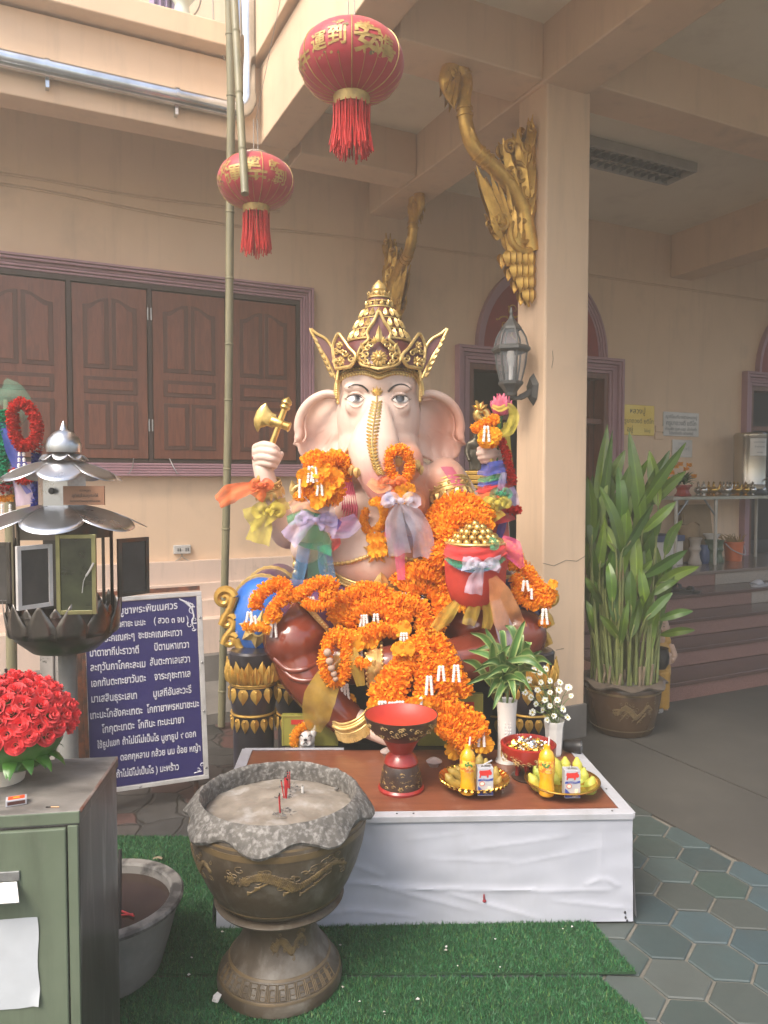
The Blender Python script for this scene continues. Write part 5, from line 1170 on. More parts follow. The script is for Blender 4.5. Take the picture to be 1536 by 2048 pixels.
def pane(p0,p1,z0,z1,name,fm,gm_,fw_=.013,th=.006):
 p0,p1=Vector(p0),Vector(p1);d=(p1-p0);L=d.length;x_=d.normalized();n_=Vector((x_.y,-x_.x,0));mt_=frame((p0.x,p0.y,z0),x_,n_,Vector((0,0,1)));H=z1-z0
 b=MB()
 for a,c_ in (((0,-th,0),(fw_,th,H)),((L-fw_,-th,0),(L,th,H)),((fw_,-th,0),(L-fw_,th,fw_)),((fw_,-th,H-fw_),(L-fw_,th,H))): b.box(a,c_,0,mt_)
 o=b.build(name,fm,vl,smooth=False,bevel=.001);g=MB().box((fw_,-.0015,fw_),(L-fw_,.0015,H-fw_),0,mt_);gl=g.build('pane',gm_,smooth=False);gl.parent=o;gl.location=gl.location-ORI[o.name];return o
def lp(px,Y): return (P(px,1150,Y).x,Y)
f_=LY-RC
pane((*lp(113,f_+.0),0),(*lp(193,f_+.01),0),lz(1212),lz(1062),'door',M['brass'],mat('reflecting_glass',(.045,.055,.025),(.02,.025,.012),scale=14,rough=.12,coat=.5))
pane((*lp(104,f_-.005),0),(*lp(33,f_-.10),0),P(0,1216,f_-.05).z,P(0,1090,f_-.05).z,'door',M['alu'],M['soot'])
pane((*lp(236,LY),0),(*lp(297,LY+.10),0),P(0,1195,LY).z,P(0,1078,LY).z,'door',M['inoxd'],M['soot'])
pane((*lp(-28,LY-.03),0),(*lp(22,LY-.03),0),P(0,1205,LY).z,P(0,1083,LY).z,'door',M['inoxd'],M['soot'])
MB().box((lc.x-.09,LY+.05,zbot),(lc.x+.02,LY+.06,ztop)).build('inner_plate',M['soot'],vl,smooth=False)
MB().tube(catmull([P(187,1126,f_-.006),P(178,1143,f_-.006),P(168,1160,f_-.006),P(164,1186,f_-.006)],6),[.0035]*10+[.001]*9,6).build('cracked_edge',M['alu'],vl)
LP('lotus_bowl',[(0,1305),(26,1306),(62,1298),(92,1272),(104,1240),(107,1218),(104,1216),(98,1235),(80,1262),(40,1280),(0,1282)],M['inoxd'])
o=MB()
for rw__,(n,a0,y0,y1,r0,r1,hw) in enumerate(((12,.0,1262,1192,101,108,.27),(12,.26,1248,1200,105,105,.24))):
 for i in range(n):
  a=a0+2*pi*i/n;rows=[]
  for j in range(7):
   q_=j/6;w_=hw*(1 if q_<.35 else (1-(q_-.35)/.65))+.002;r=r0+(r1-r0)*sin(q_*pi/2)+3-rw__*2
   rows.append([(lc.x+r*kL*sin(a+w_*f),lc.y-r*kL*cos(a+w_*f),lz(y0+(y1-y0)*q_)) for f in (-1,-.4,0,.4,1)])
  o.band(rows)
ob=o.build('lotus_petals',M['inoxd'],vl,fix=False);ob.modifiers.new('thick','SOLIDIFY').thickness=.002
MB().tube([(lc.x,lc.y+.02,0),(lc.x,lc.y+.02,lz(1288))],.03,14).build('post',M['cem'],vl)
# ribboned garlands at the left edge
def ruffle(path,rad,m,name,par=None,n_pet=10,step=.008,pw=.6,seed=1,colf=None,jit=.16):
 """string of flower heads: rings of small crumpled petals round a path"""
 r_=np.random.RandomState(seed);pts=[Vector(p) for p in path];seg=[(pts[i+1]-pts[i]).length for i in range(len(pts)-1)];L=sum(seg);n=max(3,int(L/step))
 cum=np.concatenate([[0],np.cumsum(seg)]);V=[];Fc=[];col=[];nrm=None;P_=np.array([tuple(p) for p in pts])
 tl=np.array([np.interp(np.linspace(0,L,n),cum,P_[:,k]) for k in range(3)]).T
 if not hasattr(rad,'__len__'): rad=[rad]*len(pts)
 rl=np.interp(np.linspace(0,L,n),cum,rad)
 for i in range(n):
  c_=Vector(tl[i]);t=(Vector(tl[min(i+1,n-1)])-Vector(tl[max(i-1,0)])).normalized()
  if nrm is None: nrm=t.orthogonal()
  nrm=(nrm-t*nrm.dot(t)).normalized();bi=t.cross(nrm);R_=rl[i];a0=r_.rand()*6.3
  for j in range(n_pet):
   a=a0+2*pi*(j+r_.uniform(-.3,.3))/n_pet;d=nrm*cos(a)+bi*sin(a);s=t.cross(d)
   L_=R_*r_.uniform(.82,1.12);w_=R_*pw*r_.uniform(.75,1.2);tl_=t*(R_*r_.uniform(-jit,jit)*2);k=len(V)
   up=t*(R_*r_.uniform(-.18,.18))
   V+=[c_+d*L_*.30-s*w_*.3,c_+d*L_*.30+s*w_*.3,c_+d*L_*.78+s*w_*.62+tl_*.6+up,c_+d*L_*.80-s*w_*.62+tl_*.6-up,c_+d*L_*1.02+s*w_*.36+tl_*1.15-up*.8,c_+d*L_+tl_*.8+up*1.4,c_+d*L_*1.02-s*w_*.36+tl_*1.15]
   Fc+=[(k,k+1,k+2,k+5),(k,k+5,k+3),(k+2,k+4,k+5),(k+3,k+5,k+6)]
   cc=(colf or (lambda r: (1,1,1)))(r_);col+=[cc]*4
 b=MB();b.add(V,Fc);n0=len(b.f);q=[Vector(v) for v in tl[::max(1,n//30)]]
 if len(q)>2: b.tube(q,[float(x)*.62 for x in rl[::max(1,n//30)]],8)
 col+=[(colf or (lambda r: (1,1,1)))(r_) for _ in range(len(b.f)-n0)]
 return b.build(name,m,par,fix=False,smooth=False,col=col)
def petal_mat(name,tr):
 m,n,l,b=nodes(name);a=n.new('ShaderNodeAttribute');a.attribute_name='col';d=n.new('ShaderNodeBsdfDiffuse');t=n.new('ShaderNodeBsdfTranslucent');x=n.new('ShaderNodeMixShader');x.inputs[0].default_value=tr
 l.new(a.outputs['Color'],d.inputs[0]);l.new(a.outputs['Color'],t.inputs[0]);l.new(d.outputs[0],x.inputs[1]);l.new(t.outputs[0],x.inputs[2]);l.new(x.outputs[0],n['Material Output'].inputs[0]);return m
M['flow']=petal_mat('cloth_petals',.42)
M['bud']=mat('jasmine_buds',(.74,.70,.66),(.66,.60,.56),scale=60,rough=.6)
def cf(base,var=.25,alt=None,pa=.0):
 def f(r):
  c_=alt if (alt and r.rand()<pa) else base;k=1+r.uniform(-var,var);return (c_[0]*k,c_[1]*k,c_[2]*k)
 return f
RED=cf((.55,.035,.03),.3);BLU=cf((.03,.045,.30),.35);GRN=cf((.02,.30,.15),.3);ORG=cf((.97,.40,.03),.05,(.97,.46,.04),.3);YOR=cf((.96,.47,.04),.05,(.96,.52,.05),.4)
def buds(path,par,n,r=.007):
 r *= 1.05
 p=[Vector(q) for q in path];b=MB()
 for i in range(n):
  q_=i/(max(1,n-1));c_=lerp(p[0],p[-1],q_) if len(p)==2 else p[min(len(p)-1,int(q_*(len(p)-1)))]
  d=(p[-1]-p[0]).normalized();b.tube([c_,c_+d*r*.7,c_+d*r*1.6,c_+d*r*2.2],[r*.45,r*.95,r*.75,r*.9],6)
 return b.build('bud_string',M['bud'],par)
GY=3.1;gk=GY/F
post_=tag(MB().tube([P(18,1250,GY+.09)*1-Vector((0,0,P(18,1250,GY+.09).z)),P(18,800,GY+.09)],.022,12).build('garland_post',M['bamboo']),'pole behind the green garlands at the left edge','pole')
t=thing('red_garland','red petal garland loop with a white bud tassel hanging at the left edge','garland',P(50,900,GY))
ruffle(catmull([P(26,828,GY-.05),P(30,812,GY-.05),P(46,806,GY-.05),P(62,820,GY-.05),P(74,850,GY-.05),P(70,880,GY-.05),P(48,892,GY-.05),P(33,880,GY-.05),P(26,850,GY-.05),P(26,828,GY-.05)],8),.026,M['flow'],'loop',t,11,.007,colf=RED,seed=2)
for dx in (-4,4): buds([P(43+dx,904,GY-.05),P(43+dx*1.5,938,GY-.05)],t,4)
t=thing('green_garland','broad green petal garland hanging straight down with a striped hem','garland',P(8,980,GY))
ruffle([P(8,822,GY),P(8,965,GY)],.030,M['flow'],'drop',t,13,.006,colf=GRN,seed=3);ruffle([P(8,966,GY),P(8,986,GY)],.034,M['flow'],'hem',t,13,.006,colf=cf((.5,.45,.42),.2,(.45,.03,.03),.5),seed=4)
ruffle([P(-6,998,GY),P(24,996,GY)],.015,M['flow'],'flower',t,10,.006,colf=YOR,seed=5)
for px in (4,20): buds([P(px,1008,GY-.01),P(px,1035,GY-.01)],t,4)
t=thing('blue_garland','narrow dark blue petal garland hanging right of the red one','garland',P(72,1010,GY));ruffle([P(73,905,GY+.02),P(71,1018,GY+.02)],.020,M['flow'],'drop',t,11,.006,colf=BLU,seed=6)
ruffle([P(76,888,GY+.02),P(74,904,GY+.02)],.021,M['flow'],'collar',t,11,.006,colf=cf((.5,.45,.42),.2,(.45,.03,.03),.5),seed=7)
t=thing('red_garland','lower flat red petal garland behind the lamp roof','garland',P(48,960,GY));ruffle(catmull([P(24,940,GY-.02),P(34,958,GY-.02),P(52,962,GY-.02),P(66,952,GY-.02)],6),.017,M['flow'],'loop',t,10,.007,colf=RED,seed=8)
def tulle(name,base,alpha=.55): return mat('tulle_'+name,base,tuple(c*.8 for c in base),scale=30,rough=.8,alpha=alpha,sheen=.3)
TU={n: tulle(n,c_,a) for n,c_,a in (('orange',(.85,.16,.03),.72),('yellow',(.62,.50,.06),.62),('green',(.03,.30,.14),.62),('lilac',(.52,.42,.66),.46),('blue',(.05,.08,.42),.7),('sky',(.10,.26,.46),.5),('pink',(.80,.10,.28),.5),('white',(.66,.62,.74),.42),('red',(.62,.03,.03),.75),('peach',(.82,.34,.12),.5),('dgreen',(.10,.28,.18),.35),('ochre',(.50,.33,.04),.6))}
def ribbon(pts,wd,m,name,label=None,par=None,seed=0,fluff=.18,twist=.5,n=7,cross=6,group=None):
 """strip of net cloth along pts; wd may vary; crinkled across its width"""
 c_=catmull(pts,n);k=len(c_);ws_=np.interp(np.linspace(0,1,k),np.linspace(0,1,len(wd)),wd) if hasattr(wd,'__len__') else [wd]*k;rows=[];sd=None
 for i,p in enumerate(c_):
  t=(c_[min(i+1,k-1)]-c_[max(i-1,0)]).normalized();s0_=t.cross(Vector((0,-1,.15)));
  if s0_.length<.05: s0_=Vector((1,0,0))
  s0_.normalize();nn=t.cross(s0_);a=twist*mnoise.noise((i*.17,seed*3.1,0));s0_=s0_*cos(a)+nn*sin(a);row=[]
  for j in range(cross+1):
   f=j/cross*2-1;row.append(p+s0_*f*ws_[i]+nn*(ws_[i]*fluff*(sin(f*5+seed+i*.25)+.6*mnoise.noise((f*3+seed,i*.22,3)))))
  rows.append(row)
 o=MB().band(rows).build(name,m,par,fix=False,angle=80)
 if label: tag(o,label,'ribbon',group)
 return o
ribbon([P(0,775,GY+.05),P(22,790,GY+.02),P(40,815,GY+.03),P(20,850,GY+.04)],[.05,.06,.05,.03],TU['dgreen'],'net_ribbon','pale green net draped over the garland pole top',seed=2)
ribbon([P(0,845,GY-.02),P(14,870,GY-.03),P(28,905,GY-.02),P(52,960,GY),P(62,985,GY)],[.012,.02,.03,.03,.02],TU['blue'],'net_ribbon','blue net ribbon crossing the green garland',seed=3)
ribbon([P(22,890,GY+.01),P(32,930,GY),P(44,975,GY),P(52,1010,GY)],[.02,.03,.035,.04],TU['lilac'],'net_ribbon','greyish lilac net ribbon below the blue one',seed=5)
# red roses in a white ribbed pot on the cabinet
rc=G(6,1560,CH+.001);kr=rc.y/F;t=thing('rose_pot','white ribbed plastic pot crammed with bright red cloth roses','potted flowers',rc)
MB().lathe([(0,.0),(40*kr,0),(42*kr,.012),(47*kr,.09),(51*kr,.105),(52*kr,.108),(46*kr,.108),(40*kr,.07),(0,.07)],48,rc,wob=lambda r,z,a,i: (r*(1+.012*cos(a*22)*(1 if 1<i<5 else 0)),z)).build('pot',mat('cream_plastic',(.66,.60,.50),(.58,.52,.43),scale=6,rough=.5),t)
M['rose']=mat('rose_cloth',(1,1,1),rough=.6,attr='col',sheen=.2)
def rose(c_,nrm,r):
 nrm=nrm.normalized();u=nrm.orthogonal().normalized();v=nrm.cross(u);m=MB();col=[]
 for ring,(n_,rr_,h_,lean) in enumerate(((3,.22,.62,.05),(4,.45,.50,.2),(5,.75,.30,.45),(6,1.,.08,.75))):
  a0=R.uniform(0,6.3)
  for i in range(n_):
   a=a0+2*pi*i/n_;hw=pi/n_*1.35;rows=[];k=R.uniform(.75,1.15)*(1.05-.06*ring)
   for j in range(4):
    q_=j/3;row=[]
    for e in range(5):
     f=e/2-1;aa=a+hw*f*(1-.15*q_);rad_=r*rr_*(.55+.45*q_+lean*.25*q_*q_)*(1+.05*abs(f));z=r*(h_*.2+(.75-.25*lean)*q_*(1-.22*f*f)-.45*rr_+h_*.5)
     if j==3: rad_+=r*.07
     row.append(c_+u*(rad_*cos(aa))+v*(rad_*sin(aa))+nrm*z)
    rows.append(row)
   m.band(rows);col+=[(.80*k,.045*k,.05*k)]*12
 return m,col
dome=rc+Vector((28*kr,0,.135));N_=100;gr=pi*(3-sqrt(5));nn_=0;i=0
while nn_<100:
 y=1-(i/118)*1.25;rad_=sqrt(max(0,1-y*y));th_=gr*i;i+=1
 if y<-.25: break
 d=Vector((rad_*cos(th_),rad_*sin(th_),y));c_=dome+Vector((d.x*.135,d.y*.12,d.z*.118))*R.uniform(.94,1.03)+Vector((0,0,0))
 m,col=rose(c_,d+Vector((R.uniform(-.2,.2),R.uniform(-.2,.2),R.uniform(-.1,.2))),R.uniform(.0185,.0225));m.build('rose',M['rose'],t,fix=False,col=col,angle=60);nn_+=1
MB().ell(dome+Vector((0,0,-.01)),(.115,.105,.10),16,10).build('stuffing',M['leaf'],t)
lf=MB()
for i in range(34):
 a=R.uniform(0,6.3);blade(lf,dome+Vector((.06*cos(a),.055*sin(a),-.055)),(cos(a),sin(a),0),R.uniform(.05,.09),.014,.1,1.1,n=5)
lf.build('leaves',M['leaf'],t,fix=False)
MB().tube([dome+Vector((-.02,0,.10)),dome+Vector((-.021,0,.138))],[.0025,.002],6).tube([dome+Vector((-.021,0,.138)),dome+Vector((-.021,0,.146))],.004,6).build('wire_stem',M['black'],t)
# right side: big potted plant
pc=Vector((G(1245,1462).x,4.60,.006));kp_=pc.y/F
t=thing('glazed_planter','large brown glazed planter with a wavy rim and gold dragon beside the column','planter',pc)
ppf=[(55*kp_,0),(58*kp_,.01),(64*kp_,.06),(70*kp_,.14),(74*kp_,.22),(75*kp_,.28),(73*kp_,.30)]
MB().lathe([(0,0)]+ppf,64,pc).build('body',mat('dark_brown_glaze',(.055,.030,.017),(.085,.048,.026),scale=6,rough=.25,coat=.4,col3=(.15,.13,.11),scale3=4,lo3=.6,hi3=.75),t)
def wv(r,z,a,i): k=cos(8*a+.7);q_=(0,.3,1,1,.6,.1,0)[i];return (r+q_*.012*k,z-q_*.018*(.5+.5*k))
MB().lathe([(72*kp_,.295),(78*kp_,.305),(85*kp_,.315),(86*kp_,.325),(80*kp_,.335),(70*kp_,.33),(68*kp_,.29)],96,pc,wob=wv).build('rim',mat('grey_brown_rim',(.12,.095,.075),(.07,.055,.045),scale=9,rough=.35),t)
ringband(ppf,.262,.274,.002,'glaze_band',M['clayb'],t,pc);ringband(ppf,.040,.048,.002,'glaze_band',M['clayb'],t,pc);dragon(ppf,pc,.05,.165,.5,.07,'relief_dragon',t,21)
MB().lathe([(0,.30),(69*kp_,.295)],40,pc).build('soil',M['plinth'],t)
gp=thing('heliconia_clump','tall clump of broad green pointed leaves growing in the brown planter','plant',pc+Vector((0,0,.30)))
r_=random.Random(12);stm=MB();dry=MB()
leaves=[((1195,1090),(1215,848),.02,.10),((1188,1200),(1225,860),.1,.0),((1285,1075),(1258,862),.05,.06),((1270,1030),(1372,885),.05,-.02),((1275,1035),(1340,900),.1,.05),((1245,1110),(1198,970),-.08,-.10),((1242,1115),(1308,1005),-.1,-.05),((1285,1065),(1352,1003),.0,-.06),((1300,1010),(1372,942),.08,.0),((1255,1000),(1295,920),.12,.02),((1232,1105),(1182,1035),-.05,.05),((1205,1210),(1167,1150),-.05,-.1),((1240,1160),(1253,1005),-.02,.0),((1275,1175),(1270,1055),-.06,.0),((1285,1155),(1375,1100),-.02,-.05),((1310,1175),(1398,1133),.03,-.05),((1290,1240),(1345,1185),-.12,-.12),((1315,1240),(1386,1222),-.05,-.1),((1305,1190),(1358,1160),.0,.0),((1225,1205),(1215,1120),-.1,-.05),((1262,1230),(1262,1140),-.1,-.1),((1215,1040),(1205,920),.1,.1),((1225,1060),(1260,930),.08,.0),((1190,1130),(1178,1010),.08,.1),((1180,1160),(1172,1060),.1,.1),((1300,1120),(1290,1030),.05,.0),((1330,1180),(1350,1110),.1,.0),((1255,1190),(1305,1120),-.05,-.03),((1240,1280),(1200,1230),-.1,-.1),((1320,1270),(1390,1260),.0,-.05),((1265,1090),(1300,960),.02,.02),((1205,1120),(1195,1000),.02,.05),((1232,1245),(1222,1150),-.1,-.1),((1285,1260),(1310,1175),-.08,-.1),((1213,1000),(1250,900),.15,.1),((1330,1110),(1365,1040),.1,.05),((1190,1260),(1172,1200),.0,.0),((1300,1300),(1320,1215),-.05,-.08),((1250,1060),(1230,950),.05,.1),((1275,1120),(1325,1020),.06,.0),((1240,1290),(1256,1200),-.12,-.12),((1262,1275),(1285,1190),-.12,-.1),((1295,1230),(1280,1130),-.08,-.05),((1210,1180),(1230,1080),-.03,.0),((1195,1060),(1185,950),.12,.15)]
for _ in range(34):
 x=r_.uniform(1178,1325);y=r_.uniform(1010,1300);L=r_.uniform(90,150);leaves.append(((x,y),(x+r_.uniform(-35,45)*(1+(x-1250)/150),y-L),r_.uniform(-.02,.2),r_.uniform(-.02,.2)))
for i,(b_,tp,d0,d1) in enumerate(leaves):
 p0,p2=P(*b_,pc.y+d0),P(*tp,pc.y+d1);L=(p2-p0).length;bow=Vector((r_.uniform(-.02,.02),r_.uniform(-.05,.03),.02));cen=catmull([p0,lerp(p0,p2,.5)+bow,p2],7);n_=len(cen)
 wd=min(.040,.125*L)*r_.uniform(.85,1.1);sd=(p2-p0).normalized().cross(Vector((r_.uniform(-.7,.7),-1,r_.uniform(-.3,.3)))).normalized();nn=sd.cross((p2-p0).normalized());rows=[];cols_=[];m=MB();g=r_.uniform(.55,1.35);yl=r_.uniform(0,1)
 for j,p in enumerate(cen):
  q_=j/(n_-1);w_=wd*(sin(pi*min(1,q_**.8*.98+.02))**.75)+.001;fo=.22;rp_=.05*wd*sin(j*1.7+i)
  rows.append([p+sd*(w_*f)+nn*(fo*abs(f)*w_+rp_*f) for f in (-1,-.6,-.12,0,.12,.6,1)])
 m.band(rows);base_=(.050+.075*yl,.115+.07*yl,.012)
 for j in range(n_-1):
  for e in range(6): k=1.5 if e in (2,3) else 1;cols_.append((base_[0]*g*k,base_[1]*g*k,base_[2]*g*k))
 m.build('leaf',M['dleaf'],gp,fix=False,col=cols_)
 rt_=pc+Vector(((p0.x-pc.x)*.72+r_.uniform(-.03,.03),r_.uniform(-.13,.1),.30));rt_.x=min(pc.x+.2,max(pc.x-.19,rt_.x));stm.tube(catmull([rt_,lerp(rt_,p0,.55)+Vector((0,0,.03)),p0,lerp(p0,p2,.3)+nn*-.002],6),[.0085]*10+[.005]*9,7)
stm.build('stems',mat('heliconia_stems',(.20,.22,.07),(.11,.14,.045),scale=9,rough=.5,col3=(.16,.10,.05),scale3=5,lo3=.58,hi3=.7),gp)
M['stub']=mat('dry_stubs',(.26,.20,.13),(.16,.12,.08),scale=12,rough=.8)
for i in range(16):
 q=pc+Vector((r_.uniform(-.18,.2),r_.uniform(-.17,.05),.29));MB().tube([q,q+Vector((r_.uniform(-.02,.02),0,r_.uniform(.05,.16)))],.008,7).build('cut_stub',M['stub'],gp)
 # wall notices, landing table and its vessels (in the building's frame)
def wq(px,py,d=0.): q=W(px,py,WW-.004-d);return q
def plaque(name,label,p0,p1,m,lines,lm,cat='sign'):
 a,b_=wq(*p0),wq(*p1);t=thing(name,label,cat,(0,0,0),TH)
 MB().box((a.x,WW-.012,b_.z),(b_.x,WW-.002,a.z)).build('plate',m,t,local=True,smooth=False,bevel=.002)
 for s,fy,fx0,fx1 in lines:
  mm_=text_mb(s,.1,.0004);x0,x1=width(mm_);sc_=(b_.x-a.x)*(fx1-fx0)/(x1-x0);cx=a.x+(b_.x-a.x)*(fx0+fx1)/2;z=a.z+(b_.z-a.z)*fy
  MB().mb(mm_,Matrix.Translation((cx,WW-.0125,z)) @ Matrix.Rotation(pi/2,4,'X') @ Matrix.Scale(sc_,4) @ Matrix.Translation((-(x0+x1)/2,0,0))).build('lettering',lm,t,local=True,fix=False,smooth=False)
 return t
M['brassp']=mat('polished_brass_plate',(.55,.35,.07),(.62,.45,.14),scale=3,rough=.28,metal=.8);M['alup']=mat('brushed_white_plate',(.62,.57,.52),(.52,.48,.43),scale=4,rough=.35,metal=.2)
plaque('brass_plaque','golden brass plaque with dark lettering on the peach wall',(1240,808),(1307,872),M['brassp'],[('หลวงปู่',.28,.28,.72),('ครูบาดวงดี ยติโก',.60,.04,.97),('อยู่',.88,.2,.36),('ไม่อยู่',.88,.70,.88)],M['black'])
plaque('white_plaque','white metal plaque with four lines of lettering on the peach wall',(1326,823),(1396,874),M['alup'],[('ญาติโยมที่มากราบหลวงปู่',.26,.06,.94),('ครูบาดวงดี ยติโก',.54,.08,.92),('ท่านพัก เวลา-นอก เช้าถึงค่ำ',.76,.06,.94),('โปรดติดต่อ ฝ่ายสงฆ์',.93,.16,.84)],M['black'])
plaque('clear_sleeve','small wrinkled clear sleeve with a paper below the white plaque',(1344,879),(1383,915),M['alup'],[('กรุณา',.32,.3,.7),('งดสูบบุหรี่',.60,.15,.85)],M['steel'],'notice')
for (p0,p1,l) in (((1310,851),(1325,864),'upper small box cover between the two wall plaques'),((1309,866),(1325,879),'lower small box cover between the two wall plaques')):
 a,b_=wq(*p0),wq(*p1);tag(MB().box((a.x,WW-.016,b_.z),(b_.x,WW-.002,a.z)).build('box_cover',M['wall'],smooth=False,bevel=.004),l,'box cover').matrix_world=ROT @ Matrix.Translation(((a.x+b_.x)/2,WW-.009,b_.z))
TW0,TW1=5.30,5.74;q=W(1347,994,TW0);ts0=q.x;tz=q.z;ts1=ts0+1.8
t=thing('landing_table','long folding table with a pale edge standing on the landing','table',(0,0,0),TH)
MB().box((ts0,TW0,tz-.03),(ts1,TW1,tz)).build('top',mat('table_laminate',(.42,.40,.34),(.30,.30,.22),scale=6,rough=.3),t,local=True,smooth=False,bevel=.003)
for x in (ts0+.07,ts0+.62,ts1-.1):
 for y in (TW0+.03,TW1-.04): MB().tube([(x,y,LZ),(x,y,tz-.031)],.018,10).build('leg',M['fit'],t,local=True)
 MB().tube([(x,TW0+.03,tz-.20),(x+.16*(-1 if x>ts0+.5 else 1),TW0+.03,tz-.032)],.009,8).build('brace',M['steel'],t,local=True)
def onT(px,dy=.14): q=W(px,985,TW0+dy);return Vector((q.x,TW0+dy,tz+.001))
kT=(ROT @ Vector((ts0,TW0,0))).y/F
def ewer(s):
 return [(.030*s,0),(.034*s,.004*s),(.014*s,.018*s),(.016*s,.024*s),(.036*s,.045*s),(.040*s,.062*s),(.030*s,.082*s),(.012*s,.094*s),(.010*s,.12*s),(.014*s,.127*s),(.006*s,.135*s),(.0,.148*s)]
M['ewg']=mat('gilt_brass',(.62,.38,.08),(.45,.26,.05),scale=12,rough=.22,metal=.95);M['ews']=mat('silvered_brass',(.62,.60,.56),(.45,.43,.40),scale=12,rough=.2,metal=.95)
src_={}
for nm,m in (('gold',M['ewg']),('silver',M['ews'])):
 t=thing('water_ewer','','',(0,0,0));MB().lathe(ewer(1.05),24).build('body',m,t,local=True)
 MB().tube(catmull([(.036,0,.055),(.058,0,.072),(.062,0,.10),(.07,0,.118)],5),[.009]*8+[.006]*8,8).build('spout',m,t,local=True);MB().lathe([(.026,.0),(.030,.003),(.028,.006)],20).build('foot_ring',m,t,local=True);src_[nm]=t
lst=[(1396,'silver',.22),(1407,'silver',.14),(1417,'gold',.20),(1427,'gold',.12),(1447,'silver',.22),(1454,'silver',.12),(1468,'gold',.20),(1475,'gold',.11),(1491,'gold',.13),(1505,'silver',.13),(1524,'silver',.13),(1440,'gold',.30),(1460,'silver',.30)]
first={}
for px,nm,dy in lst:
 o=src_[nm] if nm not in first else dup(src_[nm]);first[nm]=1;o.matrix_world=ROT @ Matrix.Translation(onT(px,dy)) @ Matrix.Rotation(R.uniform(-.5,.8),4,'Z')
 o['label']=nm+' footed pouring ewer in the row on the landing table';o['category']='ewer';o['group']=nm+' ewers on the landing table'
q=onT(1366,.22);qw=ROT @ q;t=thing('offering_stand','red octagonal offering stand carrying an orange flower arrangement','stand',qw)
MB().lathe([(.085,0),(.09,.01),(.07,.03),(.06,.06),(.075,.09),(.095,.10),(.095,.115),(0,.112)],8,qw).build('stand',M['lacq'],t,smooth=False)
fa_=thing('marigold_arrangement','orange marigolds and dark leaves piled on the red stand on the landing table','flowers',qw+Vector((0,0,.115)));lfm=MB()
for i in range(60): a=R.uniform(0,6.3);blade(lfm,qw+Vector((.03*cos(a),.03*sin(a),.12+R.uniform(0,.06))),(cos(a),sin(a),0),R.uniform(.08,.15),.014,R.uniform(.2,1.3),1.0,n=5)
lfm.build('leaves',M['leaf'],fa_,fix=False)
for px,py in ((1340,958),(1352,933),(1372,938),(1388,952),(1344,945),(1360,928),(1378,930),(1330,950)):
 p=P(px,py,qw.y-.05);ruffle([p+Vector((0,0,-.012)),p+Vector((0,0,.012))],.028,M['flow'],'marigold',fa_,14,.006,colf=YOR,seed=px)
q=ROT @ onT(1498,.26);rT=33*kT;t=thing('water_tank','shiny steel drinking-water tank with a tap and a paper notice','water tank',q+Vector((0,0,.07)))
tz0,tz1=q.z+.072,P(1498,866,q.y).z
MB().lathe([(0,tz0-q.z),(rT,tz0-q.z),(rT,tz0-q.z+.04),(rT*1.012,tz0-q.z+.045),(rT,tz0-q.z+.05),(rT,tz1-q.z-.06),(rT*1.02,tz1-q.z-.055),(rT*1.02,tz1-q.z-.02),(rT*.9,tz1-q.z),(0,tz1-q.z+.01)],40,q).build('tank',mat('tank_steel',(.55,.50,.42),(.45,.40,.33),scale=3,rough=.25,metal=.95),t)
MB().tube([q+Vector((rT*.7,-rT*.7,.17)),q+Vector((rT*1.1,-rT*1.1,.17)),q+Vector((rT*1.15,-rT*1.15,.14))],.009,8).build('tap',M['ews'],t)
b=MB();aa=[radians(x) for x in np.linspace(-25,48,9)]
b.band([[(q.x+rT*1.02*sin(a),q.y-rT*1.02*cos(a),z) for a in aa] for z in (P(0,912,q.y).z,P(0,878,q.y).z)]);b.build('paper_notice',M['alup'],t,fix=False)
lt_=MB()
for s,py in (('กรุณาปิดก๊อกน้ำ',887),('ให้สนิททุกครั้ง',896),('ขอบคุณ',907)):
 m=text_mb(s,.022,.0);
 o=MB()
 for v in m.v: a=radians(12)+v[0]/rT;o.v.append((q.x+rT*1.027*sin(a),q.y-rT*1.027*cos(a),P(0,py,q.y).z+v[1]))
 o.f=m.f;o.m=m.m;lt_.mb(o)
lt_.build('notice_lettering',M['black'],t,fix=False,smooth=False)
tag(MB().lathe([(rT*1.05,0),(rT*1.1,.01),(rT*1.1,.05),(rT*1.0,.07),(0,.07)],32,q).build('tank_stand',M['black']),'low round black stand under the steel water tank','stand')
def onF(px,wv): q=W(px,1100,wv);return ROT @ Vector((q.x,wv,LZ+.001))
kF=lambda v: v.y/F
card=mat('cardboard',(.30,.20,.11),(.25,.165,.09),scale=5,rough=.85)
c_=onF(1408,5.62);tag(MB().box((-.20,-.015,0),(.20,.015,.50)).build('cardboard_sheet',card,smooth=False),'brown cardboard sheet leaning on the wall under the landing table','cardboard').matrix_world=Matrix.Translation(c_+Vector((-.05,-.02,.10))) @ Matrix.Rotation(TH,4,'Z') @ Matrix.Rotation(-.15,4,'X')
c_=onF(1378,5.55);b=MB();rows=[]
for j in range(8): rows.append([c_+Vector(((.13+.02*sin(j*1.3+a*2))*cos(a)*(1-.04*j),.07*sin(a),.02+j*.055+.02*sin(a*3))) for a in [2*pi*i/14 for i in range(14)]])
tag(b.band(rows,closed=True).build('paper_sack',mat('brown_paper',(.28,.185,.10),(.22,.14,.075),scale=9,rough=.8,bump=.004,bscale=20),fix=False),'crumpled brown paper sack under the landing table','sack')
c_=onF(1310,5.60);t=thing('archive_box','white carton with a dark blue lid half hidden behind the plant','box',c_,TH)
MB().box((-.26,-.14,0),(.24,.14,.24)).build('carton',M['alup'],t,local=True,smooth=False,bevel=.004);MB().box((-.27,-.15,.242),(.25,.15,.30)).build('lid',mat('navy_lid',(.03,.045,.12),rough=.6),t,local=True,smooth=False)
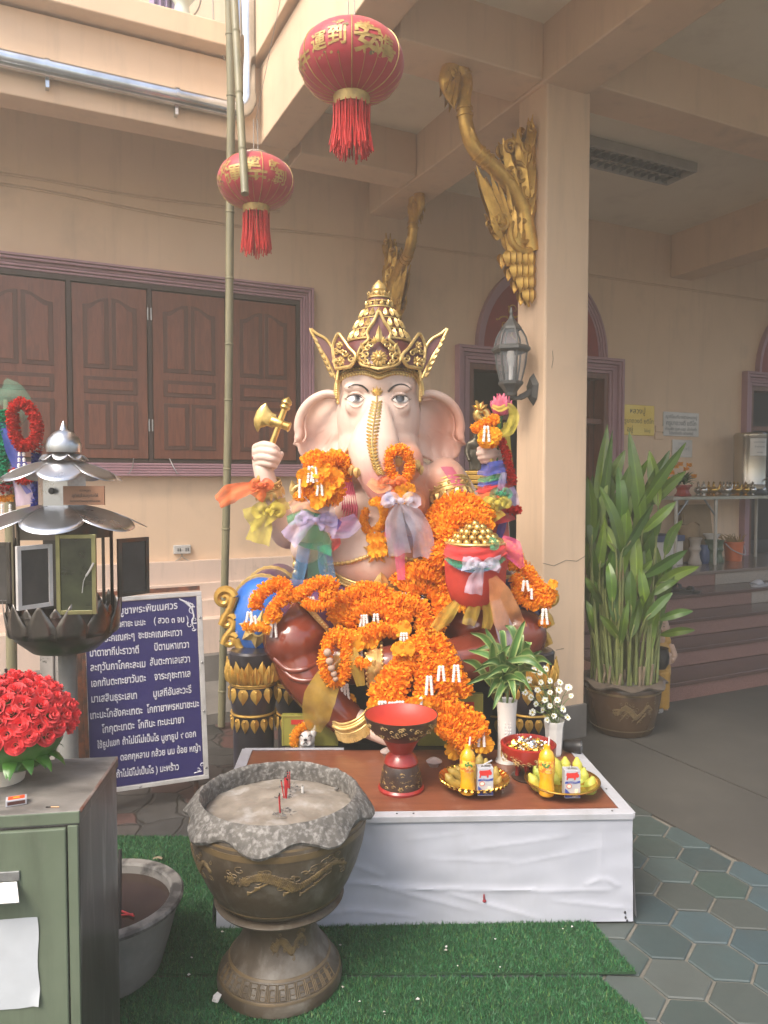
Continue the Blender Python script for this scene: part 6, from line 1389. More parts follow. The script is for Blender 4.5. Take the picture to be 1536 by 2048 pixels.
def pot(px,wv,prof,m,name,label,cat,group=None): c_=onF(px,wv);return tag(MB().lathe(prof,28,c_).build(name,m),label,cat,group)
ped_p=lambda s,h: [(.0,0),(.052*s,0),(.055*s,.02*h),(.04*s,.09*h),(.035*s,.15*h),(.05*s,.20*h),(.04*s,.24*h),(.045*s,.30*h),(.056*s,.34*h),(.05*s,.35*h),(0,.34*h)]
pot(1390,5.42,ped_p(1.2,.78),mat('beige_ceramic',(.40,.33,.27),(.30,.25,.2),scale=8,rough=.4),'ceramic_pedestal','beige turned ceramic pedestal on the landing under the table','pedestal')
pot(1407,5.46,[(0,0),(.05,0),(.06,.04),(.058,.13),(.045,.16),(.04,.19),(0,.19)],mat('blue_jar',(.03,.06,.16),rough=.4),'blue_jar','small dark blue jar between pedestal and green vases','jar')
pot(1423,5.45,ped_p(1.35,.70),mat('green_celadon',(.07,.12,.07),(.05,.09,.05),scale=9,rough=.3),'green_vase','wider green glazed vase carrying a white bowl','vase')
pot(1437,5.47,ped_p(1.0,.66),bpy.data.materials['green_celadon'],'green_vase','narrower green glazed vase next to the orange bucket','vase')
c_=onF(1423,5.45)+Vector((0,0,.246));tag(MB().lathe([(0,0),(.05,.0),(.085,.05),(.088,.055),(.08,.053),(0,.02)],28,c_).build('white_bowl',M['porc']),'white bowl standing on the green vase','bowl')
c_=onF(1467,5.50);kb=kF(c_);t=thing('orange_bucket','orange plastic bucket with a white handle full of dry twigs','bucket',c_)
MB().lathe([(0,0),(15.5*kb,0),(18.5*kb,.185),(20*kb,.19),(20*kb,.205),(18*kb,.205),(15*kb,.03)],32,c_).build('pail',mat('orange_plastic',(.62,.13,.03),(.55,.11,.025),scale=5,rough=.4),t)
MB().tube(catmull([c_+Vector((-19*kb,-.02,.19)),c_+Vector((-12*kb,-.09,.13)),c_+Vector((4*kb,-.12,.085)),c_+Vector((16*kb,-.09,.085)),c_+Vector((20*kb,-.01,.16))],6),.006,8).build('handle',M['trim'],t)
b=MB()
for i in range(50): a=R.uniform(0,6.3);p0=c_+Vector((.06*cos(a),.05*sin(a),.15));p1=p0+Vector((R.uniform(-.16,.08),R.uniform(-.04,.04),R.uniform(.06,.14)));b.tube([p0,lerp(p0,p1,.6)+Vector((0,0,.03)),p1],[.005,.004,.002],5)
tag(b.build('dry_twigs',mat('dry_twigs',(.25,.15,.06),(.35,.20,.04),scale=20,rough=.9)),'dry twigs and stalks sticking out of the orange bucket','twigs')
def slipper(c_,rz,m1,name,label,strap):
 t=thing(name,label,'footwear',c_,rz)
 out=[(.125*cos(a)*(1),(.042+.010*cos(a))*sin(a)) for a in [2*pi*i/28 for i in range(28)]]
 b=MB();k=28;v=[(x,y,0) for x,y in out]+[(x*1.02,y*1.04,.022) for x,y in out]
 b.add(v,[tuple(range(k-1,-1,-1)),tuple(range(k,2*k))]+[(i,(i+1) % k,k+(i+1) % k,k+i) for i in range(k)]);b.build('sole',m1,t,local=True)
 rows=[]
 for j in range(6):
  x=.02+.085*j/5;wd_=.050-.012*(j/5)**2;rows.append([(x+.01*(1-abs(cos(a))),-wd_*cos(a),.018+(.045-.028*(j/5)**1.5)*sin(a)) for a in [pi*i/12 for i in range(13)]])
 if strap: rows=rows[:3]
 o=MB().band(rows).build('upper',m1,t,local=True,fix=False);o.modifiers.new('thick','SOLIDIFY').thickness=.004
def onS(i,px,py): wv=w0_+td*i;q=G(px,py,rh*(i+1));return q+Vector((0,0,.001))
slipper(onS(3,1520,1172),pi+TH+.1,mat('grey_slipper',(.42,.42,.44),(.36,.36,.38),scale=12,rough=.8),'white_slipper','pale grey closed slipper on the upper step at the right edge',False)
slipper(onS(3,1372,1187),TH-.5,M['black'],'black_sandal','black sandal on the step beside the plant leaves',True)
slipper(onS(3,1352,1183)+Vector((0,.06,0)),TH-.3,M['black'],'black_sandal','second black sandal tucked behind the plant leaves',True)
# the elephant-headed statue
from mathutils.bvhtree import BVHTree
def skin_mat():
 m,n,l,b=nodes('painted_skin')
 g=n.new('ShaderNodeNewGeometry').outputs['Position'];cur=None
 nz=n.new('ShaderNodeTexNoise');nz.inputs['Scale'].default_value=5;nz.inputs['Detail'].default_value=6;l.new(g,nz.inputs[0])
 mx=n.new('ShaderNodeMix');mx.data_type='RGBA';mx.inputs[6].default_value=(.70,.525,.435,1);mx.inputs[7].default_value=(.64,.475,.39,1);l.new(nz.outputs[0],mx.inputs[0]);cur=mx.outputs[2]
 for (px,py,Y,r,col,st) in ((690,915,3.5,.13,(.62,.24,.17),.6),(832,920,3.5,.15,(.66,.25,.15),.8),(765,975,3.3,.15,(.62,.20,.18),.75),(915,860,3.75,.22,(.66,.29,.19),.7),(620,880,3.75,.15,(.60,.32,.26),.45),(845,1030,3.6,.26,(.70,.21,.07),.85),(845,1110,3.5,.18,(.70,.26,.12),.7),(900,960,3.7,.16,(.68,.29,.18),.65),(700,1150,3.5,.12,(.64,.30,.2),.5),(790,1160,3.5,.14,(.66,.30,.2),.6),(985,930,3.5,.08,(.64,.30,.22),.5),(655,915,3.7,.08,(.60,.28,.22),.5)):
  c_=P(px,py,Y);d=n.new('ShaderNodeVectorMath');d.operation='DISTANCE';l.new(g,d.inputs[0]);d.inputs[1].default_value=c_
  mr=n.new('ShaderNodeMapRange');mr.interpolation_type='SMOOTHERSTEP';mr.inputs[1].default_value=r*1.15;mr.inputs[2].default_value=r*.2;mr.inputs[4].default_value=st;l.new(d.outputs[1],mr.inputs[0])
  mx=n.new('ShaderNodeMix');mx.data_type='RGBA';l.new(mr.outputs[0],mx.inputs[0]);l.new(cur,mx.inputs[6]);mx.inputs[7].default_value=(*col,1);cur=mx.outputs[2]
 n2=n.new('ShaderNodeTexNoise');n2.inputs['Scale'].default_value=28;n2.inputs['Detail'].default_value=7;l.new(g,n2.inputs[0]);mr=n.new('ShaderNodeMapRange');mr.inputs[1].default_value=.60;mr.inputs[2].default_value=.8;mr.inputs[4].default_value=.35;l.new(n2.outputs[0],mr.inputs[0])
 mx=n.new('ShaderNodeMix');mx.data_type='RGBA';l.new(mr.outputs[0],mx.inputs[0]);l.new(cur,mx.inputs[6]);mx.inputs[7].default_value=(.50,.40,.34,1)
 l.new(mx.outputs[2],b.inputs['Base Color']);b.inputs['Roughness'].default_value=.42;b.inputs['Specular IOR Level'].default_value=.4
 bu=n.new('ShaderNodeBump');bu.inputs['Strength'].default_value=.35;bu.inputs['Distance'].default_value=.004;l.new(n2.outputs[0],bu.inputs['Height']);l.new(bu.outputs[0],b.inputs['Normal'])
 return m
M['skin']=skin_mat()
M['sgold']=mat('statue_gold',(.74,.53,.21),(.56,.37,.12),scale=30,rough=.34,metal=.55,bump=.002,bscale=110,col3=(.22,.12,.05),scale3=14,lo3=.6,hi3=.78)
M['maroon']=mat('crown_maroon',(.15,.045,.042),(.11,.035,.03),scale=10,rough=.4)
M['dhoti']=mat('red_brown_gloss',(.20,.042,.022),(.15,.03,.018),scale=4,rough=.16,coat=.5,col3=(.26,.075,.045),scale3=3,lo3=.58,hi3=.8)
M['purple']=mat('purple_drape',(.13,.055,.14),(.095,.04,.105),scale=5,rough=.35,coat=.2)
M['pinks']=mat('pink_sash',(.62,.16,.22),(.52,.10,.17),scale=9,rough=.4)
M['thblk']=mat('throne_black',(.022,.018,.022),(.035,.03,.034),scale=7,rough=.3,coat=.3)
M['thblue']=mat('cushion_blue',(.035,.17,.55),(.02,.11,.42),scale=5,rough=.28,coat=.3)
M['navy']=mat('cushion_navy',(.02,.022,.11),(.015,.016,.08),scale=6,rough=.3,coat=.3)
M['ink']=mat('painted_black_line',(.02,.016,.016),rough=.5)
M['eyew']=mat('eye_white',(.62,.56,.50),rough=.2,coat=.5)
M['iris']=mat('eye_iris',(.035,.036,.042),(.015,.015,.018),scale=60,rough=.15,coat=.5)
def remesh(b,name,m,par,vox,smooth=6,fac=.5):
 me=bpy.data.meshes.new(name);me.from_pydata([tuple(v) for v in b.v],[],b.f);bm=bmesh.new();bm.from_mesh(me);bmesh.ops.recalc_face_normals(bm,faces=bm.faces);bm.to_mesh(me);bm.free()
 o=bpy.data.objects.new('tmp',me);C.objects.link(o);r=o.modifiers.new('r','REMESH');r.mode='VOXEL';r.voxel_size=vox;r.use_smooth_shade=True
 s=o.modifiers.new('s','SMOOTH');s.iterations=smooth;s.factor=fac
 e=bpy.data.meshes.new_from_object(o.evaluated_get(bpy.context.evaluated_depsgraph_get()));bpy.data.objects.remove(o)
 V=np.empty(len(e.vertices)*3);e.vertices.foreach_get('co',V);V=V.reshape(-1,3);lo,hi=V.min(0),V.max(0);og=Vector(((lo[0]+hi[0])/2,(lo[1]+hi[1])/2,lo[2]))
 bvh=BVHTree.FromPolygons([tuple(v) for v in V],[tuple(p.vertices) for p in e.polygons])
 e.vertices.foreach_set('co',(V-np.array(og)).ravel());e.update();e.materials.clear();e.materials.append(m);e.polygons.foreach_set('use_smooth',[True]*len(e.polygons))
 o=bpy.data.objects.new(name,e);C.objects.link(o);o.parent=par;o.location=og-ORI[par.name];ORI[o.name]=og
 return o,bvh
ST=thing('elephant_headed_statue','pale pink seated four-armed elephant-headed statue with tall gilded crown','statue',Vector((-.03,3.75,.78)))
K=3.7/F
bd=MB()
def ellp(px,py,Y,rx,ry,rz,b=None,mtx=None): (b or bd).ell(P(px,py,Y),(rx,ry,rz),28,20)
def limb(pts,b=None,n=18): (b or bd).tube(catmull([P(*p[:3]) for p in pts],6),list(np.interp(np.linspace(0,1,(len(pts)-1)*6+1),np.linspace(0,1,len(pts)),[p[3] for p in pts])),n);[(b or bd).ell(P(*p[:3]),p[3]*.99,16,12) for p in (pts[0],pts[-1])]
ellp(757,1105,3.70,.275,.26,.22);ellp(760,1010,3.75,.25,.19,.22);ellp(760,1170,3.72,.27,.24,.16);ellp(770,950,3.78,.24,.15,.12)
ellp(660,965,3.78,.10,.11,.10);ellp(885,960,3.78,.105,.11,.105);ellp(812,1010,3.62,.10,.08,.09);ellp(705,1010,3.62,.10,.08,.09)
ellp(757,835,3.68,.205,.185,.27);ellp(757,900,3.66,.20,.165,.20);ellp(707,925,3.60,.085,.10,.10);ellp(810,925,3.60,.09,.10,.10);ellp(757,770,3.66,.19,.17,.12)
ellp(712,812,3.535,.055,.03,.05);ellp(799,812,3.535,.055,.03,.05)
ellp(712,775,3.53,.06,.03,.03);ellp(800,775,3.53,.06,.03,.03)
ellp(757,945,3.7,.15,.13,.12)
limb([(756,790,3.575,.036),(756,830,3.50,.062),(752,868,3.42,.100),(749,897,3.38,.122),(751,925,3.36,.112),(759,955,3.35,.090),(772,985,3.35,.075),(788,1012,3.36,.066),(806,1036,3.38,.058),(826,1052,3.40,.05),(846,1056,3.42,.044)],n=24)
limb([(712,900,3.50,.034),(704,908,3.42,.034)]);limb([(800,902,3.50,.034),(800,912,3.42,.034)])
limb([(662,962,3.78,.10),(622,1015,3.76,.092),(582,1066,3.68,.080),(562,1045,3.60,.072),(546,1008,3.55,.062),(533,965,3.51,.050),(527,940,3.50,.046)])
limb([(672,985,3.72,.09),(630,1070,3.62,.085),(612,1095,3.52,.075),(628,1040,3.44,.06),(645,985,3.42,.05),(648,955,3.42,.055)])
limb([(888,955,3.78,.105),(905,1000,3.74,.098),(912,1060,3.64,.088),(912,1130,3.52,.075),(930,1180,3.40,.06),(945,1200,3.36,.06)])
limb([(895,955,3.84,.095),(945,1030,3.80,.085),(985,1085,3.70,.078),(990,1040,3.60,.066),(987,985,3.54,.052),(986,945,3.52,.045)])
body,bvh=remesh(bd,'body',M['skin'],ST,.0085,8,.5)
def hit(px,py,off=0.,bv=None,maxd=8):
 d=ray(px,py).normalized();q=(bv or bvh).ray_cast(E0,d,maxd)
 if q[0] is None: return None,None
 n_=q[1];n_=n_ if n_.dot(d)<0 else-n_
 return q[0]+n_*off,n_
def onb(px,py,off=.003,Y=3.6,bv=None): q,n_=hit(px,py,off,bv);return q if q is not None else P(px,py,Y)
def ear(sgn):
 cx=759;X_=lambda x: x if sgn<0 else 2*cx-x
 outl=[(676,786),(655,782),(635,788),(614,803),(600,826),(594,850),(596,868),(590,880),(586,889),(594,893),(597,903),(604,915),(615,922),(622,930),(634,925),(644,930),(655,922),(668,916),(682,905),(690,880)]
 ol=catmull([Vector((x,y,0)) for x,y in outl],4);c_=Vector((682,845,0));rows=[]
 for i in range(13):
  f=i/12;row=[]
  for q in ol:
   e=c_+(q-c_)*f;dx=(682-e.x)/95
   yy=3.70+.10*dx+.04*sin(pi*min(1,max(0,dx)))-.035*max(0,f-.8)*5*(1 if q.y<880 else .3)
   if q.y>880: yy+=.008*sin(e.x*.26)*max(0,(e.y-860)/60)
   if .3<f<.86: yy+=.016*sin(pi*(f-.3)/.56)
   row.append(P(X_(e.x),e.y,yy))
  rows.append(row)
 o=MB().band(rows).build('ear',M['skin'],ST,fix=True,angle=80);s_=o.modifiers.new('thick','SOLIDIFY');s_.thickness=.022;s_.offset=0;o.modifiers.new('sub','SUBSURF').levels=1;o.modifiers['sub'].render_levels=1
 rim=[(676,790,3.67),(655,787,3.68),(634,794,3.69),(615,809,3.715),(602,830,3.735),(597,852,3.745),(598,868,3.745),(594,880,3.74),(586,888,3.735)]
 r_=MB();cc=catmull([P(X_(x),y,Y_) for x,y,Y_ in rim],6);k=len(cc);r_.tube(cc,[.016+.008*sin(pi*i/(k-1))-(.018*max(0,i/(k-1)-.85)/.15) for i in range(k)],10)
 il=[(672,800,3.685),(650,798,3.70),(630,806,3.715),(615,825,3.735),(610,850,3.745),(612,872,3.745),(606,884,3.74)]
 r_.tube(catmull([P(X_(x),y,Y_-.004) for x,y,Y_ in il],6),.0045,8);r_.build('ear_rim',M['skin'],o)
 return o
ear(-1);ear(1)
def eye(cx,cy,sgn):
 e=MB();n_=17;up=[];lo_=[];md=[]
 for i in range(n_):
  f=i/(n_-1)*2-1;x=cx+17*f;yu=cy+1-7.2*(1-abs(f)**2.2)+2*f*sgn*-.6;yl=cy+1+6.5*(1-abs(f)**2.0)
  up.append(onb(x,yu,.0045));lo_.append(onb(x,yl,.0045));md.append(onb(x,(yu+yl)/2,.0075))
 e.band([up,md,lo_]);o=e.build('eye',M['eyew'],ST,fix=False)
 i_=MB();c_,n0=hit(cx-1*sgn*0,cy-.5,.0095);u=n0.orthogonal().normalized();v=n0.cross(u)
 i_.add([c_+n0*.001]+[c_+(u*cos(a)+v*sin(a))*.0205-n0*.0015+Vector((0,0,0)) for a in [2*pi*j/20 for j in range(20)]],[(0,1+j,1+(j+1) % 20) for j in range(20)]);i_.build('iris',M['iris'],o,fix=False)
 l_=MB();l_.tube(up,[.001+.0026*sin(pi*min(1,.12+.88*i/(n_-1))) for i in range(n_)],6);l_.tube([onb(cx-sgn*0+(-17 if sgn<0 else 17),cy+1,.004),onb(cx+(-22 if sgn<0 else 22),cy-1,.004)],[.002,.0006],5);l_.build('lash_line',M['ink'],o)
 ld=MB();ld.tube([onb(cx+19*f,cy-1-11.5*(1-abs(f)**2.2),.002) for f in np.linspace(-1,1,13)],[.002+.0065*sin(pi*i/12) for i in range(13)],8);ld.tube([onb(cx+18*f,cy+3+13*(1-abs(f)**2.2),.0) for f in np.linspace(-1,1,13)],[.001+.0045*sin(pi*i/12) for i in range(13)],8);ld.build('eyelid',M['skin'],o)
eye(711,798,-1);eye(800,799,1)
for pts in ([(691,781),(698,774),(709,769.5),(722,771),(731,776),(737,783)],[(776,783),(783,776),(792,770.5),(804,769),(814,772),(822,779)]):
 q=catmull([onb(x,y,.003) for x,y in pts],4);k=len(q);rev=pts[0][0]>757
 MB().tube(q,[.0008+.0045*((i/(k-1)) if not rev else 1-i/(k-1))**.7 for i in range(k)],6).build('eyebrow',M['ink'],ST)
def flower(m,c_,n_,r,np_=8,mi=0):
 u=n_.orthogonal().normalized();v=n_.cross(u)
 for i in range(np_):
  a=2*pi*i/np_;d=u*cos(a)+v*sin(a);petal_leaf(m,c_+d*r*.25,d,n_,r*.75,r*.62,r*.18,mi)
 m.ell(c_+n_*r*.12,r*.28,10,8,mi)
def scroll(m,px,py,Y,r,turns,a0,dr,rad,f=None,n=22,mi=0):
 pts=[]
 for i in range(n):
  q=i/(n-1);a=a0+dr*turns*2*pi*q;rr_=r*(1-.82*q);x,y=px+rr_*cos(a),py-rr_*sin(a);pts.append(f(x,y) if f else P(x,y,Y))
 m.tube(pts,[rad*(1-.5*i/(n-1)) for i in range(n)],7,mi)
CY=3.66;cc0=P(758,700,CY);kc=CY/F
CR=thing('tmp',None,None);bpy.data.objects.remove(CR)
def cz_(py): return P(758,py,CY).z
def clathe(prof,m,name,n=48,**k): return MB().lathe([(r*kc,cz_(y)) for r,y in prof],n,(cc0.x,cc0.y,0),**k).build(name,m,ST)
crown=clathe([(79,742),(82,735),(79,722),(70,700),(63,690),(61,686),(52,668),(43,650),(34,633),(27,620),(23,614),(22,600)],M['maroon'],'crown')
def cpart(prof,name,n=48): return MB().lathe([(r*kc,cz_(y)) for r,y in prof],n,(cc0.x,cc0.y,0)).build(name,M['sgold'],crown)
for r,y,h in ((63,686,3),(50.5,664,2.2),(38.5,641,2),(25.5,617,2.6),(24,606,2),(21,597,2.2)): cpart([(r-1,y+h),(r+2.2,y+h*.5),(r+2.2,y-h*.5),(r-1,y-h)],'gilt_ring')
cpart([(16,598),(18,590),(17,586),(13,584),(15,580),(13,573),(8,567),(3,562),(0,559)],'finial')
lv=MB()
for (r0,y0,r1,y1,n_,ph) in ((60,683,51,665,22,0),(49,661,40,643,19,.5),(38,638,29,622,16,0),(24,615,22,604,12,.5)):
 for i in range(n_):
  a=2*pi*(i+ph)/n_;d=Vector((sin(a),-cos(a),0));c_=Vector((cc0.x,cc0.y,0));b0=c_+d*((r0+1)*kc)+Vector((0,0,cz_(y0)));b1=c_+d*((r1+1)*kc)+Vector((0,0,cz_(y1)));up=b1-b0;n0=(d+Vector((0,0,.45))).normalized()
  petal_leaf(lv,b0,up,n0,up.length*1.05,2*pi*r0*kc/n_*.80,.010)
  for s in (-1,1): petal_leaf(lv,b0+up*.15,(up.normalized()+d.cross(Vector((0,0,1)))*s*.7),n0,up.length*.5,2*pi*r0*kc/n_*.3,.007)
for i in range(12):
 a=2*pi*i/12;d=Vector((sin(a),-cos(a),0));petal_leaf(lv,Vector((cc0.x,cc0.y,cz_(597)))+d*(17*kc),Vector((d.x*.55,d.y*.55,1)),d,13*kc,9*kc,.005)
lv.build('gilt_leaves',M['sgold'],crown,fix=False)
def plate_part(border,Yf,tip,orn,name):
 """flat crest: maroon board with a raised gilt border and gilt scrolls; Yf(x) gives the depth"""
 bp_=catmull([Vector((x,y,0)) for x,y in border],4);b3=[P(q.x,q.y,Yf(q.x,q.y)) for q in bp_];k=len(b3)
 m=MB();cen=sum((p for p in b3),Vector())/k;bk=Vector((0,.012,0))
 m.add([cen]+b3+[cen+bk]+[p+bk for p in b3],[(0,1+i,1+(i+1) % k) for i in range(k)]+[(k+1,k+2+(i+1) % k,k+2+i) for i in range(k)]+[(1+i,k+2+i,k+2+(i+1) % k,1+(i+1) % k) for i in range(k)])
 o=m.build(name,M['maroon'],crown,fix=True,angle=30)
 g=MB();g.tube([p+Vector((0,-.004,0)) for p in b3],.0075,8,closed=True);g.tube([lerp(p,cen,.09)+Vector((0,-.003,0)) for p in b3],.003,6,closed=True);orn(g);g.build('gilt_relief',M['sgold'],o,fix=False)
 return o
yc=lambda x,y: 3.66-.238+.00003*(x-758)**2+.00062*(735-y)
def orn_c(g):
 f=lambda x,y: P(x,y,yc(x,y)-.008);nrm=Vector((0,-1,.25)).normalized()
 flower(g,f(758,716),nrm,17*kc,12);g.ell(f(758,716)+nrm*.012,.014,12,8)
 for s in (-1,1):
  for (dx,y,r,t_,a0,dr,rd) in ((26,708,9,1.3,2.2,-1,.0065),(34,716,9,1.2,1.,1,.0065),(26,722,6,1.2,0,-1,.005),(16,690,7,1.2,-.6,1,.006),(22,696,6,1.2,2,-1,.005)): scroll(g,758+s*dx,y,0,r*1.,t_,a0 if s>0 else pi-a0,dr*s,rd,f)
  for a in (20,50,80): petal_leaf(g,f(758+s*6,686),Vector((s*sin(radians(a)),0,cos(radians(a)))),nrm,14*kc,7*kc,.006)
  g.ell(f(758+s*20,728),.009,8,6);petal_leaf(g,f(758+s*30,700),Vector((s*.5,0,1)),nrm,16*kc,8*kc,.006)
 for w_,h,y in ((12,30,682),(16,20,684),(10,16,672)): petal_leaf(g,f(758,y),Vector((0,0,1)),nrm,h*kc,w_*kc,.009)
plate_part([(723,730),(715,716),(722,694),(737,679),(734,666),(741,652),(748,642),(758,623),(768,642),(775,652),(782,666),(779,679),(794,694),(801,716),(793,730),(758,738)],yc,None,orn_c,'front_crest')
for s in (-1,1):
 X_=lambda x,s=s: x if s<0 else 1516-x
 ys_=lambda x,y,s=s: 3.66-.246+.0000160*(abs(x-758))**2.02+.0003*(735-y)
 def orn_s(g,X_=X_,ys_=ys_,s=s):
  f=lambda x,y: P(x,y,ys_(x,y)-.008);nrm=Vector((s*.4,-1,.2)).normalized()
  flower(g,f(X_(681),722),nrm,11*kc,8);flower(g,f(X_(679),690),nrm,9*kc,6)
  for (x,y,r,t_,a0,dr) in ((690,706,7,1.3,0,1),(703,718,7,1.3,1.5,-1),(672,704,6,1.2,2,1),(684,702,5,1.2,3,-1),(668,722,5,1.2,1,1)): scroll(g,X_(x),y,0,r,t_,a0,dr*s,.0055,f)
 plate_part([(X_(x),y) for x,y in ((672,738),(667,715),(666,690),(676,668),(686,678),(693,688),(699,697),(711,710),(708,724),(700,734))],ys_,None,orn_s,'side_crest')
 yw=lambda x,y,s=s: 3.66-.05+.0004*(690-y)
 def orn_w(g,X_=X_,yw=yw,s=s):
  f=lambda x,y: P(x,y,yw(x,y)-.008);nrm=Vector((s*.6,-1,0)).normalized()
  for i in range(7): petal_leaf(g,f(X_(666-5.2*i),754-11.5*i),Vector((s*.75,0,.9)),nrm,13*kc,8*kc,.008)
 plate_part([(X_(x),y) for x,y in ((674,762),(664,740),(652,716),(638,694),(629,676),(621,658),(634,668),(650,677),(660,688),(668,705),(678,740))],yw,None,orn_w,'wing_crest')
bandp=[(670,790),(671,772),(675,758),(685,745),(704,736),(727,733),(745,737),(758,741),(771,737),(789,733),(812,736),(831,745),(841,758),(845,772),(846,790)]
bc_=catmull([onb(x,y,.010,3.6) for x,y in bandp],8);bl_=catmull([onb(min(max(x,676),840)+(2 if x<758 else-2)*0,y+11,.006,3.6) for x,y in bandp],8)
g=MB();g.tube(bc_,.0075,8);g.tube(bl_,.005,8);g.tube([lerp(a,b_,.28) for a,b_ in zip(bc_,bl_)],.003,6)
for i in range(0,len(bc_)-1,2): p=lerp(bc_[i],bl_[i],.55);g.ell(p+Vector((0,-.004,0)),.0085,8,6)
for i in range(0,len(bl_)-1,2): g.ell(bl_[i]+Vector((0,-.003,-.010)),(.008,.006,.010),8,6)
g.build('beaded_band',M['sgold'],crown)
g=MB();tp=catmull([Vector((x,y,0)) for x,y in ((754,806),(750,830),(746,858),(744,885),(747,912),(754,936),(761,948))],8)
for i,q in enumerate(tp):
 if i % 2: continue
 t_=(tp[min(i+1,len(tp)-1)]-tp[max(i-1,0)]).normalized();wv_=4+3.2*sin(pi*min(1,i/len(tp)*1.4+.1))
 for s in (-1,1):
  p,n0=hit(q.x+s*wv_*.35,q.y+1,.002);p2,_=hit(q.x+s*(wv_+4),q.y-1.5,.002)
  if p is None or p2 is None: continue
  petal_leaf(g,p,p2-p,n0,(p2-p).length*1.25,.0145,.008)
g.tube([onb(q.x,q.y,.004) for q in tp],.004,6);g.build('trunk_ornament',M['sgold'],ST,fix=False)
g=MB();p0,n0=hit(754,790,.003)
for a,h in ((0,20),(28,16),(-28,16),(55,13),(-55,13)): petal_leaf(g,p0,Vector((sin(radians(a)),0,cos(radians(a)))),n0,h*K*1.1,8*K,.008)
g.tube([onb(754,y,.003) for y in (790,797,804)],.004,6);g.build('brow_ornament',M['sgold'],ST,fix=False)
for (a,b_,nm) in (((708,899,3.44),(701,910,3.36),0),((800,905,3.45),(796,925,3.30),1)):
 p0,p1=P(*a),P(*b_);t_=MB().tube([p0,lerp(p0,p1,.5),p1],[.030,.030,.0285] if not nm else [.028,.026,.020],20).build('tusk',M['sgold'],ST)
 MB().tube([p1,p1+(p1-p0).normalized()*.002],.024 if not nm else .016,18).build('cut_end',mat('tusk_end',(.28,.11,.04),rough=.4) if not nm else M['sgold'],t_)
rows=[]
for i,(xl,xr,y) in enumerate(((684,700,930),(686,704,955),(686,710,985),(684,716,1015),(678,715,1040),(668,700,1065))):
 rows.append([onb(xl+(xr-xl)*j/20,y,.007+.004*sin(j*2.1),3.55) for j in range(21)])
MB().band(rows).build('sash',M['pinks'],ST,fix=False)
rows=[[onb(884+12*i-3,935+i*18+j*0+0,.006,3.7),onb(890+12*i+3,935+i*18,.010,3.7),onb(896+12*i+8,935+i*18,.006,3.72)] for i in range(6)]
MB().band(rows).build('sash',M['pinks'],ST,fix=False)
bt=[(650,1128),(668,1141),(692,1155),(722,1166),(757,1171),(792,1170),(825,1163),(850,1152),(866,1138)]
g=MB();e1=catmull([onb(x,y,.010,3.5) for x,y in bt],7);e2=catmull([onb(x,y+22,.012,3.5) for x,y in bt],7)
g.band([e1,[lerp(a,b_,.5)+Vector((0,-.008,0)) for a,b_ in zip(e1,e2)],e2]);g.tube(e1,.006,8);g.tube(e2,.006,8);g.tube([lerp(a,b_,.3)+Vector((0,-.007,0)) for a,b_ in zip(e1,e2)],.003,6)
for i in range(0,len(e1)-1):
 p=lerp(e1[i],e2[i],.6)+Vector((0,-.009,0));g.ell(p,(.009,.005,.007),8,6)
g.build('belt',M['sgold'],ST,fix=False)
g=MB();p0,n0=hit(762,1168,.016);n0=Vector((0,-1,.1)).normalized();petal_leaf(g,p0+Vector((0,-.01,-.02)),Vector((0,0,1)),n0,.085,.07,.012);petal_leaf(g,p0+Vector((0,-.018,-.01)),Vector((0,0,1)),n0,.05,.035,.012);g.build('belt_buckle',M['sgold'],ST,fix=False)
g=MB();ch=catmull([onb(x,y,.008,3.5) for x,y in ((655,1128),(675,1127),(700,1124),(722,1117),(742,1110))],8)
for i,p in enumerate(ch): g.ell(p,.008 if i % 3 else .011,8,6)
ch=catmull([onb(x,y,.008,3.5) for x,y in ((768,1108),(790,1112),(815,1118),(845,1122))],8)
for i,p in enumerate(ch): g.ell(p,.008 if i % 3 else .011,8,6)
p0,n0=hit(754,1103,.010)
for k_,a in enumerate(range(0,360,36)): petal_leaf(g,p0,Vector((sin(radians(a)),0,cos(radians(a)))),n0,.068 if k_ % 2==0 else .05,.034,.010)
flower(g,p0+n0*.006,n0,.035,8);g.build('chain_pendant',M['sgold'],ST,fix=False)
def armring(c_,ax,r,name,hgt=.05,leaves=14,down=True):
 ax=ax.normalized();u=ax.orthogonal().normalized();v=ax.cross(u);g=MB();n_=32
 for o_,rr_ in ((-hgt/2,.006),(-hgt*.2,.004),(hgt*.2,.004),(hgt/2,.006)): g.tube([c_+ax*o_+(u*cos(2*pi*i/n_)+v*sin(2*pi*i/n_))*(r+.004) for i in range(n_)],rr_,6,closed=True)
 g.band([[c_+ax*o_+(u*cos(2*pi*i/n_)+v*sin(2*pi*i/n_))*(r+.003) for i in range(n_+1)] for o_ in (-hgt/2,hgt/2)])
 for i in range(leaves):
  a=2*pi*i/leaves;d=u*cos(a)+v*sin(a);petal_leaf(g,c_+ax*hgt/2*(1 if down else-1)+d*(r+.004),ax*(1 if down else-1)+d*.15,d,.04,.034,.008);g.ell(c_+d*(r+.005),.007,6,5)
 return g.build(name,M['sgold'],ST,fix=False)
armring(P(536,972,3.515),P(545,1008,3.55)-P(533,960,3.51),.056,'bracelet',.035)
armring(P(898,978,3.765),P(908,1030,3.71)-P(888,950,3.78),.104,'armlet',.06,18)
g=MB()
for x,y in ((706,930),(716,935),(698,926),(824,925),(838,930),(832,920)): petal_leaf(g,onb(x,y,.004,3.6),Vector(((x-757)*.002,0,-1)),Vector((0,-1,0)),.05,.035,.01)
g.build('collar_leaves',M['sgold'],ST,fix=False)
